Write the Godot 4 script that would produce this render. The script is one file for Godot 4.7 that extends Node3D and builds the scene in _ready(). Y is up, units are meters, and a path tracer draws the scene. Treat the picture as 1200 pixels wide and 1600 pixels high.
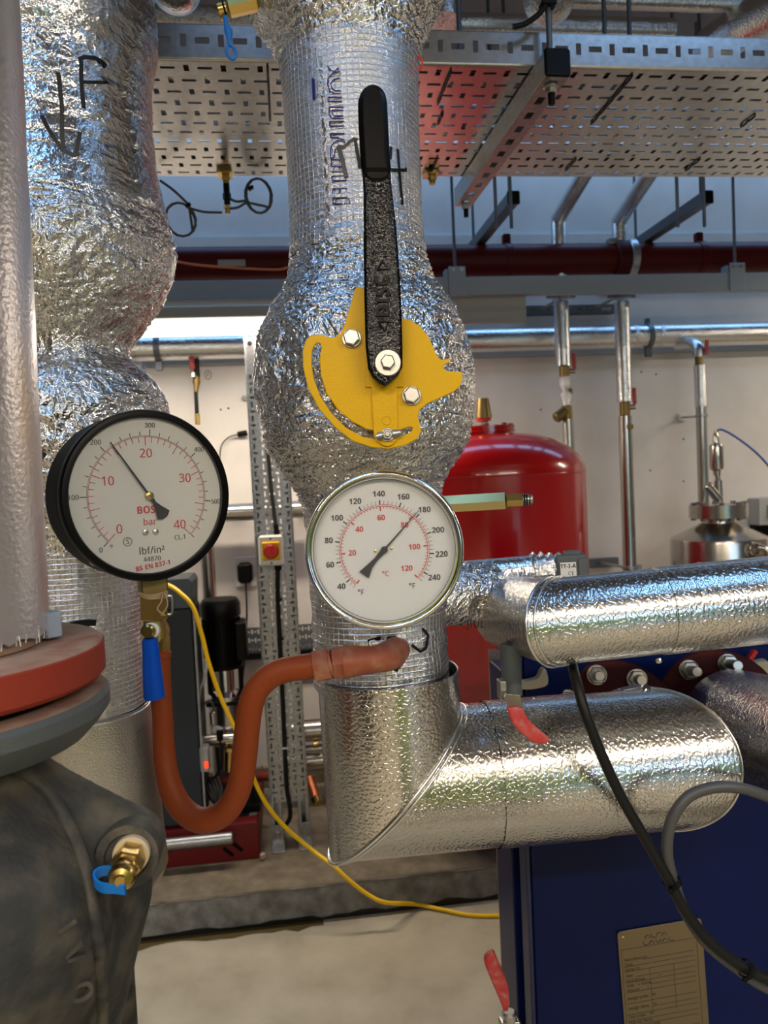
extends Node3D
# Plant room: insulated risers, butterfly valve, gauges, heat exchanger. World axes follow the back wall; metres; y up.

const F := 1202.0                    # focal length in pixels of the 1200 x 1600 frame
const CAM := Vector3(0, 1.45, 0)
const ZW := -3.35                    # face of the back wall
var CB: Basis
var FWD: Vector3
var rng := RandomNumberGenerator.new()
var M := {}
var taken := {}

# ---------------------------------------------------------------- pixel -> place
func ray(px: float, py: float) -> Vector3:
	return CB * Vector3((px - 600.0) / F, -(py - 800.0) / F, -1.0)
func P(px: float, py: float, d: float) -> Vector3:          # at depth d along the lens axis
	return CAM + ray(px, py) * d
func Z(px: float, py: float, z: float) -> Vector3:          # on the plane z = const
	var r := ray(px, py)
	return CAM + r * (z / r.z)
func Y(px: float, py: float, y: float) -> Vector3:          # on the plane y = const
	var r := ray(px, py)
	return CAM + r * ((y - CAM.y) / r.y)
func mpp(p: Vector3) -> float:                               # metres per pixel there
	return (p - CAM).dot(FWD) / F
func PL(a: Array, d: float) -> Array:
	var o := []
	for q in a:
		o.append(P(q[0], q[1], q[2] if q.size() > 2 else d))
	return o

# ---------------------------------------------------------------- mesh builder
class B:
	var v := PackedVector3Array()
	var n := PackedVector3Array()
	var t := PackedVector2Array()
	var x := PackedInt32Array()
	func tri(a: Vector3, b: Vector3, c: Vector3, na: Vector3, nb: Vector3, nc: Vector3) -> void:
		var i := v.size()
		v.append(a); v.append(b); v.append(c)
		n.append(na); n.append(nb); n.append(nc)
		t.append(Vector2(a.x + a.z, a.y)); t.append(Vector2(b.x + b.z, b.y)); t.append(Vector2(c.x + c.z, c.y))
		x.append(i)
		if (c - a).cross(b - a).dot(na + nb + nc) >= 0.0:
			x.append(i + 1); x.append(i + 2)
		else:
			x.append(i + 2); x.append(i + 1)
	func quad(a: Vector3, b: Vector3, c: Vector3, d: Vector3, nn: Vector3) -> void:
		tri(a, b, c, nn, nn, nn)
		tri(a, c, d, nn, nn, nn)
	func quadn(a: Vector3, b: Vector3, c: Vector3, d: Vector3, na: Vector3, nb: Vector3, nc: Vector3, nd: Vector3) -> void:
		tri(a, b, c, na, nb, nc)
		tri(a, c, d, na, nc, nd)
	# quad whose uv is given, for printed or gridded surfaces
	func quaduv(a: Vector3, b: Vector3, c: Vector3, d: Vector3, nn: Vector3) -> void:
		var i := v.size()
		quad(a, b, c, d, nn)
		t[i] = Vector2(0, 1); t[i + 1] = Vector2(1, 1); t[i + 2] = Vector2(1, 0)
		t[i + 3] = Vector2(0, 1); t[i + 4] = Vector2(1, 0); t[i + 5] = Vector2(0, 0)
	func grid(pv: PackedVector3Array, nv: PackedVector3Array, uv: PackedVector2Array, rows: int, cols: int) -> void:
		var o := v.size()
		v.append_array(pv); n.append_array(nv); t.append_array(uv)
		var vote := 0
		var step := maxi(1, (rows - 1) * (cols - 1) / 60)
		var k := 0
		while k < (rows - 1) * (cols - 1):
			var i0 := (k / (cols - 1)) * cols + k % (cols - 1)
			var e := (pv[i0 + cols] - pv[i0]).cross(pv[i0 + 1] - pv[i0]).dot(nv[i0] + nv[i0 + 1] + nv[i0 + cols])
			vote += 1 if e > 0.0 else (-1 if e < 0.0 else 0)
			k += step
		for r in rows - 1:
			for c in cols - 1:
				var a := o + r * cols + c
				if vote >= 0:
					x.append(a); x.append(a + 1); x.append(a + cols)
					x.append(a + 1); x.append(a + cols + 1); x.append(a + cols)
				else:
					x.append(a); x.append(a + cols); x.append(a + 1)
					x.append(a + 1); x.append(a + cols); x.append(a + cols + 1)
	func mesh(off: Vector3) -> ArrayMesh:
		var p := PackedVector3Array()
		p.resize(v.size())
		for i in v.size():
			p[i] = v[i] - off
		var a := []
		a.resize(Mesh.ARRAY_MAX)
		a[Mesh.ARRAY_VERTEX] = p; a[Mesh.ARRAY_NORMAL] = n; a[Mesh.ARRAY_TEX_UV] = t; a[Mesh.ARRAY_INDEX] = x
		var m := ArrayMesh.new()
		m.add_surface_from_arrays(Mesh.PRIMITIVE_TRIANGLES, a)
		return m
	func base() -> Vector3:
		if v.is_empty():
			return Vector3.ZERO
		var lo := v[0]
		var hi := v[0]
		for q in v:
			lo = lo.min(q); hi = hi.max(q)
		return Vector3((lo.x + hi.x) / 2, lo.y, (lo.z + hi.z) / 2)

func AX(p: Vector3, dir: Vector3, hint := Vector3.UP) -> Transform3D:   # frame whose y axis is dir
	var y := dir.normalized()
	var h := hint if absf(y.dot(hint)) < 0.98 else Vector3(0, 0, 1)
	var xx := h.cross(y).normalized()
	return Transform3D(Basis(xx, y, xx.cross(y)), p)

func box(b: B, xf: Transform3D, size: Vector3, bev := 0.0) -> void:
	var h := size / 2.0
	bev = minf(bev, minf(h.x, minf(h.y, h.z)) * 0.95)
	var vx := func(s: Vector3, ax: int) -> Vector3:
		var q := Vector3(s.x * h.x, s.y * h.y, s.z * h.z)
		for k in 3:
			if k != ax:
				q[k] -= s[k] * bev
		return xf * q
	for ax in 3:
		var u := (ax + 1) % 3
		var w := (ax + 2) % 3
		for sg in [-1.0, 1.0]:
			var c := []
			for e in [[-1, -1], [1, -1], [1, 1], [-1, 1]]:
				var s := Vector3.ZERO
				s[ax] = sg; s[u] = e[0]; s[w] = e[1]
				c.append(vx.call(s, ax))
			var nn := Vector3.ZERO
			nn[ax] = sg
			b.quad(c[0], c[1], c[2], c[3], (xf.basis * nn).normalized())
		if bev > 0.0:
			for su in [-1.0, 1.0]:
				for sw in [-1.0, 1.0]:
					var s0 := Vector3.ZERO
					s0[ax] = -1; s0[u] = su; s0[w] = sw
					var s1 := s0
					s1[ax] = 1
					var nu := Vector3.ZERO
					nu[u] = su
					var nw := Vector3.ZERO
					nw[w] = sw
					nu = (xf.basis * nu).normalized(); nw = (xf.basis * nw).normalized()
					b.quadn(vx.call(s0, u), vx.call(s0, w), vx.call(s1, w), vx.call(s1, u), nu, nw, nw, nu)
	if bev > 0.0:
		for sx in [-1.0, 1.0]:
			for sy in [-1.0, 1.0]:
				for sz in [-1.0, 1.0]:
					var s := Vector3(sx, sy, sz)
					b.tri(vx.call(s, 0), vx.call(s, 1), vx.call(s, 2), xf.basis * Vector3(sx, 0, 0), xf.basis * Vector3(0, sy, 0), xf.basis * Vector3(0, 0, sz))

func boxa(b: B, lo: Vector3, hi: Vector3, bev := 0.0) -> void:
	box(b, Transform3D(Basis(), (lo + hi) / 2.0), (hi - lo).abs(), bev)

func lathe(b: B, xf: Transform3D, prof: Array, seg := 32, sharp := 35.0, arc := TAU, arc0 := 0.0) -> void:
	var k := prof.size()
	var sn := []
	for i in k - 1:
		var d: Vector2 = prof[i + 1] - prof[i]
		sn.append(Vector2(d.y, -d.x).normalized())
	var run := 0.0
	for i in k - 1:
		var n0: Vector2 = sn[i]
		var n1: Vector2 = sn[i]
		if i > 0 and rad_to_deg(absf(sn[i].angle_to(sn[i - 1]))) < sharp:
			n0 = (sn[i] + sn[i - 1]).normalized()
		if i < k - 2 and rad_to_deg(absf(sn[i].angle_to(sn[i + 1]))) < sharp:
			n1 = (sn[i] + sn[i + 1]).normalized()
		var pv := PackedVector3Array()
		var nv := PackedVector3Array()
		var uv := PackedVector2Array()
		var l: float = (prof[i + 1] - prof[i]).length()
		var rm: float = maxf(prof[i].x, prof[i + 1].x)
		for e in 2:
			var q: Vector2 = prof[i + e]
			var nn: Vector2 = n0 if e == 0 else n1
			for j in seg + 1:
				var a := arc0 + arc * j / seg
				pv.append(xf * Vector3(q.x * cos(a), q.y, q.x * sin(a)))
				nv.append((xf.basis * Vector3(nn.x * cos(a), nn.y, nn.x * sin(a))).normalized())
				uv.append(Vector2(a * rm, run + l * e))
		run += l
		b.grid(pv, nv, uv, 2, seg + 1)

func cyl(b: B, p0: Vector3, p1: Vector3, r: float, seg := 20, bev := 0.0, r1 := -1.0) -> void:
	var h := p0.distance_to(p1)
	if r1 < 0:
		r1 = r
	var pr := [Vector2(0, 0), Vector2(r - bev, 0)]
	if bev > 0:
		pr.append(Vector2(r, bev)); pr.append(Vector2(r1, h - bev))
	else:
		pr.append(Vector2(r1, h))
	pr.append(Vector2(r1 - bev, h)); pr.append(Vector2(0, h))
	lathe(b, AX(p0, p1 - p0), pr, seg)

func ngon(b: B, p0: Vector3, p1: Vector3, r: float, n := 6, ch := 0.12, turn := 0.0) -> void:   # nut, bolt head
	var xf := AX(p0, p1 - p0)
	var h := p0.distance_to(p1)
	var rc := r * (1.0 - ch)
	for j in n:
		var a0 := turn + TAU * j / n
		var a1 := turn + TAU * (j + 1) / n
		var am := (a0 + a1) / 2
		var c := func(rr: float, aa: float, y: float) -> Vector3: return xf * Vector3(rr * cos(aa), y, rr * sin(aa))
		var nn := xf.basis * Vector3(cos(am), 0, sin(am))
		var e := r * ch * 0.6
		b.quad(c.call(r, a0, e), c.call(r, a1, e), c.call(r, a1, h - e), c.call(r, a0, h - e), nn)
		b.quad(c.call(r, a0, h - e), c.call(r, a1, h - e), c.call(rc, a1, h), c.call(rc, a0, h), (nn + xf.basis.y).normalized())
		b.quad(c.call(r, a0, e), c.call(r, a1, e), c.call(rc, a1, 0.0), c.call(rc, a0, 0.0), (nn - xf.basis.y).normalized())
		b.tri(c.call(rc, a0, h), c.call(rc, a1, h), xf * Vector3(0, h, 0), xf.basis.y, xf.basis.y, xf.basis.y)
		b.tri(c.call(rc, a0, 0.0), c.call(rc, a1, 0.0), p0, -xf.basis.y, -xf.basis.y, -xf.basis.y)

func smooth(pts: Array, sub := 6) -> Array:
	var o := []
	var k := pts.size()
	for i in k - 1:
		var a: Vector3 = pts[maxi(i - 1, 0)]
		var c: Vector3 = pts[i]
		var d: Vector3 = pts[i + 1]
		var e: Vector3 = pts[mini(i + 2, k - 1)]
		for s in sub:
			o.append(c.cubic_interpolate(d, a, e, float(s) / sub))
	o.append(pts[k - 1])
	return o

func tube(b: B, pts: Array, r, seg := 12, cap := true) -> void:
	var k := pts.size()
	var tg: Vector3 = (pts[1] - pts[0]).normalized()
	var u := tg.cross(Vector3(0.3, 1, 0.2)).normalized()
	var pv := PackedVector3Array()
	var nv := PackedVector3Array()
	var uv := PackedVector2Array()
	var run := 0.0
	for i in k:
		var a: Vector3 = pts[maxi(i - 1, 0)]
		var c: Vector3 = pts[mini(i + 1, k - 1)]
		tg = (c - a).normalized()
		u = (u - tg * u.dot(tg)).normalized()
		var w := tg.cross(u)
		var rr: float = r[i] if r is Array else r
		if i > 0:
			run += pts[i].distance_to(pts[i - 1])
		for j in seg + 1:
			var an := TAU * j / seg
			var d := u * cos(an) + w * sin(an)
			pv.append(pts[i] + d * rr); nv.append(d); uv.append(Vector2(an * rr, run))
		if cap and (i == 0 or i == k - 1):
			var nn := -tg if i == 0 else tg
			for j in seg:
				var a0 := TAU * j / seg
				var a1 := TAU * (j + 1) / seg
				b.tri(pts[i], pts[i] + (u * cos(a0) + w * sin(a0)) * rr, pts[i] + (u * cos(a1) + w * sin(a1)) * rr, nn, nn, nn)
	b.grid(pv, nv, uv, k, seg + 1)

# straight sections joined by mitres; returns the ring of every joint
func mitre(b: B, pts: Array, r: float, seg := 48, caps := true) -> Array:
	var k := pts.size()
	var rings := []
	var u := Vector3.ZERO
	for i in k - 1:
		var ax: Vector3 = (pts[i + 1] - pts[i]).normalized()
		u = ax.cross(Vector3(0.13, 0.97, 0.31)).normalized()
		var w := ax.cross(u)
		var ring2 := []
		for e in 2:
			var q: Vector3 = pts[i + e]
			var pn := ax
			if i + e > 0 and i + e < k - 1:
				pn = ((pts[i + e] - pts[i + e - 1]).normalized() + (pts[i + e + 1] - pts[i + e]).normalized()).normalized()
			var ring := []
			for j in seg + 1:
				var an := TAU * j / seg
				var d := (u * cos(an) + w * sin(an)) * r
				ring.append(q + d - ax * (d.dot(pn) / ax.dot(pn)))
			ring2.append(ring)
			if caps and ((i == 0 and e == 0) or (i == k - 2 and e == 1)):
				var nn := -ax if e == 0 else ax
				for j in seg:
					b.tri(q, ring[j], ring[j + 1], nn, nn, nn)
		var pv := PackedVector3Array()
		var nv := PackedVector3Array()
		var uv := PackedVector2Array()
		for e in 2:
			for j in seg + 1:
				var an := TAU * j / seg
				pv.append(ring2[e][j]); nv.append(u * cos(an) + w * sin(an)); uv.append(Vector2(an * r, (ring2[e][j] - pts[0]).dot(ax)))
		b.grid(pv, nv, uv, 2, seg + 1)
		rings.append(ring2[1])
	return rings

# a flat shape given in pixels, facing the lens at depth d, with real thickness and a chamfer
func plate(b: B, poly: Array, d: float, th: float, bev := 0.0, holes := [], dirn := Vector3.ZERO) -> void:
	var pts := PackedVector2Array()
	for q in poly:
		pts.append(Vector2(q[0], q[1]))
	var fwd := FWD if dirn == Vector3.ZERO else dirn
	var to3 := func(q: Vector2, back: float) -> Vector3: return P(q.x, q.y, d) + fwd * back
	extrude(b, pts, holes, to3, -fwd, th, bev, bev / (d / F))

# generic: to3(point2, depth) places the outline; depth 0 is the front, nf the front normal
func extrude(b: B, pts: PackedVector2Array, holes: Array, to3: Callable, nf: Vector3, th: float, bev: float, inset: float) -> void:
	var rings := [pts]
	for h in holes:
		var hp := PackedVector2Array()
		for q in h:
			hp.append(Vector2(q[0], q[1]))
		rings.append(hp)
	var fronts := []
	for ri in rings.size():
		var q: PackedVector2Array = rings[ri]
		if Geometry2D.is_polygon_clockwise(q) != (ri > 0):
			q.reverse()
		rings[ri] = q
		var fr := PackedVector2Array()
		var k := q.size()
		for i in k:
			var e0 := (q[i] - q[(i + k - 1) % k]).normalized()
			var e1 := (q[(i + 1) % k] - q[i]).normalized()
			var m := (Vector2(e0.y, -e0.x) + Vector2(e1.y, -e1.x))
			var l := m.length()
			m = m / maxf(l, 0.3)
			fr.append(q[i] - m * inset * (1.0 if bev > 0 else 0.0))
		fronts.append(fr)
		for i in k:
			var j := (i + 1) % k
			var o2 := (q[j] - q[i]).normalized()
			var p0: Vector3 = to3.call(q[i], bev)
			var p1: Vector3 = to3.call(q[j], bev)
			var out3: Vector3 = (to3.call(q[i] + Vector2(o2.y, -o2.x), bev) - p0).normalized()
			var na := out3
			var nb := out3
			var ep := (q[i] - q[(i + k - 1) % k]).normalized()
			var en := (q[(j + 1) % k] - q[j]).normalized()
			if ep.dot(o2) > 0.8:
				na = (to3.call(q[i] + Vector2(o2.y + ep.y, -o2.x - ep.x), bev) - p0).normalized()
			if en.dot(o2) > 0.8:
				nb = (to3.call(q[j] + Vector2(o2.y + en.y, -o2.x - en.x), bev) - p1).normalized()
			b.quadn(p0, p1, to3.call(q[j], th), to3.call(q[i], th), na, nb, nb, na)
			if bev > 0:
				b.quadn(p0, p1, to3.call(fr[j], 0.0), to3.call(fr[i], 0.0), (na + nf).normalized(), (nb + nf).normalized(), (nb + nf * 2).normalized(), (na + nf * 2).normalized())
	for side in 2:
		var src: Array = fronts if side == 0 else rings
		var flat: PackedVector2Array = src[0].duplicate()
		for ri in range(1, src.size()):                  # a narrow bridge joins each hole to the outline
			var h: PackedVector2Array = src[ri]
			var bi := 0
			var bj := 0
			var best := 1e18
			for i in flat.size():
				for j in h.size():
					var dd := flat[i].distance_squared_to(h[j])
					if dd < best:
						best = dd; bi = i; bj = j
			var eps := (h[bj] - flat[bi]).orthogonal().normalized() * 0.0004 * inset_scale(flat)
			var o := PackedVector2Array()
			for i in bi + 1:
				o.append(flat[i])
			for j in h.size() + 1:
				o.append(h[(bj + j) % h.size()] + (eps if j == h.size() else Vector2.ZERO))
			o.append(flat[bi] + eps)
			for i in range(bi + 1, flat.size()):
				o.append(flat[i])
			flat = o
		var ix := Geometry2D.triangulate_polygon(flat)
		if ix.is_empty():
			print("triangulation failed, ", flat.size(), " points")
		var dp := 0.0 if side == 0 else th
		var nn := nf if side == 0 else -nf
		for i in range(0, ix.size(), 3):
			b.tri(to3.call(flat[ix[i]], dp), to3.call(flat[ix[i + 1]], dp), to3.call(flat[ix[i + 2]], dp), nn, nn, nn)

func inset_scale(p: PackedVector2Array) -> float:
	var r := Rect2(p[0], Vector2.ZERO)
	for q in p:
		r = r.expand(q)
	return r.size.length()

func circle2(cx: float, cy: float, r: float, k := 24) -> Array:
	var o := []
	for i in k:
		o.append([cx + r * cos(TAU * i / k), cy + r * sin(TAU * i / k)])
	return o

func spline2(a: Array, sub := 4, closed := true) -> Array:
	var o := []
	var k := a.size()
	for i in (k if closed else k - 1):
		var v := []
		for e in [-1, 0, 1, 2]:
			var j: int = (i + e + k) % k if closed else clampi(i + e, 0, k - 1)
			v.append(Vector2(a[j][0], a[j][1]))
		for s in sub:
			var q: Vector2 = v[1].cubic_interpolate(v[2], v[0], v[3], float(s) / sub)
			o.append([q.x, q.y])
	if not closed:
		o.append(a[k - 1])
	return o

var fonts := {}
func text(b: B, s: String, xf: Transform3D, size: float, depth := 0.0003, bold := false, face := "Droid Sans", align := HORIZONTAL_ALIGNMENT_CENTER) -> void:
	var key := face + str(bold)
	if not fonts.has(key):
		var f := SystemFont.new()
		f.font_names = PackedStringArray([face])
		f.font_weight = 700 if bold else 400
		fonts[key] = f
	var tm := TextMesh.new()
	tm.font = fonts[key]
	tm.font_size = 64
	tm.pixel_size = size / 46.0            # size = height of a capital
	tm.text = s
	tm.depth = depth
	tm.curve_step = 4.0
	tm.horizontal_alignment = align
	tm.vertical_alignment = VERTICAL_ALIGNMENT_CENTER
	var a := tm.surface_get_arrays(0) if tm.get_surface_count() > 0 else []
	if a.is_empty():
		print("no text: ", s)
		return
	var vv: PackedVector3Array = a[Mesh.ARRAY_VERTEX]
	var nn: PackedVector3Array = a[Mesh.ARRAY_NORMAL]
	var ii = a[Mesh.ARRAY_INDEX]
	var idx: PackedInt32Array = ii if ii != null else PackedInt32Array(range(vv.size()))
	for k in range(0, idx.size() / 3 * 3, 3):
		var q := [idx[k], idx[k + 1], idx[k + 2]]
		b.tri(xf * vv[q[0]], xf * vv[q[1]], xf * vv[q[2]], (xf.basis * nn[q[0]]).normalized(), (xf.basis * nn[q[1]]).normalized(), (xf.basis * nn[q[2]]).normalized())

# one cell of a perforated sheet: front (normal un), back, and the walls of its hole
func cell(b: B, o: Vector3, ux: Vector3, uy: Vector3, un: Vector3, cw: float, ch: float, hw: float, hh: float, th: float) -> void:
	var q := func(x: float, y: float, z: float) -> Vector3: return o + ux * x + uy * y + un * z
	for side in 2:
		var z := 0.0 if side == 0 else -th
		var nn := un if side == 0 else -un
		b.quad(q.call(-cw, -ch, z), q.call(cw, -ch, z), q.call(cw, -hh, z), q.call(-cw, -hh, z), nn)
		b.quad(q.call(-cw, hh, z), q.call(cw, hh, z), q.call(cw, ch, z), q.call(-cw, ch, z), nn)
		b.quad(q.call(-cw, -hh, z), q.call(-hw, -hh, z), q.call(-hw, hh, z), q.call(-cw, hh, z), nn)
		b.quad(q.call(hw, -hh, z), q.call(cw, -hh, z), q.call(cw, hh, z), q.call(hw, hh, z), nn)
	b.quad(q.call(-hw, -hh, 0.0), q.call(hw, -hh, 0.0), q.call(hw, -hh, -th), q.call(-hw, -hh, -th), uy)
	b.quad(q.call(-hw, hh, 0.0), q.call(hw, hh, 0.0), q.call(hw, hh, -th), q.call(-hw, hh, -th), -uy)
	b.quad(q.call(-hw, -hh, 0.0), q.call(-hw, hh, 0.0), q.call(-hw, hh, -th), q.call(-hw, -hh, -th), ux)
	b.quad(q.call(hw, -hh, 0.0), q.call(hw, hh, 0.0), q.call(hw, hh, -th), q.call(hw, -hh, -th), -ux)

# ---------------------------------------------------------------- crumpled foil
var nz_fold := FastNoiseLite.new()
var nz_fine := FastNoiseLite.new()
var nz_lump := FastNoiseLite.new()
var nz_big := FastNoiseLite.new()
func noises() -> void:
	for a in [[nz_fold, 11, 34.0], [nz_fine, 12, 120.0], [nz_lump, 13, 9.0], [nz_big, 14, 15.0]]:
		a[0].seed = a[1]
		a[0].noise_type = FastNoiseLite.TYPE_SIMPLEX
		a[0].frequency = a[2]
		a[0].fractal_type = FastNoiseLite.FRACTAL_RIDGED
		a[0].fractal_octaves = 3
		a[0].domain_warp_enabled = true
		a[0].domain_warp_type = FastNoiseLite.DOMAIN_WARP_SIMPLEX
		a[0].domain_warp_amplitude = 1.1 / a[2]
		a[0].domain_warp_frequency = a[2] * 0.6
		a[0].domain_warp_fractal_type = FastNoiseLite.DOMAIN_WARP_FRACTAL_NONE
	nz_lump.fractal_type = FastNoiseLite.FRACTAL_FBM

# ring table: [centre, radius, crumple, pleat]
func foil_at(tb: Array, y: float) -> Array:      # tables run downwards
	var k := tb.size()
	var i := 0
	while i < k - 2 and y < tb[i + 1][0].y:
		i += 1
	var y0: float = tb[i][0].y
	var y1: float = tb[i + 1][0].y
	var s: float = clampf((y - y0) / (y1 - y0), 0.0, 1.0)
	var a = tb[maxi(i - 1, 0)]
	var c = tb[i]
	var d = tb[i + 1]
	var e = tb[mini(i + 2, k - 1)]
	return [c[0].lerp(d[0], s), cubic_interpolate(c[1], d[1], a[1], e[1], s), lerpf(c[2], d[2], s), lerpf(c[3], d[3], s)]
func foil_bump(p: Vector3, amp: float, pleat: float) -> float:
	var q := Vector3(p.x, p.y * lerpf(1.0, 0.22, pleat), p.z)        # pleat > 0: folds run up and down, < 0: across
	if pleat < 0.0:
		q = Vector3(p.x * lerpf(1.0, 0.35, -pleat), p.y * lerpf(1.0, 1.9, -pleat), p.z * lerpf(1.0, 0.35, -pleat))
	return amp * (1.1 * nz_big.get_noise_3dv(q) + 0.6 * nz_fold.get_noise_3dv(q) + 0.16 * nz_fine.get_noise_3dv(q)) + minf(amp * 1.6, 0.006) * nz_lump.get_noise_3dv(p)
func foil_radius(tb: Array, p: Vector3) -> Array:
	var r := foil_at(tb, p.y)
	var d: Vector3 = p - r[0]
	d.y = 0
	d = d.normalized()
	var s: Vector3 = r[0] + d * r[1]
	s.y = p.y
	return [r[1] + foil_bump(s, r[2], r[3]), r[0], d]
func foil_tube(b: B, tb: Array, seg: int, step: float) -> void:
	var top: float = tb[0][0].y
	var bot: float = tb[tb.size() - 1][0].y
	var rows := int((top - bot) / step) + 2
	var pv := PackedVector3Array()
	var uv := PackedVector2Array()
	for i in rows:
		var y := lerpf(top, bot, float(i) / (rows - 1))
		var r := foil_at(tb, y)
		for j in seg + 1:
			var an := TAU * (j % seg) / seg
			var d := Vector3(cos(an), 0, sin(an))
			var s: Vector3 = Vector3(r[0].x, y, r[0].z) + d * r[1]
			pv.append(s + d * foil_bump(s, r[2], r[3]))
			uv.append(Vector2(TAU * j / seg * 0.075, y))
	var nv := PackedVector3Array()
	nv.resize(pv.size())
	var cols := seg + 1
	for i in rows:
		for j in cols:
			var jl := j - 1 if j > 0 else seg - 1
			var jr := j + 1 if j < seg else 1
			var dx := pv[i * cols + jr] - pv[i * cols + jl]
			var dy := pv[mini(i + 1, rows - 1) * cols + j] - pv[maxi(i - 1, 0) * cols + j]
			nv[i * cols + j] = dy.cross(dx).normalized()
	var mid := (rows / 2) * cols
	if nv[mid].dot(Vector3(1, 0, 0)) < 0:
		for i in nv.size():
			nv[i] = -nv[i]
	b.grid(pv, nv, uv, rows, cols)
# where the line of sight through a pixel meets the foil
func on_foil(tb: Array, px: float, py: float, d0: float, lift := 0.0) -> Array:
	var lo := d0 - 0.2
	var hi := d0
	var f := func(d: float) -> float:
		var p := P(px, py, d)
		var r := foil_radius(tb, p)
		var e: Vector3 = p - r[1]
		e.y = 0
		return e.length() - r[0] - lift
	var d := lo
	while d < hi and f.call(d) > 0:
		d += 0.003
	lo = d - 0.003
	hi = d
	for i in 8:
		var m := (lo + hi) / 2
		if f.call(m) > 0:
			lo = m
		else:
			hi = m
	var p := P(px, py, hi)
	return [p, foil_radius(tb, p)[2]]
# a pen stroke that lies on the foil
func stroke(b: B, tb: Array, pts: Array, d0: float, w: float, th := 0.0007) -> void:
	var c := []
	for i in pts.size() - 1:
		var a := Vector2(pts[i][0], pts[i][1])
		var e := Vector2(pts[i + 1][0], pts[i + 1][1])
		var k := maxi(1, int(a.distance_to(e) / 3.0))
		for s in k:
			var q := a.lerp(e, float(s) / k)
			c.append(on_foil(tb, q.x, q.y, d0, th * 0.5))
	c.append(on_foil(tb, pts[-1][0], pts[-1][1], d0, th * 0.5))
	var sec := []
	for i in c.size():
		var tg: Vector3 = (c[mini(i + 1, c.size() - 1)][0] - c[maxi(i - 1, 0)][0]).normalized()
		var nn: Vector3 = c[i][1]
		var sd := tg.cross(nn).normalized() * w / 2
		sec.append([c[i][0] - sd, c[i][0] + sd, nn])
	for i in sec.size() - 1:
		var n0: Vector3 = sec[i][2]
		var up := n0 * th * 0.5
		b.quad(sec[i][0] + up, sec[i][1] + up, sec[i + 1][1] + up, sec[i + 1][0] + up, n0)
		for e in 2:
			var od: Vector3 = (sec[i][e] - sec[i][1 - e]).normalized()
			b.quad(sec[i][e] + up, sec[i + 1][e] + up, sec[i + 1][e] - up * 3, sec[i][e] - up * 3, od)

# ---------------------------------------------------------------- things
func numbered(n: String) -> String:
	if not taken.has(n):
		taken[n] = 0
		return n
	taken[n] += 1
	return "%s_%03d" % [n, taken[n]]
func thing(n: String, label: String, cat: String, group := "") -> Node3D:
	var o := Node3D.new()
	o.name = numbered(n)
	add_child(o)
	tag(o, label, cat, group)
	return o
func tag(o: Node, label: String, cat: String, group := "") -> Node:
	o.set_meta("label", label)
	o.set_meta("category", cat)
	if group:
		o.set_meta("group", group)
	return o
func obj(n: String, b: B, m: String, parent: Node3D = null) -> MeshInstance3D:
	var o := MeshInstance3D.new()
	var off := b.base()
	o.name = n if parent else numbered(n)
	var pp := Vector3.ZERO
	var q := parent
	while q and q != self:
		pp += q.position
		q = q.get_parent() as Node3D
	o.position = off - pp
	o.mesh = b.mesh(off)
	o.mesh.surface_set_material(0, M[m])
	(parent if parent else self).add_child(o, true)
	return o
func struct(n: String, b: B, m: String, parent: Node3D = null) -> MeshInstance3D:
	var o := obj(n, b, m, parent)
	if not parent:
		o.set_meta("kind", "structure")
	return o
func settle() -> void:                       # put each thing's origin at its base
	for o in get_children():
		if not (o is Node3D) or o is MeshInstance3D or o is Light3D or o is Camera3D or o.get_child_count() == 0:
			continue
		var lo := Vector3.INF
		var hi := -Vector3.INF
		for c in o.get_children():
			if c is MeshInstance3D:
				var a: AABB = c.mesh.get_aabb()
				lo = lo.min(c.position + a.position); hi = hi.max(c.position + a.end)
		if lo == Vector3.INF:
			continue
		var base := Vector3((lo.x + hi.x) / 2, lo.y, (lo.z + hi.z) / 2)
		o.position = base
		for c in o.get_children():
			c.position -= base

# ---------------------------------------------------------------- materials
func mk(n: String, c: Color, rough := 0.5, metal := 0.0) -> StandardMaterial3D:
	var m := StandardMaterial3D.new()
	m.resource_name = n
	m.albedo_color = c
	m.roughness = rough
	m.metallic = metal
	M[n] = m
	return m
func noise_img(seed_: int, freq: float, size: int, kind := FastNoiseLite.TYPE_SIMPLEX, frac := FastNoiseLite.FRACTAL_FBM, oct := 3, warp := 0.0) -> Image:
	var f := FastNoiseLite.new()
	f.seed = seed_
	f.noise_type = kind
	f.frequency = freq
	f.fractal_type = frac
	f.fractal_octaves = oct
	if warp > 0:
		f.domain_warp_enabled = true
		f.domain_warp_amplitude = warp
		f.domain_warp_frequency = freq * 0.7
		f.domain_warp_fractal_type = FastNoiseLite.DOMAIN_WARP_FRACTAL_NONE
	return f.get_seamless_image(size, size, false, false, 0.15)
func ramp(img: Image, stops: Array) -> ImageTexture:          # grey -> colour by [[at, colour], ...]
	var lut := []
	for i in 256:
		var g := i / 255.0
		var c: Color = stops[0][1]
		for k in stops.size() - 1:
			if g >= stops[k][0]:
				c = stops[k][1].lerp(stops[k + 1][1], clampf((g - stops[k][0]) / (stops[k + 1][0] - stops[k][0]), 0, 1))
		lut.append([int(c.r * 255), int(c.g * 255), int(c.b * 255)])
	var src := img.get_data()
	var w := img.get_width()
	var h := img.get_height()
	var bpp := src.size() / (w * h)
	var d := PackedByteArray()
	d.resize(w * h * 3)
	for i in w * h:
		var l = lut[src[i * bpp]]
		d[i * 3] = l[0]; d[i * 3 + 1] = l[1]; d[i * 3 + 2] = l[2]
	return ImageTexture.create_from_image(Image.create_from_data(w, h, false, Image.FORMAT_RGB8, d))
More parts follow.
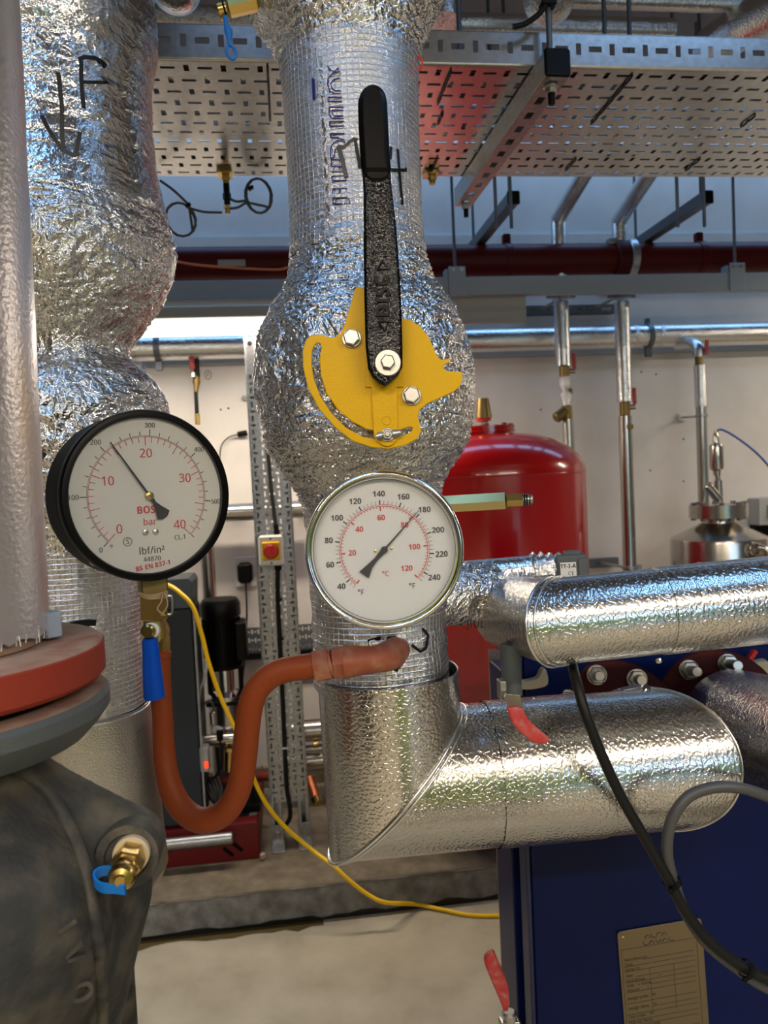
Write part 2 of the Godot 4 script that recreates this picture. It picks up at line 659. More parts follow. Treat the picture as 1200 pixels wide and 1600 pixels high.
func bump(m: StandardMaterial3D, tex: Texture2D, scale_cm: float, per_m: float, tri := true) -> void:
	m.heightmap_enabled = true
	m.heightmap_texture = tex
	m.heightmap_scale = scale_cm
	m.uv1_triplanar = tri
	m.uv1_world_triplanar = tri
	m.uv1_scale = Vector3.ONE * per_m
func triplanar(m: StandardMaterial3D, per_m: float) -> void:
	m.uv1_triplanar = true
	m.uv1_world_triplanar = true
	m.uv1_scale = Vector3.ONE * per_m
func grey(a: float) -> Color:
	return Color(a, a, a)

const YAW := 7.0
const PITCH := 2.6
const ROLL := 2.65

func _ready() -> void:
	rng.seed = 7
	# ---- camera
	CB = Basis(Vector3.UP, deg_to_rad(-YAW)) * Basis(Vector3.RIGHT, deg_to_rad(-PITCH)) * Basis(Vector3.BACK, deg_to_rad(-ROLL))
	FWD = -CB.z
	var cam := Camera3D.new()
	cam.name = "camera"
	cam.transform = Transform3D(CB, CAM)
	cam.fov = rad_to_deg(2.0 * atan(800.0 / F))
	cam.near = 0.05
	cam.far = 100.0
	var ca := CameraAttributesPhysical.new()
	ca.frustum_focal_length = 12.0 / (800.0 / F)
	ca.frustum_focus_distance = 0.72
	ca.frustum_near = 0.05
	ca.frustum_far = 100.0
	ca.exposure_aperture = 8.0
	cam.attributes = ca
	add_child(cam)
	cam.current = true
	# ---- sky, exposure
	var env := Environment.new()
	env.tonemap_mode = Environment.TONE_MAPPER_LINEAR
	env.tonemap_exposure = 1.06
	env.background_mode = Environment.BG_SKY
	var sky := Sky.new()
	var sm := ProceduralSkyMaterial.new()
	sm.sky_top_color = Color(0.50, 0.69, 0.90)
	sm.sky_horizon_color = Color(0.80, 0.89, 0.97)
	sm.ground_bottom_color = Color(0.42, 0.42, 0.38)
	sm.ground_horizon_color = Color(0.6, 0.63, 0.62)
	sky.sky_material = sm
	env.sky = sky
	env.background_energy_multiplier = 5.6
	env.sdfgi_enabled = true
	env.ssao_enabled = true
	env.ssil_enabled = true
	var we := WorldEnvironment.new()
	we.name = "world_environment"
	we.environment = env
	add_child(we)
	# ---- lamps: warm battens hung on chains (their meshes are built in battens())
	# [centre, length along x, light energy]
	lamps = [
		[Z(330, 512, -2.78) + Vector3(-0.05, 0, 0), 1.5, 1.9],
		[Vector3(3.3, 2.30, -2.3), 1.5, 3.0],
		[Vector3(-0.9, 2.45, 1.3), 1.5, 5.6],
		[Vector3(1.3, 2.45, 1.3), 1.5, 5.6],
		[Vector3(0.3, 2.45, 3.0), 1.5, 5.0],
	]
	for l in lamps:
		lamp_light(l[0], l[1], l[2])
	noises()
	materials()
	room()
	battens()
	wall_services()
	red_tank()
	separator()
	pump_set()
	vertical_tray()
	overhead_tray()
	heat_exchanger()
	clad_pipes()
	left_riser()
	main_riser()
	valve()
	thermometer()
	pressure_gauge()
	siphon()
	front_valve()
	small_things()
	cables()
	photographer()
	settle()

var lamps := []
func lamp_light(c: Vector3, len_: float, e: float) -> void:
	var a := AreaLight3D.new()
	a.name = numbered("batten_light")
	a.area_size = Vector2(len_, 0.07)
	a.light_color = Color(1.0, 0.93, 0.84)
	a.light_energy = e
	a.area_range = 12.0
	a.area_attenuation = 2.0
	a.shadow_enabled = true
	a.position = c + Vector3(0, -0.035, 0)
	a.rotation = Vector3(-PI / 2, 0, 0)
	add_child(a)

func materials() -> void:
	var worm := noise_img(3, 0.030, 512, FastNoiseLite.TYPE_SIMPLEX, FastNoiseLite.FRACTAL_NONE, 1, 18.0)
	var worm_t := ramp(worm, [[0.0, grey(0.0)], [0.36, grey(0.05)], [0.62, grey(0.9)], [1.0, grey(1.0)]])
	var crease := noise_img(5, 0.012, 1024, FastNoiseLite.TYPE_SIMPLEX, FastNoiseLite.FRACTAL_RIDGED, 4, 45.0)
	var crease_t := ramp(crease, [[0.0, grey(0)], [1.0, grey(1)]])
	var cloud := noise_img(8, 0.01, 512, FastNoiseLite.TYPE_SIMPLEX, FastNoiseLite.FRACTAL_FBM, 5)
	var cloud_t := ramp(cloud, [[0.0, grey(0)], [1.0, grey(1)]])
	var grain := noise_img(9, 0.08, 512, FastNoiseLite.TYPE_SIMPLEX, FastNoiseLite.FRACTAL_FBM, 4)
	var grain_t := ramp(grain, [[0.0, grey(0)], [1.0, grey(1)]])
	var flake := noise_img(10, 0.03, 512, FastNoiseLite.TYPE_CELLULAR, FastNoiseLite.FRACTAL_NONE, 1)

	var m := mk("foil", Color(0.88, 0.875, 0.865), 0.16, 1.0)
	bump(m, crease_t, 0.26, 5.5)
	m = mk("foil_soft", Color(0.86, 0.86, 0.855), 0.20, 1.0)
	bump(m, crease_t, 0.16, 4.0)
	m = mk("foil_smooth", Color(0.87, 0.87, 0.87), 0.24, 1.0)
	bump(m, crease_t, 0.10, 5.0)
	# reinforced foil: threads every 7 mm show as raised lines
	var gn := noise_img(21, 0.05, 128, FastNoiseLite.TYPE_SIMPLEX, FastNoiseLite.FRACTAL_FBM, 3)
	var gr := Image.create(128, 128, false, Image.FORMAT_RGB8)
	var gc := Image.create(128, 128, false, Image.FORMAT_RGB8)
	for yy in 128:
		for xx in 128:
			var th := maxf(exp(-pow((yy - 64) / 11.0, 2)), 0.8 * exp(-pow((xx - 64) / 8.0, 2)))
			gr.set_pixel(xx, yy, grey(th * 0.75 + gn.get_pixel(xx, yy).r * 0.25))
			gc.set_pixel(xx, yy, grey(0.80 + 0.17 * th))
	m = mk("foil_scrim", Color(1, 1, 1), 0.20, 1.0)
	m.albedo_texture = ImageTexture.create_from_image(gc)
	m.heightmap_enabled = true
	m.heightmap_texture = ImageTexture.create_from_image(gr)
	m.heightmap_scale = 0.07
	m.uv1_scale = Vector3(160, 170, 1)
	m = mk("stucco", Color(0.78, 0.77, 0.75), 0.21, 1.0)
	bump(m, worm_t, 0.034, 13.0)
	m = mk("stucco_fine", Color(0.74, 0.73, 0.71), 0.28, 1.0)
	bump(m, grain_t, 0.05, 9.0)
	m = mk("stucco_seam", Color(0.86, 0.86, 0.85), 0.26, 1.0)
	m = mk("foil_pale", Color(0.86, 0.84, 0.85), 0.34, 0.9)
	bump(m, grain_t, 0.03, 5.0)
	m = mk("galv", Color(1, 1, 1), 0.36, 0.9)
	m.albedo_texture = ramp(flake, [[0.0, Color(0.60, 0.61, 0.62)], [1.0, Color(0.72, 0.725, 0.73)]])
	triplanar(m, 6.0)
	m = mk("galv_tray", Color(1, 1, 1), 0.25, 0.95)
	m.albedo_texture = ramp(flake, [[0.0, Color(0.74, 0.735, 0.73)], [1.0, Color(0.82, 0.815, 0.81)]])
	triplanar(m, 6.0)
	m = mk("galv_dark", Color(0.42, 0.44, 0.46), 0.45, 0.75)
	mk("strut_blue", Color(0.55, 0.60, 0.66), 0.5, 0.25)
	mk("chrome", Color(0.86, 0.86, 0.85), 0.10, 1.0)
	mk("steel", Color(0.72, 0.71, 0.69), 0.25, 1.0)
	m = mk("stainless", Color(0.74, 0.72, 0.69), 0.22, 1.0)
	mk("zinc", Color(0.70, 0.69, 0.66), 0.3, 0.95)
	mk("zinc_yellow", Color(0.78, 0.72, 0.50), 0.22, 1.0)
	mk("brass", Color(0.76, 0.65, 0.38), 0.25, 1.0)
	mk("brass_dull", Color(0.50, 0.42, 0.25), 0.42, 0.8)
	mk("copper", Color(0.78, 0.45, 0.30), 0.3, 1.0)
	m = mk("primer_orange", Color(0.49, 0.225, 0.105), 0.5)
	bump(m, cloud_t, 0.05, 14.0)
	m = mk("primer_dusty", Color(1, 1, 1), 0.62)
	m.albedo_texture = ramp(cloud, [[0.0, Color(0.50, 0.235, 0.14)], [0.5, Color(0.53, 0.275, 0.18)], [0.8, Color(0.55, 0.39, 0.30)]])
	triplanar(m, 7.0)
	m = mk("flange_red", Color(0.50, 0.19, 0.135), 0.6)
	bump(m, grain_t, 0.03, 9.0)
	m = mk("dust", Color(1, 1, 1), 0.9)
	m.albedo_texture = ramp(cloud, [[0.0, Color(0.47, 0.27, 0.22)], [0.42, Color(0.52, 0.42, 0.36)], [1.0, Color(0.60, 0.53, 0.46)]])
	triplanar(m, 4.0)
	m = mk("cast_grey", Color(1, 1, 1), 0.55)
	m.albedo_texture = ramp(cloud, [[0.0, Color(0.17, 0.18, 0.18)], [0.45, Color(0.22, 0.225, 0.22)], [0.8, Color(0.35, 0.33, 0.29)]])
	bump(m, grain_t, 0.05, 5.0)
	m = mk("cast_grey_blue", Color(0.27, 0.295, 0.30), 0.55)
	bump(m, grain_t, 0.03, 6.0)
	m = mk("red_gloss", Color(0.66, 0.0, 0.012), 0.22)
	m.clearcoat_enabled = true
	m.clearcoat = 0.6
	m.clearcoat_roughness = 0.08
	mk("red_skid", Color(0.45, 0.02, 0.03), 0.5)
	m = mk("red_pipe", Color(0.30, 0.045, 0.03), 0.4)
	mk("red_oxide", Color(0.25, 0.045, 0.035), 0.55)
	mk("red_plastic", Color(0.78, 0.13, 0.11), 0.42)
	m = mk("red_sleeve", Color(1, 1, 1), 0.5)
	m.albedo_texture = ramp(cloud, [[0.0, Color(0.66, 0.12, 0.13)], [0.6, Color(0.68, 0.25, 0.24)], [1.0, Color(0.66, 0.50, 0.46)]])
	triplanar(m, 9.0)
	m = mk("yellow_paint", Color(0.84, 0.66, 0.01), 0.33)
	bump(m, grain_t, 0.012, 9.0)
	m = mk("black_paint", Color(0.012, 0.012, 0.012), 0.10)
	bump(m, grain_t, 0.085, 6.0)
	mk("black_rubber", Color(0.018, 0.018, 0.02), 0.36)
	mk("black_plastic", Color(0.022, 0.022, 0.024), 0.4)
	mk("black_matt", Color(0.02, 0.02, 0.02), 0.6)
	mk("ink_black", Color(0.015, 0.015, 0.02), 0.35)
	mk("ink_blue", Color(0.10, 0.12, 0.48), 0.45)
	mk("print_black", Color(0.02, 0.02, 0.02), 0.6)
	mk("print_red", Color(0.70, 0.03, 0.07), 0.6)
	m = mk("dial_white", Color(0.74, 0.75, 0.755), 0.45)
	m = mk("dial_cream", Color(0.77, 0.765, 0.735), 0.45)
	mk("white_plastic", Color(0.82, 0.82, 0.80), 0.45)
	mk("grey_plastic", Color(0.34, 0.36, 0.36), 0.5)
	mk("pale_grey", Color(0.62, 0.63, 0.62), 0.5)
	mk("slate_panel", Color(0.20, 0.225, 0.245), 0.38)
	m = mk("blue_gloss", Color(0.015, 0.075, 0.26), 0.36)
	bump(m, grain_t, 0.006, 6.0)
	mk("blue_edge", Color(0.10, 0.12, 0.26), 0.4)
	mk("blue_sleeve", Color(0.04, 0.28, 0.70), 0.32)
	mk("blue_strap", Color(0.08, 0.44, 0.78), 0.4)
	mk("blue_tube", Color(0.13, 0.28, 0.62), 0.4)
	mk("yellow_cable", Color(1.0, 0.80, 0.0), 0.4)
	mk("grey_cable", Color(0.25, 0.25, 0.25), 0.5)
	mk("black_cable", Color(0.10, 0.10, 0.10), 0.42)
	mk("cream_paint", Color(0.72, 0.66, 0.54), 0.5)
	m = mk("name_plate", Color(0.50, 0.44, 0.33), 0.38, 0.75)
	mk("label_pink", Color(0.75, 0.66, 0.70), 0.6)
	for q in ["black_rubber", "black_plastic", "black_matt", "blue_gloss", "slate_panel", "black_cable", "grey_plastic", "cast_grey", "red_pipe", "red_oxide", "blue_sleeve", "yellow_paint", "primer_orange", "flange_red"]:
		M[q].metallic_specular = 0.28
	mk("twine", Color(0.62, 0.54, 0.42), 0.9)
	mk("hi_vis", Color(0.80, 0.98, 0.10), 0.75)
	mk("hi_vis_band", Color(0.80, 0.80, 0.78), 0.35)
	mk("denim", Color(0.06, 0.08, 0.14), 0.85)
	mk("skin", Color(0.72, 0.48, 0.36), 0.55)
	mk("hair", Color(0.08, 0.05, 0.03), 0.7)
	m = mk("glass", Color(1, 1, 1, 0.05), 0.02)
	m.transparency = BaseMaterial3D.TRANSPARENCY_ALPHA
	m.metallic_specular = 0.4
	m = mk("wall_paint", Color(1, 1, 1), 0.7)
	m.albedo_texture = ramp(cloud, [[0.0, Color(0.79, 0.775, 0.755)], [0.5, Color(0.82, 0.805, 0.785)], [1.0, Color(0.84, 0.825, 0.81)]])
	bump(m, grain_t, 0.03, 0.6)
	m = mk("floor_concrete", Color(1, 1, 1), 0.62)
	m.albedo_texture = ramp(cloud, [[0.0, Color(0.63, 0.59, 0.505)], [0.35, Color(0.67, 0.635, 0.55)], [0.7, Color(0.70, 0.665, 0.58)], [1.0, Color(0.73, 0.695, 0.61)]])
	bump(m, grain_t, 0.05, 0.8)
	m = mk("plinth_top", Color(1, 1, 1), 0.75)
	m.albedo_texture = ramp(cloud, [[0.0, Color(0.40, 0.36, 0.29)], [0.5, Color(0.47, 0.425, 0.345)], [1.0, Color(0.54, 0.495, 0.415)]])
	bump(m, grain_t, 0.1, 2.0)
	m = mk("kerb_face", Color(1, 1, 1), 0.8)
	m.albedo_texture = ramp(cloud, [[0.0, Color(0.40, 0.39, 0.36)], [0.45, Color(0.50, 0.49, 0.46)], [0.7, Color(0.55, 0.54, 0.51)], [1.0, Color(0.62, 0.61, 0.57)]])
	bump(m, grain_t, 0.15, 2.2)
	mk("kerb_stain", Color(0.30, 0.25, 0.08), 0.8)
	mk("damp", Color(0.075, 0.072, 0.066), 0.45)
	m = mk("ceiling_board", Color(0.47, 0.45, 0.435), 0.8)
	m = mk("block_wall", Color(0.46, 0.45, 0.44), 0.8)
	bump(m, grain_t, 0.05, 1.5)
	m = mk("tube_glow", Color(1, 1, 1), 0.5)
	m.emission_enabled = true
	m.emission = Color(1.0, 0.97, 0.92)
	m.emission_energy_multiplier = 3.0
	m = mk("led_red", Color(0.9, 0.2, 0.1), 0.4)
	m.emission_enabled = true
	m.emission = Color(1.0, 0.18, 0.06)
	m.emission_energy_multiplier = 3.0
	m = mk("hedge", Color(0.30, 0.42, 0.06), 0.8)

# ---------------------------------------------------------------- the room
func room() -> void:
	var x0 := -3.6
	var x1 := 4.6
	var z1 := 4.4
	var h := 3.0
	var b := B.new()
	boxa(b, Vector3(x0 - 0.2, -0.2, ZW - 0.2), Vector3(x1 + 0.2, 0, z1 + 0.2))
	struct("floor", b, "floor_concrete")
	b = B.new()
	boxa(b, Vector3(x0 - 0.2, 0, ZW - 0.2), Vector3(x1 + 0.2, h + 0.2, ZW))
	var wb := struct("wall_back", b, "wall_paint")
	for q in [[1002, 581], [1025, 585], [1068, 686], [1068, 752], [845, 640], [345, 640], [357, 638], [1016, 735]]:
		b = B.new()
		var hp := Z(q[0], q[1], ZW)
		cyl(b, hp + Vector3(0, 0, -0.004), hp + Vector3(0, 0, 0.0006), 0.0042, 10)
		obj("drill_hole", b, "black_matt", wb)
	b = B.new()
	boxa(b, Vector3(x0 - 0.2, 0, ZW), Vector3(x0, h + 0.2, z1))
	struct("wall_left", b, "block_wall")
	b = B.new()
	boxa(b, Vector3(x1, 0, ZW), Vector3(x1 + 0.2, h + 0.2, z1))
	struct("wall_right", b, "block_wall")
	# front wall with a wide doorway to the yard
	var dx0 := 0.7
	var dx1 := 3.3
	var dh := 2.4
	b = B.new()
	boxa(b, Vector3(x0 - 0.2, 0, z1), Vector3(dx0, h + 0.2, z1 + 0.2))
	boxa(b, Vector3(dx1, 0, z1), Vector3(x1 + 0.2, h + 0.2, z1 + 0.2))
	boxa(b, Vector3(dx0, dh, z1), Vector3(dx1, h + 0.2, z1 + 0.2))
	struct("wall_front", b, "block_wall")
	# ceiling with two rooflights
	var ro := [[Vector2(-1.15, -0.65), Vector2(-0.1, 0.3)], [Vector2(0.9, -0.65), Vector2(1.95, 0.3)], [Vector2(-3.4, -3.33), Vector2(3.4, -2.9)]]
	b = B.new()
	boxa(b, Vector3(x0, h, ZW), Vector3(x1, h + 0.2, ro[2][0].y))
	boxa(b, Vector3(x0, h, ro[2][0].y), Vector3(ro[2][0].x, h + 0.2, ro[2][1].y))
	boxa(b, Vector3(ro[2][1].x, h, ro[2][0].y), Vector3(x1, h + 0.2, ro[2][1].y))
	boxa(b, Vector3(x0, h, ro[2][1].y), Vector3(x1, h + 0.2, ro[0][0].y))
	boxa(b, Vector3(x0, h, ro[0][1].y), Vector3(x1, h + 0.2, z1))
	boxa(b, Vector3(x0, h, ro[0][0].y), Vector3(ro[0][0].x, h + 0.2, ro[0][1].y))
	boxa(b, Vector3(ro[0][1].x, h, ro[0][0].y), Vector3(ro[1][0].x, h + 0.2, ro[0][1].y))
	boxa(b, Vector3(ro[1][1].x, h, ro[0][0].y), Vector3(x1, h + 0.2, ro[0][1].y))
	struct("ceiling", b, "ceiling_board")
	for k in 3:
		b = B.new()
		var a: Vector2 = ro[k][0]
		var c: Vector2 = ro[k][1]
		boxa(b, Vector3(a.x, h + 0.19, a.y), Vector3(c.x, h + 0.2, c.y))
		struct("window_%d" % (k + 1), b, "glass")
	# upper part of the back wall stands a little proud: a ledge shows as a band
	b = B.new()
	var l0 := Z(400, 372, ZW)
	boxa(b, Vector3(x0, Z(400, 388, ZW).y, ZW), Vector3(x1, l0.y, ZW + 0.02))
	struct("trim_1", b, "wall_paint")
	# raised plinth with a stained kerb
	var kz := Z(400, 1390, -2.55).z
	var kp := Y(400, 1449, 0.0)
	var top := Z(400, 1390, kp.z).y
	PLY = top
	PLZ = kp.z
	b = B.new()
	boxa(b, Vector3(x0, 0, ZW), Vector3(x1, top - 0.012, kp.z))
	struct("concrete_plinth", b, "kerb_face")
	b = B.new()
	var k := 90                        # broken arris along the front
	for i in k:
		var xa := lerpf(-1.6, 1.6, float(i) / k)
		var xb := lerpf(-1.6, 1.6, float(i + 1) / k)
		var e0 := 0.006 * nz_lump.get_noise_2d(xa, 3.1) + 0.004 * nz_fold.get_noise_2d(xa, 1.0)
		var e1 := 0.006 * nz_lump.get_noise_2d(xb, 3.1) + 0.004 * nz_fold.get_noise_2d(xb, 1.0)
		b.quad(Vector3(xa, top, ZW), Vector3(xb, top, ZW), Vector3(xb, top, kp.z - 0.012 + e1), Vector3(xa, top, kp.z - 0.012 + e0), Vector3.UP)
		b.quadn(Vector3(xa, top, kp.z - 0.012 + e0), Vector3(xb, top, kp.z - 0.012 + e1), Vector3(xb, top - 0.016 + e1, kp.z + 0.002), Vector3(xa, top - 0.016 + e0, kp.z + 0.002), Vector3.UP, Vector3.UP, Vector3.BACK, Vector3.BACK)
	boxa(b, Vector3(x0, top - 0.012, ZW), Vector3(-1.6, top, kp.z))
	boxa(b, Vector3(1.6, top - 0.012, ZW), Vector3(x1, top, kp.z))
	struct("plinth_screed", b, "plinth_top")
	# damp line along the foot of the kerb and its old yellow paint
	b = B.new()
	var b2 := B.new()
	for i in 60:
		var xa := lerpf(-1.5, 1.0, i / 60.0)
		var xb := lerpf(-1.5, 1.0, (i + 1) / 60.0)
		var f := func(q: float) -> float: return 0.016 + 0.012 * nz_lump.get_noise_2d(q * 0.7, 9.0) + 0.006 * nz_fold.get_noise_2d(q * 0.5, 2.0)
		b.quad(Vector3(xa, 0.0, kp.z + 0.0015), Vector3(xb, 0.0, kp.z + 0.0015), Vector3(xb, f.call(xb), kp.z + 0.0015), Vector3(xa, f.call(xa), kp.z + 0.0015), Vector3.BACK)
		var g := func(q: float) -> float: return 0.03 + 0.03 * maxf(0, nz_lump.get_noise_2d(q * 0.9, 4.0) + 0.2) + 0.01 * nz_fold.get_noise_2d(q, 7.0)
		if xa > -0.75 and xb < 0.05:
			b2.quad(Vector3(xa, 0.001, kp.z + 0.0015), Vector3(xb, 0.001, kp.z + 0.0015), Vector3(xb, 0.001, kp.z + g.call(xb)), Vector3(xa, 0.001, kp.z + g.call(xa)), Vector3.UP)
	struct("damp_line", b, "damp")
	struct("yellow_floor_line", b2, "kerb_stain")
	# the yard outside the doorway
	b = B.new()
	boxa(b, Vector3(-6, -0.25, z1 + 0.2), Vector3(10, -0.02, 14))
	struct("trim_yard", b, "floor_concrete")
	b = B.new()
	var sz := 22
	var pv := PackedVector3Array()
	var nv := PackedVector3Array()
	var uv := PackedVector2Array()
	for i in sz:
		for j in sz * 2:
			var px := -5.0 + 14.0 * j / (sz * 2 - 1)
			var py := 2.2 * i / (sz - 1)
			pv.append(Vector3(px, py - 0.02, 10.5 + 0.25 * nz_lump.get_noise_3d(px * 0.2, py * 0.2, 0) + py * 0.15))
			nv.append(Vector3(0.2 * nz_lump.get_noise_2d(px, py), 0.3, -1).normalized())
			uv.append(Vector2(px, py))
	b.grid(pv, nv, uv, sz, sz * 2)
	tag(obj("hedge", b, "hedge"), "clipped green hedge across the yard outside the doorway", "hedge").set_meta("kind", "stuff")

var PLY := 0.12
var PLZ := -2.55

func battens() -> void:
	var labels := ["lit white fluorescent batten below the wall beam, left of the wrapped valve", "fluorescent batten hung in front of the back wall above the stainless vessel", "ceiling batten behind the camera on the left", "ceiling batten behind the camera on the right", "ceiling batten nearest the yard doorway"]
	for i in lamps.size():
		var c: Vector3 = lamps[i][0]
		var l: float = lamps[i][1]
		var t := thing("fluorescent_lamp", labels[i], "lamp", "fluorescent battens")
		var b := B.new()
		box(b, Transform3D(Basis(), c + Vector3(0, 0.045, 0)), Vector3(l + 0.04, 0.045, 0.10), 0.008)
		obj("housing", b, "pale_grey", t)
		b = B.new()
		var pr := []
		for k in 13:
			var a := PI * k / 12.0
			pr.append(Vector2(cos(a), -sin(a)))
		var pv := PackedVector3Array()
		var nv := PackedVector3Array()
		var uv := PackedVector2Array()
		for e in 2:
			for q in pr:
				pv.append(c + Vector3((e - 0.5) * l, 0.022 + 0.05 * q.y, 0.045 * q.x))
				nv.append(Vector3(0, q.y, q.x).normalized())
				uv.append(Vector2(0, 0))
		b.grid(pv, nv, uv, 2, 13)
		obj("diffuser", b, "tube_glow", t)
		for e in [-0.5, 0.5]:
			b = B.new()
			box(b, Transform3D(Basis(), c + Vector3(e * (l + 0.02), 0.0, 0)), Vector3(0.02, 0.075, 0.095), 0.006)
			obj("end_cap", b, "white_plastic", t)
		if i > 0:
			for e in [-0.4, 0.4]:
				b = B.new()
				cyl(b, c + Vector3(e * l, 0.06, 0), Vector3(c.x + e * l, 3.0, c.z), 0.003, 6)
				obj("hanger", b, "galv_dark", t)

# ---------------------------------------------------------------- services on the back wall
func wall_services() -> void:
	var t: Node3D
	var b: B
	# silver insulated pipe along the wall
	var zp := ZW + 0.11
	var a := Z(225, 546, zp)
	var e := Z(1230, 519, zp)
	var y := (a.y + e.y) / 2
	var r := 18.5 * mpp(Z(700, 530, zp))
	t = thing("insulated_pipe", "long silver foil wrapped pipe running level along the back wall", "pipe")
	b = B.new()
	tube(b, [Vector3(a.x - 0.03, y, zp), Vector3(e.x + 0.6, y, zp)], r, 28)
	obj("foil_jacket", b, "foil_smooth", t)
	for px in [246, 1012]:
		b = B.new()
		var c := Z(px, 530, zp)
		c.y = y
		cyl(b, c - Vector3(0.012, 0, 0), c + Vector3(0.012, 0, 0), r + 0.006, 28, 0.003)
		box(b, Transform3D(Basis(), c + Vector3(0, -r - 0.02, 0)), Vector3(0.03, 0.04, 0.02), 0.003)
		box(b, Transform3D(Basis(), c + Vector3(0, r + 0.012, 0)), Vector3(0.02, 0.03, 0.02), 0.003)
		obj("clamp", b, "galv_dark", t)
	for px in [990, 1030]:
		b = B.new()
		var c := Z(px, 525, zp)
		c.y = y
		cyl(b, c - Vector3(0.007, 0, 0), c + Vector3(0.007, 0, 0), r + 0.002, 28, 0.001)
		obj("tape_band", b, "foil", t)
	# end elbow turning down at the left
	b = B.new()
	var el := Vector3(a.x - 0.03, y, zp)
	tube(b, smooth([el, el + Vector3(-0.05, 0, 0), el + Vector3(-0.085, -0.035, 0), el + Vector3(-0.09, -0.1, 0), el + Vector3(-0.09, -0.7, 0)]), r, 24)
	obj("elbow", b, "foil_smooth", t)
	# mini trunking and black cable below it
	a = Z(230, 567, ZW)
	e = Z(1200, 543, ZW)
	y = (a.y + e.y) / 2
	b = B.new()
	boxa(b, Vector3(a.x, y - 0.018, ZW), Vector3(e.x + 0.5, y + 0.012, ZW + 0.022), 0.003)
	tag(obj("cable_trunking", b, "pale_grey"), "slim pale trunking fixed along the wall below the silver pipe", "trunking")
	b = B.new()
	var pts := []
	for i in 30:
		pts.append(Vector3(lerpf(a.x, e.x + 0.5, i / 29.0), y + 0.026 + 0.006 * sin(i * 1.7), ZW + 0.012))
	tube(b, pts, 0.0075, 8)
	tag(obj("wall_cable", b, "black_cable"), "black cable lying on the slim trunking along the wall", "cable")
	# red main with couplings
	var zr := -3.0
	a = Z(290, 418, zr)
	e = Z(1195, 399, zr)
	y = (a.y + e.y) / 2
	r = 25.5 * mpp(Z(700, 408, zr))
	t = thing("fire_main", "dark red painted steel pipe running level under the cable tray", "pipe")
	b = B.new()
	tube(b, [Vector3(a.x - 0.5, y, zr), Vector3(e.x + 0.5, y, zr)], r, 32)
	obj("barrel", b, "red_pipe", t)
	b = B.new()
	var c0 := Z(972, 400, zr)
	c0.y = y
	cyl(b, c0 - Vector3(0.045, 0, 0), c0 + Vector3(0.045, 0, 0), r + 0.012, 32, 0.006)
	obj("coupling", b, "red_oxide", t)
	b = B.new()
	cyl(b, c0 - Vector3(-0.012, 0, 0), c0 + Vector3(0.045, 0, 0), r + 0.016, 32, 0.004)
	box(b, Transform3D(Basis(), c0 + Vector3(-0.05, r + 0.0, 0.02)), Vector3(0.04, 0.03, 0.04), 0.006)
	obj("clamp", b, "galv", t)
	for px in [792, 1092]:
		b = B.new()
		var c := Z(px, 403, zr)
		c.y = y
		cyl(b, c - Vector3(0.016, 0, 0), c + Vector3(0.016, 0, 0), r + 0.004, 32, 0.002)
		box(b, Transform3D(Basis(), c + Vector3(0, r + 0.02, 0)), Vector3(0.03, 0.04, 0.03), 0.004)
		obj("pipe_clip", b, "red_pipe", t)
	# blue grey steel beam
	var zb := -2.86
	a = Z(260, 458, zb)
	e = Z(1195, 437, zb)
	y = (a.y + e.y) / 2
	var h := 14.0 * mpp(Z(700, 445, zb))
	t = thing("support_beam", "blue grey steel channel beam hung below the red pipe", "beam")
	b = B.new()
	boxa(b, Vector3(a.x - 0.6, y - h, zb), Vector3(e.x + 0.5, y + h, zb + 0.006), 0.0015)
	boxa(b, Vector3(a.x - 0.6, y + h - 0.006, zb - 0.035), Vector3(e.x + 0.5, y + h, zb), 0.0015)
	boxa(b, Vector3(a.x - 0.6, y - h, zb - 0.035), Vector3(e.x + 0.5, y - h + 0.006, zb), 0.0015)
	obj("channel", b, "strut_blue", t)
	for px in [714, 1152]:
		var c := Z(px, 432, zb + 0.008)
		b = B.new()
		boxa(b, Vector3(c.x - 0.033, y - h - 0.006, zb + 0.006), Vector3(c.x + 0.033, y + h + 0.038, zb + 0.012), 0.002)
		boxa(b, Vector3(c.x - 0.045, y + h, zb - 0.03), Vector3(c.x - 0.033, y + h + 0.03, zb + 0.006), 0.002)
		var pl := obj("hanger_plate", b, "strut_blue", t)
		for q in [-0.016, 0.016]:
			b = B.new()
			ngon(b, Vector3(c.x + q, y + h + 0.024, zb + 0.012), Vector3(c.x + q, y + h + 0.024, zb + 0.019), 0.007)
			obj("bolt", b, "zinc", pl)
		b = B.new()
		cyl(b, Vector3(c.x - 0.004, y + h + 0.03, zb + 0.0), Vector3(c.x - 0.004, 2.95, zb), 0.006, 8)
		obj("rod", b, "galv_dark", t)
	# second pale beam behind it
	b = B.new()
	a = Z(745, 487, -3.0)
	boxa(b, Vector3(a.x - 1.2, Z(745, 506, -2.9).y, -2.92), Vector3(Z(822, 480, -2.9).x, Z(745, 450, -2.9).y, -2.897), 0.004)
	tag(obj("steel_flat", b, "pale_grey"), "pale flat steel plate behind the beam beside the wrapped valve", "plate")
	# short slotted channel on the wall
	t = thing("wall_channel", "short slotted channel bolted to the wall behind two thin risers", "channel")
	b = B.new()
	var q0 := Z(811, 490, ZW)
	var q1 := Z(955, 482, ZW)
	var qy := (q0.y + q1.y) / 2
	var wch := (q1.x - q0.x) / 6.0
	for i in 6:
		cell(b, Vector3(q0.x + wch * (i + 0.5), qy, ZW + 0.03), Vector3.RIGHT, Vector3.UP, Vector3.BACK, wch / 2, 0.02, wch * 0.33, 0.007, 0.003)
	boxa(b, Vector3(q0.x, qy - 0.02, ZW), Vector3(q1.x, qy - 0.017, ZW + 0.03))
	boxa(b, Vector3(q0.x, qy + 0.017, ZW), Vector3(q1.x, qy + 0.02, ZW + 0.03))
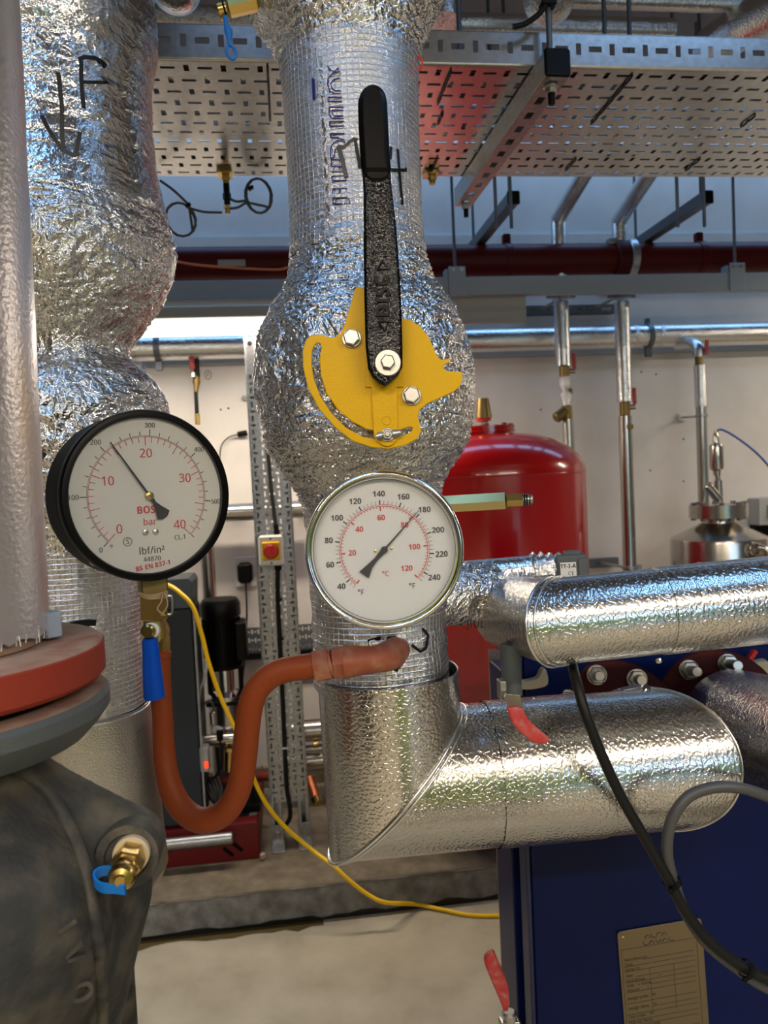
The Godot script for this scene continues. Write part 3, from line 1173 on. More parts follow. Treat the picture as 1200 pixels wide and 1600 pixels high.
	obj("channel", b, "galv_dark", t)
	for px in [[845, 484, 875, 466], [925, 484, 968, 462]]:
		b = B.new()
		cyl(b, Z(px[0], px[1], ZW + 0.03), Z(px[2], px[3], -3.0), 0.006, 8)
		obj("stay_rod", b, "zinc", t)
	thin_risers()
	drain_cock()
	# socket and plug by the pump
	t = thing("power_plug", "black plug with a hanging lead on the wall behind the pump", "plug")
	var s := Z(384, 893, ZW)
	b = B.new()
	box(b, Transform3D(Basis(), s + Vector3(0, 0, 0.045)), Vector3(0.062, 0.085, 0.06), 0.012)
	obj("body", b, "black_plastic", t)
	b = B.new()
	tube(b, smooth([s + Vector3(0, -0.04, 0.04), s + Vector3(0, -0.07, 0.045), s + Vector3(-0.005, -0.2, 0.03), s + Vector3(-0.03, -0.42, 0.04), s + Vector3(-0.05, -0.55, 0.06)]), [0.010, 0.009] + fill(0.004, 23), 8)
	obj("lead", b, "black_cable", t)
	b = B.new()
	box(b, Transform3D(Basis(), s + Vector3(-0.0, 0.0, 0.007)), Vector3(0.09, 0.13, 0.014), 0.004)
	tag(obj("wall_socket", b, "white_plastic"), "white wall socket behind the black plug", "socket")
	# probe on the wall with a thin lead
	t = thing("wall_probe", "small black probe with a curved thin lead on the wall beside the trunking", "sensor")
	b = B.new()
	cyl(b, Z(371, 679, ZW + 0.02), Z(386, 676, ZW + 0.02), 0.012, 12, 0.003)
	obj("head", b, "black_plastic", t)
	b = B.new()
	tube(b, smooth([Z(371, 679, ZW + 0.02), Z(358, 683, ZW + 0.02), Z(346, 696, ZW + 0.02), Z(343, 720, ZW + 0.02)]), 0.003, 6)
	obj("lead", b, "grey_cable", t)
	b = B.new()
	cyl(b, Z(382, 622, ZW), Z(382, 622, ZW + 0.02), 0.012, 14, 0.003)
	tag(obj("wall_stud", b, "zinc"), "round metal stud in the wall beside the perforated tray", "stud")
	# pencil mark: a letter in a ring
	b = B.new()
	var mk0 := Z(325, 586, ZW)
	var ring := []
	for i in 25:
		ring.append(mk0 + Vector3(0.013 * cos(TAU * i / 24.0), 0.019 * sin(TAU * i / 24.0), 0.001))
	tube(b, ring, 0.0012, 5)
	text(b, "F", Transform3D(Basis(), mk0 + Vector3(0, 0, 0.0012)), 0.016, 0.0005)
	tag(obj("pen_mark", b, "black_matt"), "hand drawn letter in a ring on the wall", "marking")
	# level pipe and riser behind the pump
	t = thing("steel_pipe", "bare silver pipe running level behind the perforated tray", "pipe")
	b = B.new()
	var s0 := Z(340, 802, -3.2)
	tube(b, [s0 - Vector3(0.12, 0, 0), Vector3(Z(500, 795, -3.2).x, s0.y, -3.2)], 0.036, 20)
	for ex in [0.05, 0.33]:
		boxa(b, Vector3(s0.x + ex, s0.y - 0.02, ZW), Vector3(s0.x + ex + 0.03, s0.y + 0.02, -3.2))
	obj("jacket", b, "stainless", t)
	t = thing("steel_riser", "upright silver pipe rising behind the black pump motor", "pipe")
	b = B.new()
	var s1 := Z(324, 870, -3.2)
	tube(b, [Vector3(s1.x, s0.y + 0.02, -3.2), Vector3(s1.x, PLY, -3.2)], 0.028, 20)
	obj("jacket", b, "stainless", t)
	# white card tucked behind the wrapped riser
	b = B.new()
	boxa(b, Z(196, 590, ZW), Z(222, 556, ZW) + Vector3(0, 0, 0.05), 0.004)
	tag(obj("junction_box", b, "white_plastic"), "small white box peeping out behind the left wrapped riser", "box")
	# thin copper pipe
	b = B.new()
	tube(b, smooth([Z(235, 404, -2.931), Z(262, 406, -2.931), Z(300, 413, -2.931), Z(360, 418, -2.931), Z(430, 421, -2.931), Z(452, 417, -2.931), Z(490, 405, -2.931)]), 0.0042, 8)
	tag(obj("copper_pipe", b, "copper"), "thin copper pipe sagging in front of the red pipe", "pipe")
	# dust patch on the red pipe: a stuck paper label
	b = B.new()
	var d0 := Z(362, 411, zr + 0.066)
	boxa(b, d0 - Vector3(0.05, 0.012, 0), d0 + Vector3(0.05, 0.012, 0.0015))
	tag(obj("paper_label", b, "pale_grey"), "pale paper label stuck on the dark red pipe", "label")

func fill(x: float, k: int) -> Array:
	var o := []
	for i in k:
		o.append(x)
	return o

func thin_risers() -> void:
	var specs := [
		{"l": "thin foil wrapped riser with brass strainer, left of the pair on the wall", "x": [930, 872, 876, 880, 885], "y": [282, 342, 470, 572, 705], "r": 11.5},
		{"l": "thin foil wrapped riser ending in a long bare pipe, right one of the wall pair", "x": [1030, 968, 971, 975, 984], "y": [282, 345, 470, 628, 900], "r": 11.5}]
	var z := -3.0
	for k in 2:
		var s = specs[k]
		var t := thing("thin_riser", s.l, "pipe", "foil wrapped thin risers")
		var c := Z(s.x[1], s.y[1], z)
		var x := (c.x + Z(s.x[3], s.y[3], z).x) / 2
		var r: float = s.r * mpp(c)
		var top := Vector3(x, c.y, z)
		var b := B.new()
		mitre(b, [Z(s.x[0], s.y[0], z + 0.45) + Vector3(0, 0.1, 0.1), top, Vector3(x, Z(s.x[2], s.y[2] - 3, z).y, z)], r, 20)
		obj("foil_jacket", b, "foil_smooth", t)
		b = B.new()
		var yv := Z(s.x[3], s.y[3], z).y
		tube(b, [Vector3(x, Z(s.x[2], s.y[2] + 2, z).y, z), Vector3(x, yv, z)], r * 1.03, 20)
		obj("foil_jacket", b, "foil_smooth", t)
		b = B.new()
		var yc := Z(s.x[2], s.y[2] - 6, z).y
		cyl(b, Vector3(x, yc - 0.008, z), Vector3(x, yc + 0.008, z), r * 1.25, 20, 0.002)
		for e in [-1, 1]:
			box(b, Transform3D(Basis(), Vector3(x + e * r * 1.6, yc, z)), Vector3(0.025, 0.014, 0.02), 0.003)
		obj("pipe_clip", b, "galv", t)
		b = B.new()
		var u := mpp(c)
		if k == 0:
			cyl(b, Vector3(x + 0.004, yv, z), Vector3(x + 0.004, yv - 18 * u, z), 8 * u, 12, 0.003)
			obj("valve_body", b, "brass_dull", t)
			b = B.new()
			var pts := [Vector3(x + 0.006, yv - 17 * u, z), Vector3(x + 0.006, yv - 30 * u, z), Vector3(x + 0.006, yv - 38 * u, z), Vector3(x + 0.006, yv - 45 * u, z), Vector3(x + 0.006, yv - 55 * u, z), Vector3(x + 0.006, yv - 63 * u, z)]
			tube(b, smooth(pts, 3), [9 * u, 10 * u, 10 * u, 10 * u, 9 * u, 7 * u, 5 * u, 7 * u, 9 * u, 10 * u, 9 * u, 8 * u, 7 * u, 6 * u, 5 * u, 5 * u], 14)
			obj("tape_wrap", b, "foil", t)
			b = B.new()
			cyl(b, Vector3(x + 0.006, yv - 40 * u, z), Vector3(x + 0.03, yv - 40 * u, z + 0.012), 0.012, 10, 0.002)
			obj("drain_plug", b, "brass_dull", t)
			b = B.new()
			cyl(b, Vector3(x + 0.008, yv - 62 * u, z), Vector3(x + 0.01, yv - 86 * u, z), 8 * u, 14, 0.003)
			cyl(b, Vector3(x + 0.006, yv - 70 * u, z), Vector3(x - 17 * u, yv - 82 * u, z + 0.01), 8.5 * u, 14, 0.004)
			obj("strainer", b, "brass_dull", t)
			b = B.new()
			tube(b, [Vector3(x + 0.012, yv - 84 * u, z), Vector3(x + 0.012, 0.3, z)], 9 * u, 18)
			obj("bare_pipe", b, "zinc", t)
		else:
			cyl(b, Vector3(x, yv, z), Vector3(x, yv - 22 * u, z), 8 * u, 14, 0.003)
			obj("valve_body", b, "brass_dull", t)
			b = B.new()
			tube(b, [Vector3(x + 0.008, yv - 22 * u, z), Vector3(x + 0.008, yv - 36 * u, z)], 6 * u, 12)
			obj("tape_wrap", b, "foil", t)
			b = B.new()
			cyl(b, Vector3(x + 0.012, yv - 36 * u, z + 0.012), Vector3(x + 0.012, yv - 43 * u, z + 0.012), 6 * u, 10, 0.002)
			obj("drain_plug", b, "brass_dull", t)
			b = B.new()
			tube(b, [Vector3(x + 0.004, yv - 22 * u, z - 0.01), Vector3(x + 0.004, 0.3, z - 0.01)], 10.5 * u, 20)
			obj("bare_pipe", b, "stainless", t)
			b = B.new()
			var yb := Z(985, 887, z).y
			cyl(b, Vector3(x, yb - 0.008, z), Vector3(x, yb + 0.008, z), 12.5 * u, 20, 0.002)
			box(b, Transform3D(Basis(), Vector3(x + 0.04, yb, z)), Vector3(0.02, 0.02, 0.016), 0.003)
			obj("pipe_clip", b, "galv", t)
		# lever to the right of the valve
		b = B.new()
		var lx := x + (15 if k == 0 else 13) * u
		var ly := yv + (6 if k == 0 else 8) * u
		box(b, Transform3D(Basis(Vector3.BACK, 0.02), Vector3(lx, ly, z + 0.02)), Vector3(5.5 * u, 26 * u, 0.012), 0.003)
		obj("lever", b, "red_sleeve", t)
		b = B.new()
		cyl(b, Vector3(x, yv - 9 * u, z), Vector3(lx + 2 * u, yv - 9 * u, z + 0.02), 4 * u, 10, 0.001)
		obj("valve_stem", b, "zinc", t)
	# wall channel with stays under the two pipes
	var tt := thing("wall_bracket", "small pale wall bracket with a stay rod behind the thin risers, low down", "bracket")
	var b2 := B.new()
	var q := Z(940, 878, ZW)
	boxa(b2, q + Vector3(-0.07, -0.02, 0), q + Vector3(0.07, 0.02, 0.03), 0.003)
	obj("channel", b2, "galv_dark", tt)
	b2 = B.new()
	cyl(b2, q + Vector3(-0.02, 0, 0.03), Z(975, 886, -3.0), 0.006, 8)
	obj("stay_rod", b2, "zinc", tt)
	# third riser with a red lever, down to the separator
	var t3 := thing("separator_riser", "silver wrapped riser with red lever dropping to the stainless vessel", "pipe")
	var z3 := -3.1
	var p := Z(1092, 560, z3)
	var u3 := mpp(p)
	var x3 := p.x
	var ys := func(py: float) -> float: return Z(1092, py, z3).y
	b2 = B.new()
	tube(b2, smooth([Vector3(x3 - 0.02, ys.call(528), ZW + 0.11), Vector3(x3 - 0.005, ys.call(532), z3 - 0.05), Vector3(x3, ys.call(545), z3), Vector3(x3, ys.call(557), z3)], 4), 0.026, 16)
	obj("branch", b2, "foil_smooth", t3)
	b2 = B.new()
	cyl(b2, Vector3(x3, ys.call(556), z3), Vector3(x3, ys.call(571), z3), 0.017, 14, 0.003)
	obj("valve_body", b2, "brass_dull", t3)
	b2 = B.new()
	box(b2, Transform3D(Basis(Vector3.BACK, -0.06), Vector3(x3 + 6 * u3, ys.call(545), z3 + 0.035)), Vector3(0.016, 0.062, 0.012), 0.003)
	obj("lever", b2, "red_sleeve", t3)
	b2 = B.new()
	tube(b2, [Vector3(x3 + 0.002, ys.call(571), z3), Vector3(x3 + 0.004, ys.call(636), z3)], 0.0245, 20)
	obj("foil_jacket", b2, "foil_smooth", t3)
	b2 = B.new()
	tube(b2, [Vector3(x3 + 0.004, ys.call(636), z3), Vector3(x3 + 0.004, ys.call(800), z3)], 0.0225, 20)
	obj("bare_pipe", b2, "zinc", t3)
	b2 = B.new()
	cyl(b2, Vector3(x3 + 0.004, ys.call(652), z3), Vector3(x3 + 0.004, ys.call(648), z3), 0.028, 20, 0.002)
	cyl(b2, Vector3(x3 - 0.02, ys.call(651), z3), Z(1067, 652, ZW + 0.02), 0.005, 8)
	obj("pipe_clip", b2, "galv", t3)
	b2 = B.new()
	box(b2, Transform3D(Basis(), Z(1066, 652, ZW + 0.01)), Vector3(0.035, 0.035, 0.02), 0.003)
	obj("wall_pad", b2, "white_plastic", t3)

func drain_cock() -> void:
	var z := ZW + 0.1
	var t := thing("drain_valve", "red lever valve with brass tail hanging under the wall pipe, left", "valve")
	var u := mpp(Z(303, 600, z))
	var b := B.new()
	var p := func(px: float, py: float) -> Vector3: return Z(px, py, z)
	cyl(b, p.call(306, 550), p.call(308, 590), 4.5 * u, 12, 0.002)
	obj("tail", b, "black_cable", t)
	b = B.new()
	tube(b, [p.call(307, 588), p.call(307, 598), p.call(307, 602), p.call(306.5, 612)], [5 * u, 6 * u, 4.5 * u, 3.5 * u], 12)
	obj("body", b, "brass_dull", t)
	b = B.new()
	tube(b, [p.call(306, 612), p.call(308, 650)], 3.2 * u, 10)
	obj("spindle", b, "black_cable", t)
	b = B.new()
	cyl(b, p.call(308, 646), p.call(309, 664), 4 * u, 10, 0.002)
	obj("outlet", b, "brass", t)
	b = B.new()
	box(b, Transform3D(Basis(Vector3.BACK, 0.05), p.call(301, 566) + Vector3(0, 0, 0.03)), Vector3(0.022, 0.068, 0.014), 0.004)
	obj("lever", b, "red_sleeve", t)
	b = B.new()
	box(b, Transform3D(Basis(), p.call(303, 587) + Vector3(0, 0, 0.02)), Vector3(0.018, 0.026, 0.03), 0.005)
	obj("stem", b, "zinc", t)

# ---------------------------------------------------------------- red expansion vessel
func red_tank() -> void:
	var z := -2.77
	var t := thing("expansion_vessel", "large glossy red expansion vessel with domed top behind the wrapped valve", "tank")
	var sh := Z(908, 745, z)
	var cx := Z(762, 745, z).x
	var r := 149.0 * mpp(Z(765, 745, z))
	var ysh := Z(765, 742, z).y
	var ytop := Z(765, 678, z).y
	var pr := [Vector2(0, 0.2), Vector2(r * 0.8, 0.22), Vector2(r, 0.34), Vector2(r, ysh - 0.006), Vector2(r * 1.0, ysh)]
	for k in 15:
		var a := PI / 2 * k / 14.0
		var rr := r * pow(cos(a), 0.72)
		pr.append(Vector2(maxf(rr, 0.0), ysh + (ytop - ysh) * pow(sin(a), 1.05)))
	var b := B.new()
	lathe(b, Transform3D(Basis(), Vector3(cx, 0, z)), pr, 72, 40.0)
	obj("shell", b, "red_gloss", t)
	b = B.new()
	tube(b, ring3(Vector3(cx, ysh - 0.004, z), r + 0.0005, 64), 0.0025, 6)
	obj("weld_seam", b, "red_gloss", t)
	b = B.new()
	var u := mpp(Z(757, 670, z))
	var fl := 45 * u
	lathe(b, Transform3D(Basis(), Vector3(cx, ytop - 0.004, z)), [Vector2(0, -0.02), Vector2(fl * 0.9, -0.02), Vector2(fl * 0.9, 3 * u), Vector2(fl, 3 * u), Vector2(fl, 7 * u), Vector2(fl * 0.96, 7 * u), Vector2(fl * 0.96, 9 * u), Vector2(fl, 9 * u), Vector2(fl, 13 * u), Vector2(0, 13 * u)], 40)
	var f := obj("flange", b, "red_gloss", t)
	for k in 8:
		b = B.new()
		var a := TAU * (k + 0.3) / 8
		var c := Vector3(cx + cos(a) * fl * 0.86, ytop - 0.004 + 13 * u, z + sin(a) * fl * 0.86)
		ngon(b, c, c + Vector3(0, 0.008, 0), 0.010)
		obj("bolt", b, "red_skid", f)
	b = B.new()
	var y0 := ytop - 0.004 + 13 * u
	var cv := Vector3(Z(755, 640, z).x, y0, z)
	lathe(b, Transform3D(Basis(), cv), [Vector2(0, 0), Vector2(7 * u, 0), Vector2(7 * u, 3 * u), Vector2(5 * u, 4 * u), Vector2(5 * u, 7 * u), Vector2(10 * u, 9 * u), Vector2(0, 9 * u)], 20)
	obj("neck", b, "zinc", t)
	b = B.new()
	lathe(b, Transform3D(Basis(), cv + Vector3(0, 9 * u, 0)), [Vector2(0, 0), Vector2(11.5 * u, 0), Vector2(12 * u, 5 * u), Vector2(0, 5 * u)], 20)
	obj("red_ring", b, "red_plastic", t)
	b = B.new()
	lathe(b, Transform3D(Basis(), cv + Vector3(0, 14 * u, 0)), [Vector2(0, 0), Vector2(13 * u, 0), Vector2(12.5 * u, 3 * u), Vector2(9.5 * u, 27 * u), Vector2(8.5 * u, 30 * u), Vector2(0, 30 * u)], 24)
	obj("relief_cap", b, "brass_dull", t)
	for k in 3:
		b = B.new()
		var a := TAU * k / 3 + 0.5
		boxa(b, Vector3(cx + cos(a) * r * 0.7 - 0.04, PLY if z < PLZ else 0.0, z + sin(a) * r * 0.7 - 0.02), Vector3(cx + cos(a) * r * 0.7 + 0.04, 0.26, z + sin(a) * r * 0.7 + 0.02), 0.004)
		obj("leg", b, "red_gloss", t)

func ring3(c: Vector3, r: float, k: int, xf := Basis()) -> Array:
	var o := []
	for i in k + 1:
		o.append(c + xf * Vector3(r * cos(TAU * i / k), 0, r * sin(TAU * i / k)))
	return o

# ---------------------------------------------------------------- stainless air and dirt separator
func separator() -> void:
	var z := -2.95
	var t := thing("air_separator", "brushed stainless vessel with bolted top flange, air vent and small gauge", "vessel")
	var c := Z(1124, 870, z)
	var u := mpp(c)
	var ysh := Z(1124, 841, z).y
	var R := 72 * u
	var fr := 43 * u
	var yf0 := Z(1124, 808, z).y
	var yf1 := Z(1124, 786, z).y
	var b := B.new()
	var base := Vector3(c.x, 0, z)
	lathe(b, Transform3D(Basis(), base), [Vector2(0, 0.3), Vector2(R * 0.9, 0.32), Vector2(R, 0.4), Vector2(R, ysh - 0.006), Vector2(R * 0.985, ysh + 0.004), Vector2(R * 0.8, ysh + 0.022), Vector2(25 * u, yf0 - 0.022), Vector2(24 * u, yf0)], 56, 40.0)
	var body := obj("shell", b, "stainless", t)
	for k in 3:
		b = B.new()
		var a := TAU * k / 3 + 0.3
		cyl(b, Vector3(c.x + cos(a) * R * 0.8, PLY, z + sin(a) * R * 0.8), Vector3(c.x + cos(a) * R * 0.8, 0.4, z + sin(a) * R * 0.8), 0.02, 12)
		obj("leg", b, "stainless", t)
	b = B.new()
	lathe(b, Transform3D(Basis(), Vector3(c.x, yf0, z)), [Vector2(0, 0), Vector2(fr, 0), Vector2(fr, 9.5 * u), Vector2(fr * 0.95, 9.5 * u), Vector2(fr * 0.95, 11 * u), Vector2(fr, 11 * u), Vector2(fr, 20 * u), Vector2(0, 20 * u)], 48)
	var fl := obj("flange", b, "stainless", t)
	for k in 8:
		b = B.new()
		var a := TAU * (k + 0.5) / 8
		var q := Vector3(c.x + cos(a) * fr * 0.84, yf0, z + sin(a) * fr * 0.84)
		ngon(b, q + Vector3(0, 20 * u, 0), q + Vector3(0, 24 * u, 0), 4.5 * u)
		ngon(b, q + Vector3(0, -4 * u, 0), q, 4.5 * u)
		obj("bolt", b, "steel", fl)
	# air vent with strainer
	var p := func(px: float, py: float) -> Vector3: return Z(px, py, z)
	b = B.new()
	cyl(b, p.call(1124, 786), p.call(1122, 750), 6 * u, 16, 0.002)
	cyl(b, p.call(1122, 752), p.call(1121, 742), 4 * u, 16, 0.001)
	obj("vent_pipe", b, "steel", t)
	b = B.new()
	cyl(b, p.call(1123, 780), p.call(1104, 757), 7.5 * u, 18, 0.003)
	obj("strainer", b, "stainless", t)
	b = B.new()
	var vb: Vector3 = p.call(1120, 735)
	lathe(b, Transform3D(Basis(), vb), [Vector2(0, -8 * u), Vector2(5 * u, -8 * u), Vector2(6 * u, 0), Vector2(9.5 * u, 2 * u), Vector2(10.5 * u, 5 * u), Vector2(10.5 * u, 36 * u), Vector2(9.5 * u, 40 * u), Vector2(5 * u, 42 * u), Vector2(4.5 * u, 54 * u), Vector2(3 * u, 58 * u), Vector2(0, 58 * u)], 24)
	obj("air_vent", b, "stainless", t)
	b = B.new()
	cyl(b, vb + Vector3(0, 57 * u, 0), vb + Vector3(0.002, 62 * u, 0), 3 * u, 10, 0.001)
	obj("tube_fitting", b, "brass", t)
	b = B.new()
	var tp := vb + Vector3(0.002, 61 * u, 0)
	tube(b, smooth([tp, tp + Vector3(10 * u, 1.5 * u, 0), Z(1150, 683, z), Z(1180, 706, z), Z(1205, 733, z), Z(1240, 780, z), Z(1290, 870, z - 0.2)]), 0.0045, 8)
	tag(obj("vent_hose", b, "blue_tube"), "thin blue hose arching from the vessel's air vent", "hose")
	# sticker
	b = B.new()
	var pv := PackedVector3Array()
	var nv := PackedVector3Array()
	var uv := PackedVector2Array()
	for e in 2:
		for k in 9:
			var a := lerpf(deg_to_rad(98 + 22), deg_to_rad(98 - 18 + 4 + 40), k / 8.0)
			a = lerpf(deg_to_rad(146), deg_to_rad(104), k / 8.0)
			var d := Vector3(cos(a), 0, sin(a))
			pv.append(Vector3(c.x, ysh - (0.078 + 0.10 * e), z) + d * (R + 0.001)); nv.append(d); uv.append(Vector2(k / 8.0, e))
	b.grid(pv, nv, uv, 2, 9)
	obj("sticker", b, "label_pink", t)
	b = B.new()
	for e in 5:
		for k in 8:
			if e == 0 and (k < 1 or k > 6):
				continue
			var a := lerpf(deg_to_rad(143), deg_to_rad(112 + 4 * (e % 2)), k / 8.0)
			var a2 := lerpf(deg_to_rad(143), deg_to_rad(112 + 4 * (e % 2)), (k + 0.9) / 8.0)
			var o := Vector3(c.x, ysh - 0.088 - 0.016 * e, z)
			var d := Vector3(cos(a), 0, sin(a))
			var d2 := Vector3(cos(a2), 0, sin(a2))
			var hh := Vector3(0, 0.004 if e == 0 else 0.0022, 0)
			b.quad(o + d * (R + 0.002) - hh, o + d2 * (R + 0.002) - hh, o + d2 * (R + 0.002) + hh, o + d * (R + 0.002) + hh, d)
	obj("sticker_lines", b, "blue_edge", t)
	# small gauge and drain cock on its side
	var gz := z + R * 0.86
	var gp := Z(1151, 864, gz)
	var gu := mpp(gp)
	b = B.new()
	lathe(b, AX(gp - Vector3(0, 0, 0.03), Vector3(-0.15, 0, 1)), [Vector2(0, 0), Vector2(9 * gu, 0), Vector2(10.5 * gu, 0.006), Vector2(10.5 * gu, 0.026), Vector2(9 * gu, 0.03), Vector2(8.6 * gu, 0.027), Vector2(0, 0.027)], 28)
	var gg := obj("small_gauge", b, "steel", t)
	b = B.new()
	var gx := AX(gp + Vector3(-0.0005, 0, -0.0015), Vector3(-0.15, 0, 1))
	lathe(b, gx, [Vector2(8.4 * gu, 0.0005), Vector2(0, 0.0008)], 24)
	obj("gauge_dial", b, "dial_white", gg)
	b = B.new()
	box(b, Transform3D(Basis(Vector3.BACK, -0.8), gp + Vector3(-0.001, 0, 0.002)), Vector3(0.002, 10 * gu, 0.001))
	obj("gauge_needle", b, "black_plastic", gg)
	b = B.new()
	var vp := Z(1176, 862, gz + 0.02)
	cyl(b, vp + Vector3(-0.02, 0.01, -0.06), vp + Vector3(0, 0.012, 0.02), 11 * gu, 20, 0.004)
	ngon(b, vp + Vector3(-0.03, 0.012, 0.0), vp + Vector3(0.03, 0.012, 0.0), 9 * gu)
	tube(b, smooth([vp + Vector3(0.01, 0.02, 0.02), vp + Vector3(0.03, 0.01, 0.035), vp + Vector3(0.04, -0.02, 0.04), vp + Vector3(0.042, -0.06, 0.04)]), 5 * gu, 12)
	cyl(b, vp + Vector3(-0.01, -0.02, 0.0), vp + Vector3(-0.012, -0.05, 0.01), 9 * gu, 16, 0.006)
	obj("drain_cock", b, "stainless", t)
	# mark on the dome
	for k in 4:
		b = B.new()
		var q := Vector3(c.x + (8 + 6 * k) * u, yf0 - (17 + 1.3 * k) * u, z + 30 * u)
		box(b, Transform3D(Basis(Vector3.BACK, -0.5 - 0.3 * (k % 2)) * Basis(Vector3.RIGHT, 0.5), q), Vector3(2.2 * u, 11 * u, 0.002))
		obj("pen_mark", b, "ink_black", t)
	# isolator on the wall
	var t2 := thing("rotary_isolator", "pale grey isolator box with yellow switch at the photo's edge", "switch", "rotary isolators")
	var q2 := Z(1191, 800, ZW + 0.06)
	b = B.new()
	boxa(b, Vector3(q2.x - 0.036, q2.y - 0.06, ZW), Vector3(q2.x + 0.1, q2.y + 0.065, ZW + 0.09), 0.006)
	obj("box", b, "pale_grey", t2)
	b = B.new()
	boxa(b, Vector3(q2.x + 0.004, q2.y - 0.03, ZW + 0.09), Vector3(q2.x + 0.066, q2.y + 0.035, ZW + 0.1), 0.004)
	obj("switch_plate", b, "yellow_paint", t2)
	b = B.new()
	cyl(b, Vector3(q2.x + 0.035, q2.y, ZW + 0.1), Vector3(q2.x + 0.035, q2.y, ZW + 0.115), 0.02, 20, 0.003)
	obj("knob", b, "red_plastic", t2)
	b = B.new()
	boxa(b, Vector3(q2.x - 0.03, q2.y - 0.12, ZW), Vector3(q2.x + 0.06, q2.y - 0.062, ZW + 0.05), 0.005)
	tag(obj("cable_gland_box", b, "black_plastic"), "black gland box under the grey isolator", "box")

# ---------------------------------------------------------------- booster pump set
func pump_set() -> void:
	var b: B
	# red base frame
	var z0 := Y(405, 1341, PLY).z
	var t := thing("base_frame", "red painted steel base frame of the pump set with slotted end", "frame")
	var x1 := Y(406, 1341, PLY).x
	var h := Z(406, 1284, z0).y - PLY
	b = B.new()
	boxa(b, Vector3(x1 - 1.1, PLY, z0 - 0.006), Vector3(x1, PLY + h, z0), 0.002)
	boxa(b, Vector3(x1 - 1.1, PLY + h - 0.006, z0 - 0.06), Vector3(x1, PLY + h, z0 - 0.006), 0.002)
	boxa(b, Vector3(x1 - 0.006, PLY, z0 - 0.55), Vector3(x1, PLY + h, z0 - 0.006), 0.002)
	obj("frame_beam", b, "red_skid", t)
	b = B.new()
	for px in [[357, 1331], [371, 1323]]:
		box(b, Transform3D(Basis(Vector3.BACK, -0.75), Z(px[0], px[1], z0 + 0.0005)), Vector3(0.046, 0.013, 0.002))
	obj("slot", b, "black_matt", t)
	b = B.new()
	var e0 := Z(364, 1309, z0 + 0.03)
	cyl(b, Vector3(e0.x - 0.9, e0.y, z0 + 0.03), Vector3(e0.x, e0.y, z0 + 0.03), 9.5 * mpp(e0), 20, 0.003)
	tag(obj("drain_pipe", b, "galv"), "grey galvanised pipe lying along the red base frame", "pipe")
	# slate control cabinet
	t = thing("control_cabinet", "tall narrow dark slate control cabinet beside the pump", "cabinet")
	var zc := z0 - 0.02
	var cr := Z(306, 1050, zc)
	var yt := Z(300, 905, zc).y
	var yb := PLY + h
	b = B.new()
	var xr := cr.x
	var xl := xr - 0.30
	boxa(b, Vector3(xl, yb, zc - 0.22), Vector3(xr, yt - 0.1, zc), 0.01)
	obj("body", b, "slate_panel", t)
	b = B.new()
	var poly := PackedVector2Array([Vector2(xl, yt - 0.1), Vector2(xr, yt - 0.1), Vector2(xr, yt - 0.015), Vector2(xr - 0.012, yt), Vector2(xl, yt)])
	extrude(b, poly, [], func(q: Vector2, d: float) -> Vector3: return Vector3(q.x, q.y, zc - d - 0.045 * clampf((q.y - yt + 0.1) / 0.1, 0, 1)), Vector3(0, 0.4, 0.9).normalized(), 0.17, 0.003, 0.003)
	obj("hood", b, "slate_panel", t)
	b = B.new()
	var hp := Z(264, 945, zc - 0.02)
	var hh := smooth([hp + Vector3(-0.012, 0.03, 0.012), hp + Vector3(0.012, 0.03, 0.012), hp + Vector3(0.014, 0.0, 0.016), hp + Vector3(0.01, -0.03, 0.02), hp + Vector3(-0.012, -0.028, 0.02)], 4)
	tube(b, hh, 0.004, 8)
	obj("handle", b, "zinc", t)
	b = B.new()
	boxa(b, Vector3(xr, yb, zc - 0.02), Vector3(xr + 0.008, yt - 0.1, zc + 0.002), 0.002)
	obj("edge_trim", b, "galv", t)
	# pump with black finned motor
	t = thing("booster_pump", "vertical booster pump with black finned motor and chrome body", "pump")
	var zp := -3.0
	var u := mpp(Z(348, 980, zp))
	var pc := Z(346, 985, zp)
	var yy := func(py: float) -> float: return Z(350, py, zp).y
	var mr := 30 * u
	b = B.new()
	lathe(b, Transform3D(Basis(), Vector3(pc.x, yy.call(962), zp)), [Vector2(0, 0), Vector2(mr * 1.02, 0), Vector2(mr * 1.04, 4 * u), Vector2(mr * 1.04, 20 * u), Vector2(mr * 0.9, 27 * u), Vector2(mr * 0.5, 28 * u), Vector2(0, 28 * u)], 36)
	obj("fan_cowl", b, "black_plastic", t)
	b = B.new()
	lathe(b, Transform3D(Basis(), Vector3(pc.x, yy.call(1042), zp)), [Vector2(0, 0), Vector2(mr * 1.0, 0), Vector2(mr * 1.0, 5 * u), Vector2(mr * 0.86, 6 * u), Vector2(mr * 0.86, 80 * u), Vector2(0, 80 * u)], 36)
	var mo := obj("motor", b, "black_plastic", t)
	for k in 28:
		b = B.new()
		var a := TAU * k / 28
		var dd := Vector3(cos(a), 0, sin(a))
		box(b, Transform3D(Basis(Vector3.UP, -a), Vector3(pc.x, (yy.call(1036) + yy.call(965)) / 2, zp) + dd * mr * 0.92), Vector3(mr * 0.16, yy.call(965) - yy.call(1036), 0.004), 0.001)
		obj("fin", b, "black_plastic", mo)
	b = B.new()
	box(b, Transform3D(Basis(), Vector3(pc.x + mr * 1.0, yy.call(1000), zp + 0.01)), Vector3(0.045, 62 * u, 0.1), 0.01)
	obj("terminal_box", b, "black_plastic", t)
	b = B.new()
	lathe(b, Transform3D(Basis(), Vector3(pc.x + 2 * u, yy.call(1160), zp)), [Vector2(0, 0), Vector2(24 * u, 0), Vector2(24 * u, 70 * u), Vector2(0, 70 * u)], 30)
	obj("pump_body", b, "stainless", t)
	b = B.new()
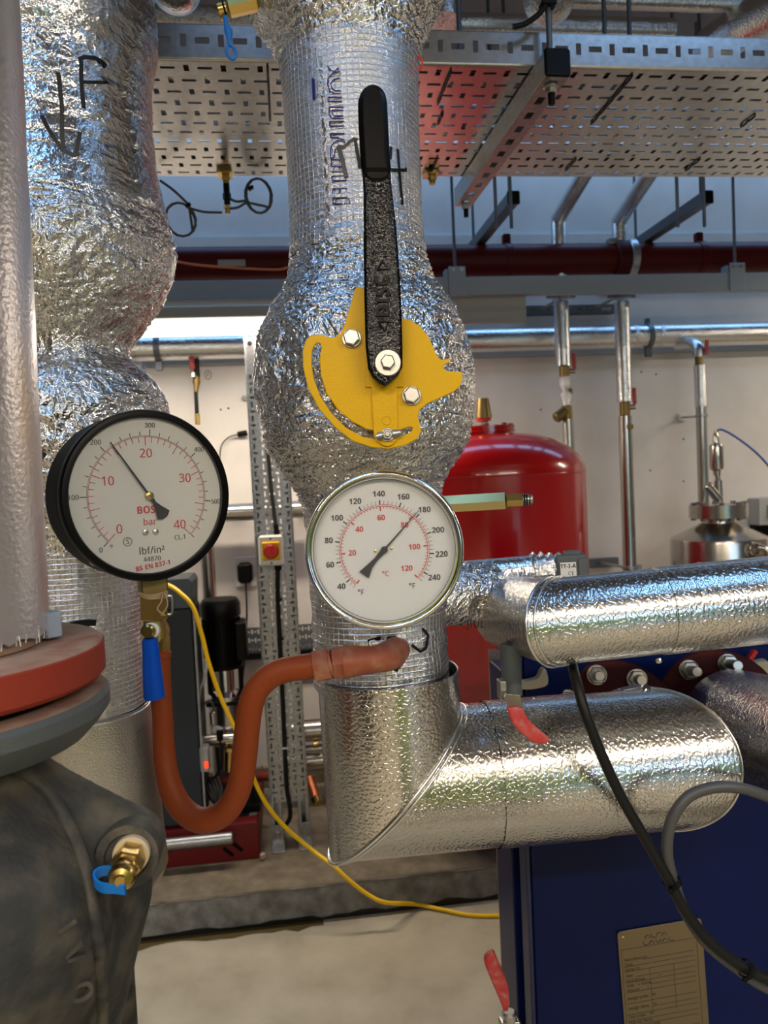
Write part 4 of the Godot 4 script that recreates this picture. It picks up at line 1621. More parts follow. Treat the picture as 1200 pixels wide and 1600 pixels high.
	lathe(b, Transform3D(Basis(), Vector3(pc.x + 2 * u, yy.call(1092), zp)), [Vector2(0, 0), Vector2(28 * u, 0), Vector2(30 * u, 4 * u), Vector2(30 * u, 9 * u), Vector2(14 * u, 14 * u), Vector2(14 * u, 52 * u), Vector2(0, 52 * u)], 30)
	obj("lantern", b, "chrome", t)
	b = B.new()
	box(b, Transform3D(Basis(), Vector3(pc.x + 2 * u, yy.call(1092), zp)), Vector3(58 * u, 8 * u, 58 * u), 0.005)
	for e in [-1, 1]:
		cyl(b, Vector3(pc.x + 2 * u + e * 24 * u, yy.call(1092), zp), Vector3(pc.x + 2 * u + e * 24 * u, yy.call(1042), zp), 4 * u, 8)
	obj("motor_stool", b, "black_plastic", t)
	b = B.new()
	lathe(b, Transform3D(Basis(), Vector3(pc.x + 2 * u, yy.call(1275), zp)), [Vector2(0, 0), Vector2(26 * u, 0), Vector2(26 * u, 14 * u), Vector2(16 * u, 20 * u), Vector2(16 * u, 115 * u), Vector2(0, 115 * u)], 24)
	obj("foot", b, "cast_grey", t)
	# second pump, mostly hidden, to the left
	t = thing("manifold", "stainless manifold pipes with valves between pump and perforated tray", "pipework")
	b = B.new()
	var m0 := Z(310, 1158, -2.9)
	tube(b, [m0, Vector3(Z(382, 1155, -2.9).x, m0.y, -2.9)], 9 * u, 18)
	obj("manifold_pipe", b, "stainless", t)
	for a in [[1142, 17.0, "stainless"], [1171, 7.0, "stainless"], [1190, 15.0, "stainless"], [1043, 11.0, "galv"]]:
		b = B.new()
		var q := Z(478, a[0], -3.1)
		tube(b, [Vector3(Z(440, 1000, -3.1).x, q.y, -3.1), Vector3(Z(560, 1000, -3.1).x, q.y, -3.1)], a[1] * mpp(q), 20)
		obj("header_pipe", b, a[2], t)
	b = B.new()
	var rp := Z(320, 1222, -2.93)
	tube(b, [rp, Vector3(Z(425, 1214, -2.93).x, rp.y, -2.93)], 7 * u, 14)
	obj("red_pipe", b, "flange_red", t)
	b = B.new()
	cyl(b, Z(359, 1205, -2.88), Z(359, 1172, -2.88), 8.5 * u, 16, 0.003)
	ngon(b, Z(359, 1176, -2.88), Z(359, 1168, -2.88), 8 * u)
	obj("check_valve", b, "brass", t)
	b = B.new()
	cyl(b, Z(484, 1216, -2.95), Z(495, 1252, -2.85), 7.5 * u, 16, 0.003)
	obj("copper_stub", b, "copper", t)
	b = B.new()
	cyl(b, Z(493, 1245, -2.86), Z(497, 1256, -2.84), 8.5 * u, 16, 0.003)
	obj("brass_cap", b, "brass", t)
	b = B.new()
	cyl(b, Z(490, 1164, -3.06), Z(498, 1162, -3.06), 4 * u, 12, 0.002)
	obj("brass_tap", b, "brass", t)
	# pressure switch with a red lamp
	t = thing("pressure_switch", "small grey pressure switch box with red indicator lamp", "switch")
	b = B.new()
	var sp := Z(320, 1184, -2.75)
	box(b, Transform3D(Basis(), sp), Vector3(13 * u, 36 * u, 0.05), 0.005)
	obj("box", b, "pale_grey", t)
	b = B.new()
	sp = Z(322.5, 1195, -2.72)
	box(b, Transform3D(Basis(), sp), Vector3(4.5 * u, 8 * u, 0.006), 0.001)
	obj("indicator_lamp", b, "led_red", t)
	b = B.new()
	tube(b, smooth([Z(322, 1202, -2.74), Z(322, 1225, -2.74), Z(330, 1250, -2.76), Z(345, 1262, -2.8)]), 0.004, 6)
	obj("lead", b, "black_cable", t)
	t = thing("pressure_sensor", "sensor with black plug on the pump outlet", "sensor")
	b = B.new()
	cyl(b, Z(332, 1112, -2.8), Z(334, 1132, -2.8), 5 * u, 12, 0.002)
	obj("stem", b, "stainless", t)
	b = B.new()
	box(b, Transform3D(Basis(Vector3.BACK, -0.45), Z(339, 1140, -2.79)), Vector3(15 * u, 9 * u, 0.03), 0.004)
	obj("plug_housing", b, "pale_grey", t)
	b = B.new()
	cyl(b, Z(343, 1140, -2.78), Z(344, 1157, -2.78), 5 * u, 12, 0.002)
	obj("plug", b, "black_plastic", t)
	b = B.new()
	tube(b, smooth([Z(344, 1156, -2.78), Z(346, 1180, -2.78), Z(345, 1200, -2.8), Z(335, 1215, -2.82)]), 0.004, 6)
	obj("lead", b, "black_cable", t)
	# cables and hoses in the pump set
	b = B.new()
	tube(b, smooth([Z(321, 1030, -2.85), Z(322, 1045, -2.8), Z(318, 1065, -2.78), Z(312, 1080, -2.78), Z(310, 1110, -2.78)]), 0.006, 8)
	tag(obj("grey_hose", b, "pale_grey"), "pale grey hose curving beside the slate cabinet", "hose")
	b = B.new()
	tube(b, smooth([Z(313, 1118, -2.78), Z(318, 1102, -2.78), Z(327, 1095, -2.78), Z(333, 1102, -2.78), Z(333, 1112, -2.8)]), 0.004, 8)
	tag(obj("sensor_lead", b, "grey_cable"), "thin grey lead looping to the pump's sensor", "cable")
	b = B.new()
	box(b, Transform3D(Basis(), Z(305.5, 1095, -2.75)), Vector3(0.012, 0.05, 0.02), 0.003)
	tag(obj("red_tag", b, "red_plastic"), "small red tag on the cabinet's edge", "tag")
	b = B.new()
	for k in 5:
		var o := 4.0 * k
		tube(b, smooth([Z(322 + o, 1225 - o, -2.9), Z(330 + o, 1248 - o, -2.86), Z(346, 1262 - o, -2.84), Z(372, 1258 - o * 1.5, -2.85), Z(385, 1236 - o, -2.9)]), 0.0055, 8)
	tag(obj("cable_bundle", b, "grey_cable"), "loose bundle of grey cables in the foot of the pump set", "cables").set_meta("kind", "stuff")
	b = B.new()
	boxa(b, Vector3(Z(375, 1275, -2.7).x, PLY + h, -2.95), Vector3(Z(405, 1275, -2.7).x, PLY + h + 0.03, z0 - 0.08), 0.003)
	boxa(b, Vector3(Z(392, 1275, -2.7).x, PLY + h, -2.95), Vector3(Z(396, 1275, -2.7).x, PLY + h + 0.16, z0 - 0.09), 0.003)
	tag(obj("mounting_rail", b, "black_matt"), "black mounting rail on the red base frame", "rail")
	b = B.new()
	box(b, Transform3D(Basis(Vector3.UP, 0.4), Y(411, 1343, PLY) + Vector3(0, 0.012, 0)), Vector3(0.022, 0.024, 0.02), 0.006)
	tag(obj("foam_scrap", b, "cream_paint"), "scrap of yellow foam on the plinth beside the red frame", "debris")
	# horizontal slotted tray behind
	t = thing("low_cable_tray", "perforated tray running level behind the pump near the wall", "cable tray")
	b = B.new()
	var a0 := Z(372, 1000, ZW + 0.04)
	var a1 := Z(500, 990, ZW + 0.04)
	var n := 26
	var cw := (a1.x - a0.x) / n
	for r in 3:
		for i in n:
			var vert := (i + r) % 2 == 0
			cell(b, Vector3(a0.x + cw * (i + 0.5), a0.y + 0.03 - r * 0.036, ZW + 0.04), Vector3.RIGHT, Vector3.UP, Vector3.BACK, cw / 2, 0.018, (0.0035 if vert else cw * 0.36), (0.010 if vert else 0.0035), 0.0015)
	obj("perforated_base", b, "galv_dark", t)
	b = B.new()
	boxa(b, Vector3(a0.x, a0.y - 0.085, ZW), Vector3(a1.x, a0.y - 0.06, ZW + 0.06), 0.002)
	obj("side_rail", b, "black_matt", t)
	b = B.new()
	boxa(b, Vector3(Z(330, 1275, ZW).x, PLY, ZW), Vector3(Z(540, 1262, ZW).x, PLY + 0.09, ZW + 0.02), 0.003)
	struct("baseboard_back", b, "plinth_top")

# ---------------------------------------------------------------- upright perforated tray with isolator
func vertical_tray() -> void:
	var z := Y(432, 1322, PLY).z
	var t := thing("upright_cable_tray", "upright galvanised perforated cable tray standing on two strut legs", "cable tray")
	var p0 := Z(407, 585, z)
	var p1 := Z(447, 1255, z)
	var xl := Z(394, 700, z).x
	var u := mpp(Z(420, 900, z))
	var lft := (Z(385, 590, z) + Z(423, 1250, z)) / 2
	var w := 59.0 * u
	var lean := (Z(423, 1250, z).x - Z(385, 590, z).x) / (p1.y - p0.y)     # a little out of plumb
	var up := Vector3(lean, 1, 0).normalized()
	var rt := Vector3(1, -lean, 0).normalized()
	var o := Z(423, 1255, z)
	var H := p0.y - p1.y
	var rows := int(H / 0.0245)
	var b := B.new()
	var cols := 5
	var cw := w / cols
	for r in rows:
		for c in cols:
			var vert := (r + c) % 2 == 0
			var q := o + rt * (cw * (c + 0.5)) + up * (H * (r + 0.5) / rows)
			cell(b, q, rt, up, Vector3.BACK, cw / 2, H / rows / 2, 0.004 if vert else 0.0102, 0.0098 if vert else 0.0038, 0.0012)
	obj("perforated_base", b, "galv", t)
	for e in [0.0, 1.0]:
		b = B.new()
		var fb := Basis(rt, up, Vector3.BACK)
		box(b, Transform3D(fb, o + rt * (w * e) + up * (H / 2) + Vector3(0, 0, 0.012)), Vector3(0.003, H, 0.03), 0.001)
		obj("side_flange", b, "galv", t)
	for e in [0.14, 0.86]:
		b = B.new()
		var fb := Basis(rt, up, Vector3.BACK)
		var q: Vector3 = o + rt * (w * e)
		var foot: Vector3 = q - up * ((q.y - PLY) / up.y)
		var top: Vector3 = q + up * (H + (0.13 if e < 0.5 else 0.0))
		for s in [-1, 1]:
			box(b, Transform3D(fb, (foot + top) / 2 + rt * (s * 0.019) + Vector3(0, 0, -0.021)), Vector3(0.003, foot.distance_to(top), 0.038), 0.001)
		box(b, Transform3D(fb, (foot + top) / 2 + Vector3(0, 0, -0.04)), Vector3(0.041, foot.distance_to(top), 0.003), 0.001)
		for s in [-1, 1]:
			box(b, Transform3D(fb, (foot + top) / 2 + rt * (s * 0.014) + Vector3(0, 0, -0.002)), Vector3(0.012, foot.distance_to(top), 0.003), 0.001)
		var leg := obj("strut_leg", b, "galv", t)
		b = B.new()
		box(b, Transform3D(fb, foot + up * 0.04 + Vector3(0, 0, 0.004)), Vector3(0.045, 0.08, 0.005), 0.0015)
		boxa(b, foot + Vector3(-0.024, 0, -0.03), foot + Vector3(0.024, 0.005, 0.06), 0.0015)
		obj("foot_bracket", b, "galv", leg)
		b = B.new()
		ngon(b, foot + up * 0.045 + Vector3(0, 0, 0.006), foot + up * 0.045 + Vector3(0, 0, 0.016), 0.011)
		obj("bolt", b, "zinc", leg)
		if e < 0.5:
			b = B.new()
			box(b, Transform3D(fb, top - up * 0.07 + Vector3(0, 0, 0.001)), Vector3(0.032, 0.13, 0.003), 0.001)
			obj("slotted_strip", b, "galv", leg)
			b = B.new()
			cyl(b, top - up * 0.025 + Vector3(0, 0, 0.002), top - up * 0.025 + Vector3(0, 0, 0.006), 0.009, 14, 0.001)
			obj("hole", b, "black_matt", leg)
	# isolator
	t = thing("rotary_isolator", "white isolator box with red and yellow switch on the upright tray", "switch", "")
	var q := Z(423.5, 861, z + 0.07)
	u = mpp(q)
	b = B.new()
	boxa(b, Vector3(q.x - 19.5 * u, q.y - 24 * u, z), Vector3(q.x + 19.5 * u, q.y + 24 * u, z + 0.065), 0.008)
	obj("box", b, "white_plastic", t)
	b = B.new()
	box(b, Transform3D(Basis(), Vector3(q.x, q.y, z + 0.071)), Vector3(28 * u, 28 * u, 0.014), 0.004)
	obj("switch_plate", b, "yellow_paint", t)
	b = B.new()
	cyl(b, Vector3(q.x, q.y, z + 0.078), Vector3(q.x, q.y, z + 0.084), 12 * u, 28, 0.002)
	obj("knob_ring", b, "flange_red", t)
	b = B.new()
	cyl(b, Vector3(q.x, q.y, z + 0.084), Vector3(q.x, q.y, z + 0.088), 10.5 * u, 28, 0.001)
	box(b, Transform3D(Basis(), Vector3(q.x, q.y, z + 0.095)), Vector3(5.5 * u, 21 * u, 0.018), 0.004)
	obj("knob", b, "red_plastic", t)
	for e in [-1, 1]:
		b = B.new()
		cyl(b, Vector3(q.x, q.y + e * 19 * u, z + 0.064), Vector3(q.x, q.y + e * 19 * u, z + 0.067), 1.6 * u, 10)
		obj("screw", b, "black_matt", t)
	b = B.new()
	cyl(b, Vector3(q.x + 9 * u, q.y - 23 * u, z + 0.03), Vector3(q.x + 9 * u, q.y - 33 * u, z + 0.03), 5.5 * u, 14, 0.003)
	cyl(b, Vector3(q.x + 10 * u, q.y + 23 * u, z + 0.03), Vector3(q.x + 9 * u, q.y + 40 * u, z + 0.025), 4.5 * u, 14, 0.003)
	obj("cable_gland", b, "black_plastic", t)
	b = B.new()
	tube(b, smooth([Z(432, 838, z + 0.028), Z(430, 815, z + 0.02), Z(424, 765, z + 0.02), Z(420, 715, z + 0.02), Z(418, 690, z + 0.02), Z(416, 600, z + 0.02)]), 0.0065, 8)
	tag(obj("supply_cable", b, "grey_cable"), "grey cable clipped to the upright tray above the isolator", "cable")
	b = B.new()
	tube(b, smooth([Z(434, 892, z + 0.03), Z(434, 930, z + 0.02), Z(437, 1000, z + 0.02), Z(441, 1080, z + 0.02), Z(445, 1165, z + 0.02), Z(448, 1230, z + 0.02), Z(453, 1262, z + 0.02), Z(452, 1280, z + 0.0), Z(440, 1298, z - 0.1)]), 0.0085, 8)
	tag(obj("outlet_cable", b, "black_cable"), "black cable running down the upright tray from the isolator", "cable")
	var tl := {937: "uppermost, under the isolator", 998: "second from the top", 1060: "third from the top", 1168: "pale one, lowest"}
	for py in [937, 998, 1060, 1168]:
		b = B.new()
		var k := Z(434 + (py - 892) * 0.041, py, z + 0.02)
		box(b, Transform3D(Basis(), k), Vector3(0.024, 0.006, 0.024), 0.002)
		tag(obj("cable_tie", b, "white_plastic" if py == 1168 else "black_plastic"), "cable tie round the black cable on the upright tray, " + tl[py], "cable tie", "cable ties on the upright tray")

# ---------------------------------------------------------------- cable tray overhead
func overhead_tray() -> void:
	var b: B
	var t := thing("overhead_cable_tray", "wide perforated galvanised cable tray hung overhead across the room", "cable tray")
	var zf := -1.27
	var f0 := Z(950, 106, zf)
	var y := Z(600, 97, zf).y
	y = (Z(300, 92, zf).y + Z(1000, 108, zf).y) / 2
	var zbk := -1.27
	# far edge from the photograph
	var pb := Y(700, 277, y)
	zbk = pb.z
	var rows := 12
	var x0 := -1.5
	var cols := 114
	var cw := 0.0295
	var chh := (zf - zbk - 0.012) / rows
	b = B.new()
	for r in rows:
		for c in cols:
			var vert := (c + r) % 2 == 0
			var off := 0.0
			var q := Vector3(x0 + cw * (c + 0.5), y, zf - 0.006 - chh * (r + 0.5))
			cell(b, q, Vector3.RIGHT, Vector3.FORWARD, Vector3.DOWN, cw / 2, chh / 2, 0.0042 if vert else 0.0115, 0.0095 if vert else 0.0038, 0.0014)
	obj("perforated_base", b, "galv_tray", t)
	var x1 := x0 + cols * cw
	for s in 2:
		b = B.new()
		var z := zf if s == 0 else zbk
		var un := Vector3.BACK if s == 0 else Vector3.FORWARD
		var lip := Z(700, 47, zf).y - y
		for c in cols:
			var vert := c % 2 == 0
			cell(b, Vector3(x0 + cw * (c + 0.5), y + lip * 0.5 + 0.002, z), Vector3.RIGHT, Vector3.UP, un, cw / 2, lip / 2 - 0.002, 0.0046 if vert else 0.0112, 0.0095 if vert else 0.0048, 0.0014)
		boxa(b, Vector3(x0, y + lip - 0.002, z - 0.012 * un.z), Vector3(x1, y + lip, z), 0.0006)
		boxa(b, Vector3(x0, y + lip - 0.009, z - 0.012 * un.z), Vector3(x1, y + lip, z - 0.0105 * un.z), 0.0005)
		var arc := []
		obj("side_flange", b, "galv_tray", t)
		b = B.new()
		var pv := PackedVector3Array()
		var nv := PackedVector3Array()
		var uv := PackedVector2Array()
		for e in 2:
			for k in 7:
				var a := PI / 2 * k / 6
				var d := Vector3(0, -cos(a), sin(a) * un.z)
				pv.append(Vector3(x0 if e == 0 else x1, y + 0.006, z - 0.006 * un.z) + d * 0.006); nv.append(d); uv.append(Vector2(k, e))
		b.grid(pv, nv, uv, 2, 7)
		obj("rolled_edge", b, "galv_tray", t)
	# what lies in the tray
	var spec := [[-0.03, 0.012, "black_cable"], [-0.052, 0.010, "black_cable"], [-0.09, 0.02, "foil_smooth"], [-0.135, 0.012, "strut_blue"], [-0.20, 0.013, "pale_grey"], [-0.26, 0.012, "foil_smooth"], [-0.36, 0.012, "black_cable"], [-0.39, 0.012, "black_cable"], [-0.42, 0.01, "black_cable"]]
	var nm := ["black cable lying in the overhead tray beside its near edge", "thin black cable second from the near edge in the overhead tray", "foil pipe lying in the near half of the overhead tray", "blue grey cable in the near half of the overhead tray", "pale grey cable in the middle of the overhead tray", "foil pipe in the far half of the overhead tray", "black cable third from the far edge in the overhead tray", "black cable second from the far edge in the overhead tray", "thin black cable beside the far edge of the overhead tray"]
	for i in spec.size():
		b = B.new()
		var pts := []
		for k in 18:
			var xx := lerpf(x0 + 0.02, x1 - 0.02, k / 17.0)
			pts.append(Vector3(xx, y + spec[i][1] + 0.002, zf + spec[i][0] + 0.004 * sin(xx * 3.1 + i * 2.0)))
		tube(b, pts, spec[i][1], 10)
		tag(obj("tray_cable" if "cable" in nm[i] else "tray_pipe", b, spec[i][2]), nm[i], "cable" if "cable" in nm[i] else "pipe", "cables in the overhead tray")
	# black cable tie straps showing under the tray
	var sl := ["left of the central riser", "nearest the red ring, front half", "nearest the red ring, middle", "right of the central riser, back edge", "long one right of the near strut", "back edge, second from the near strut", "back edge, third from the near strut", "front half, farthest right"]
	var sx := [[418, 105, 190], [705, 112, 165], [692, 178, 196], [684, 248, 270], [988, 120, 196], [900, 250, 268], [1094, 250, 268], [1180, 182, 200]]
	for si in sx.size():
		var q = sx[si]
		var a := Y(q[0], q[1], y - 0.004)
		var e := Y(q[0], q[2], y - 0.004)
		b = B.new()
		var k := int(absf(e.z - a.z) / 0.04) + 1
		var pts := []
		for i in k * 4 + 1:
			var f := float(i) / (k * 4)
			pts.append(Vector3(a.x, y - 0.002 - 0.0015 * absf(sin(f * PI * k)), lerpf(a.z, e.z, f)))
		tube(b, pts, 0.0022, 6)
		tag(obj("cable_strap", b, "black_plastic"), "black cable strap under the overhead tray, " + sl[si], "strap", "cable straps under the overhead tray")
	# strut carrying it, with end cap, rod and nuts
	t = thing("strut_bracket", "galvanised slotted strut with black end cap carrying the overhead tray", "bracket", "")
	var zn := -1.215
	var ye := y - 0.003
	var cn := Z(870, 95, zn)
	var zfz := Y(725, 323, ye - 0.041).z
	var sxm := (cn.x + Y(727, 318, ye - 0.041).x) / 2 + 0.004
	var slope := (cn.x - Y(727, 318, ye - 0.041).x) / (zn - zfz)
	var dirz := Vector3(slope, 0, 1).normalized()
	var side := Vector3(dirz.z, 0, -dirz.x)
	var p1 := Vector3(cn.x, ye - 0.0205, zn)
	var L := (zn - zfz) / dirz.z
	var fb := Basis(side, Vector3.UP, dirz)
	b = B.new()
	var mid := p1 - dirz * L / 2
	for s in [-1, 1]:
		box(b, Transform3D(fb, mid + side * s * 0.019), Vector3(0.0028, 0.041, L), 0.0012)
		box(b, Transform3D(fb, mid + side * s * 0.014 + Vector3(0, 0.019, 0)), Vector3(0.012, 0.0028, L), 0.0012)
	var ns := int(L / 0.05)
	for i in ns:
		cell(b, mid + Vector3(0, -0.0205, 0) + dirz * (L * ((i + 0.5) / ns - 0.5)), side, dirz, Vector3.DOWN, 0.0195, L / ns / 2, 0.0065, 0.0125, 0.0026)
	obj("channel", b, "galv", t)
	b = B.new()
	box(b, Transform3D(fb, p1 + dirz * 0.002), Vector3(0.044, 0.045, 0.008), 0.004)
	obj("end_cap", b, "black_rubber", t)
	for e in [[0.028, 0.9], [L - 0.022, 0.12]]:
		var c: Vector3 = p1 - dirz * e[0]
		b = B.new()
		cyl(b, c + Vector3(0, -0.021, 0), c + Vector3(0, -0.026, 0), 0.012, 18, 0.001)
		ngon(b, c + Vector3(0, -0.034, 0), c + Vector3(0, -0.026, 0), 0.0098)
		obj("nut", b, "zinc", t)
		b = B.new()
		cyl(b, c + Vector3(0, -0.052, 0), c + Vector3(0, -0.03, 0), 0.0058, 12, 0.001)
		obj("thread_cap", b, "black_rubber", t)
		b = B.new()
		cyl(b, c, Vector3(c.x, 2.98, c.z), 0.005, 10)
		obj("threaded_rod", b, "galv_dark", t)
	# black cable tied to the near rod
	b = B.new()
	var rc := p1 - dirz * 0.028
	rc.y = Z(858, 12, rc.z).y
	tube(b, smooth([rc + Vector3(-0.06, -0.032, 0.0), rc + Vector3(-0.035, -0.025, 0.002), rc + Vector3(-0.008, 0.0, 0.008), rc + Vector3(-0.002, 0.06, 0.008), rc + Vector3(0, 0.2, 0.006)]), 0.0045, 8)
	tag(obj("hanging_cable", b, "black_cable"), "black cable tied to the rod above the near strut", "cable")
	b = B.new()
	box(b, Transform3D(Basis(), rc + Vector3(-0.002, 0.002, 0.004)), Vector3(0.026, 0.007, 0.022), 0.002)
	tag(obj("rod_tie", b, "black_plastic"), "black tie holding the cable to the threaded rod", "cable tie")
	# two smaller struts with pipe hangers near the wall
	var lbl := ["small strut hanger with black cap above the red pipe, left of the thin risers", "small strut hanger with black cap above the red pipe, right of the thin risers"]
	var hz := [[802, 309, 765, 345], [1105, 308, 1060, 346]]
	for k in 2:
		var q = hz[k]
		t = thing("strut_hanger", lbl[k], "bracket", "strut hangers above the red pipe")
		var n0 := Z(q[0], q[1], -2.55)
		var f0b := Y(q[2], q[3], n0.y)
		var far := Vector3(n0.x, n0.y, ZW)
		b = B.new()
		boxa(b, Vector3(n0.x - 0.019, n0.y - 0.021, ZW), Vector3(n0.x + 0.019, n0.y + 0.021, -2.55), 0.003)
		obj("channel", b, "galv_dark", t)
		b = B.new()
		boxa(b, Vector3(n0.x - 0.022, n0.y - 0.023, -2.553), Vector3(n0.x + 0.022, n0.y + 0.023, -2.543), 0.004)
		obj("end_cap", b, "black_rubber", t)
		for zz in [-2.59, -3.1]:
			b = B.new()
			cyl(b, Vector3(n0.x, n0.y, zz), Vector3(n0.x, 2.98, zz), 0.006, 8)
			obj("rod", b, "galv_dark", t)
		b = B.new()
		boxa(b, Vector3(n0.x - 0.07, n0.y - 0.14, ZW), Vector3(n0.x + 0.055, n0.y + 0.08, ZW + 0.006), 0.002)
		obj("wall_plate", b, "galv_dark", t)
		b = B.new()
		cyl(b, Vector3(n0.x, n0.y - 0.02, -3.0), Vector3(n0.x, n0.y - 0.17, -3.0), 0.006, 8)
		obj("drop_rod", b, "galv_dark", t)
	# brass fittings under the tray
	for k in 2:
		t = thing("brass_drain_point", ["brass fitting with black coupling hanging under the tray beside coiled cables", "short brass fitting under the tray right of the main riser"][k], "fitting")
		var c := Y([353, 675][k], [279, 276][k], y - 0.002)
		c.z = zbk + 0.03
		c.x = Z([353, 675][k], 279, c.z).x
		var u := mpp(c)
		b = B.new()
		boxa(b, c + Vector3(-13 * u, -5 * u, -0.02), c + Vector3(10 * u, 0, 0.02), 0.001)
		obj("plate", b, "brass", t)
		b = B.new()
		cyl(b, c - Vector3(0, 4 * u, 0), c - Vector3(0, 18 * u, 0), 5 * u, 14, 0.001)
		ngon(b, c - Vector3(0, 6 * u, 0), c - Vector3(0, 12 * u, 0), 6.5 * u)
		obj("stem", b, "brass", t)
		if k == 0:
			b = B.new()
			cyl(b, c - Vector3(0, 17 * u, 0), c - Vector3(0, 50 * u, 0), 5 * u, 14, 0.001)
			ngon(b, c - Vector3(0, 32 * u, 0), c - Vector3(0, 42 * u, 0), 6.5 * u)
			obj("coupling", b, "black_plastic", t)
			b = B.new()
			cyl(b, c - Vector3(0, 50 * u, 0), c - Vector3(0, 64 * u, 0), 4 * u, 12, 0.001)
			ngon(b, c - Vector3(0, 51 * u, 0), c - Vector3(0, 56 * u, 0), 6 * u)
			obj("nozzle", b, "brass", t)
	var zc := zbk + 0.03
	b = B.new()
	var coil := func(cx: float, cy: float, rx: float, ry: float, turns: int, tilt: float) -> Array:
		var o := []
		for i in turns * 16 + 1:
			var a := TAU * i / 16.0 + 0.6
			var q := Vector2(cx + rx * cos(a) * (1 + 0.06 * sin(i * 0.9)), cy + ry * sin(a) + tilt * cos(a))
			o.append(Z(q.x, q.y, zc + 0.004 * sin(i * 0.7)))
		return o
	tube(b, smooth([Z(250, 282, zc), Z(272, 298, zc), Z(295, 320, zc)], 5) + coil.call(282, 343, 23, 26, 2, 4.0), 0.0028, 7)
	tube(b, smooth([Z(296, 325, zc), Z(318, 331, zc), Z(347, 332, zc)], 5), 0.0028, 7)
	tag(obj("cable_coil", b, "grey_cable"), "grey cable coiled in a hanging loop, left of the brass fitting", "cable")
	b = B.new()
	tube(b, coil.call(404, 306, 20, 27, 3, 3.0) + smooth([Z(385, 316, zc), Z(372, 324, zc), Z(358, 326, zc)], 4), 0.0028, 7)
	tube(b, smooth([Z(358, 310, zc), Z(370, 315, zc), Z(384, 313, zc)], 5), 0.0028, 7)
	tag(obj("cable_coil", b, "grey_cable"), "grey cable coiled in a tighter bundle, right of the brass fitting", "cable")
	b = B.new()
	for q in [[294, 321], [392, 294]]:
		box(b, Transform3D(Basis(Vector3.BACK, 0.6), Z(q[0], q[1], zc + 0.003)), Vector3(0.013, 0.007, 0.012), 0.002)
	tag(obj("coil_ties", b, "black_plastic"), "black ties round the two hanging cable coils", "cable tie")
	# pipes above the tray
	high_pipes(y, zf, zbk)

func hung(b: B, p: Vector3) -> void:          # the rod a high pipe hangs from
	cyl(b, p, Vector3(p.x, 3.0, p.z), 0.005, 8)

func high_pipes(y: float, zf: float, zbk: float) -> void:
	var b: B
	var t: Node3D
	b = B.new()
	var p := Z(870, 43, -1.9)
	tube(b, [Vector3(Z(690, 30, -1.9).x, p.y, -1.9), Vector3(Z(1050, 50, -1.9).x, p.y, -1.9)], 17 * mpp(p), 22)
	hung(b, p); tag(obj("foil_pipe", b, "foil_smooth"), "level foil pipe with open end behind the overhead tray's lip", "pipe")
	b = B.new()
	p = Z(1000, 2, -1.75)
	tube(b, [Vector3(Z(860, 2, -1.75).x, p.y, -1.75), Vector3(Z(1400, 2, -1.75).x, p.y, -1.75)], 13 * mpp(p), 22)
	hung(b, p + Vector3(0.2, 0, 0)); tag(obj("foil_pipe", b, "foil_smooth"), "level foil pipe along the top right edge of the photo", "pipe")
	b = B.new()
	p = Z(858, -2, -1.7)
	var s := SphereMesh.new()
	var pr := []
	for k in 15:
		var a := -PI / 2 + PI * k / 14
		pr.append(Vector2(maxf(0.0, cos(a)) * 40 * mpp(p), sin(a) * 38 * mpp(p)))
	lathe(b, Transform3D(Basis(), p), pr, 28)
	hung(b, p); tag(obj("wrapped_valve", b, "foil"), "foil wrapped lump of a valve above the near strut", "valve")
	b = B.new()
	mitre(b, [Z(1110, 75, -1.9), Z(1165, 38, -1.75), Z(1260, -10, -1.6)], 0.05, 28)
	hung(b, Z(1200, 20, -1.68)); tag(obj("foil_pipe", b, "foil_smooth"), "slanting foil pipe crossing the top right corner above the tray", "pipe")
	b = B.new()
	p = Z(350, 28, -1.95)
	tube(b, [Vector3(Z(150, 28, -1.95).x, p.y, -1.95), Vector3(Z(470, 28, -1.95).x, p.y, -1.95)], 17 * mpp(p), 22)
	hung(b, p); tag(obj("foil_pipe", b, "foil"), "level foil pipe above the tray between the two big risers", "pipe")
	b = B.new()
	p = Z(275, -16, -1.6)
	pr = []
	for k in 15:
		var a := -PI / 2 + PI * k / 14
		pr.append(Vector2(maxf(0.0, cos(a)) * 38 * mpp(p), sin(a) * 34 * mpp(p)))
	lathe(b, Transform3D(Basis(), p), pr, 28)
	hung(b, p); tag(obj("wrapped_valve", b, "foil_smooth"), "round foil wrapped end above the tray beside the left riser", "valve")
	b = B.new()
	p = Z(690, 12, -1.6)
	tube(b, [p + Vector3(0, -0.03, 0), p + Vector3(0, 0.2, 0)], 0.04, 22)
	hung(b, p); tag(obj("foil_pipe", b, "foil_smooth"), "upright foil pipe above the tray right of the main riser", "pipe")
	var rods := [[717, -1.5], [763, -2.1], [787, -2.1], [944, -1.62], [983, -1.62], [1050, -2.1], [1092, -2.1]]
	var rl := ["nearest the central riser", "second from the central riser", "third from the central riser", "right of the near strut", "second right of the near strut", "third right of the near strut", "farthest right"]
	for ri in rods.size():
		var q = rods[ri]
		b = B.new()
		var c := Z(q[0], 30, q[1])
		cyl(b, Vector3(c.x, y + 0.0, c.z), Vector3(c.x, 2.99, c.z), 0.005, 8)
		tag(obj("hanger_rod", b, "galv_dark"), "thin hanger rod between ceiling and overhead tray, " + rl[ri], "rod", "hanger rods above the tray")

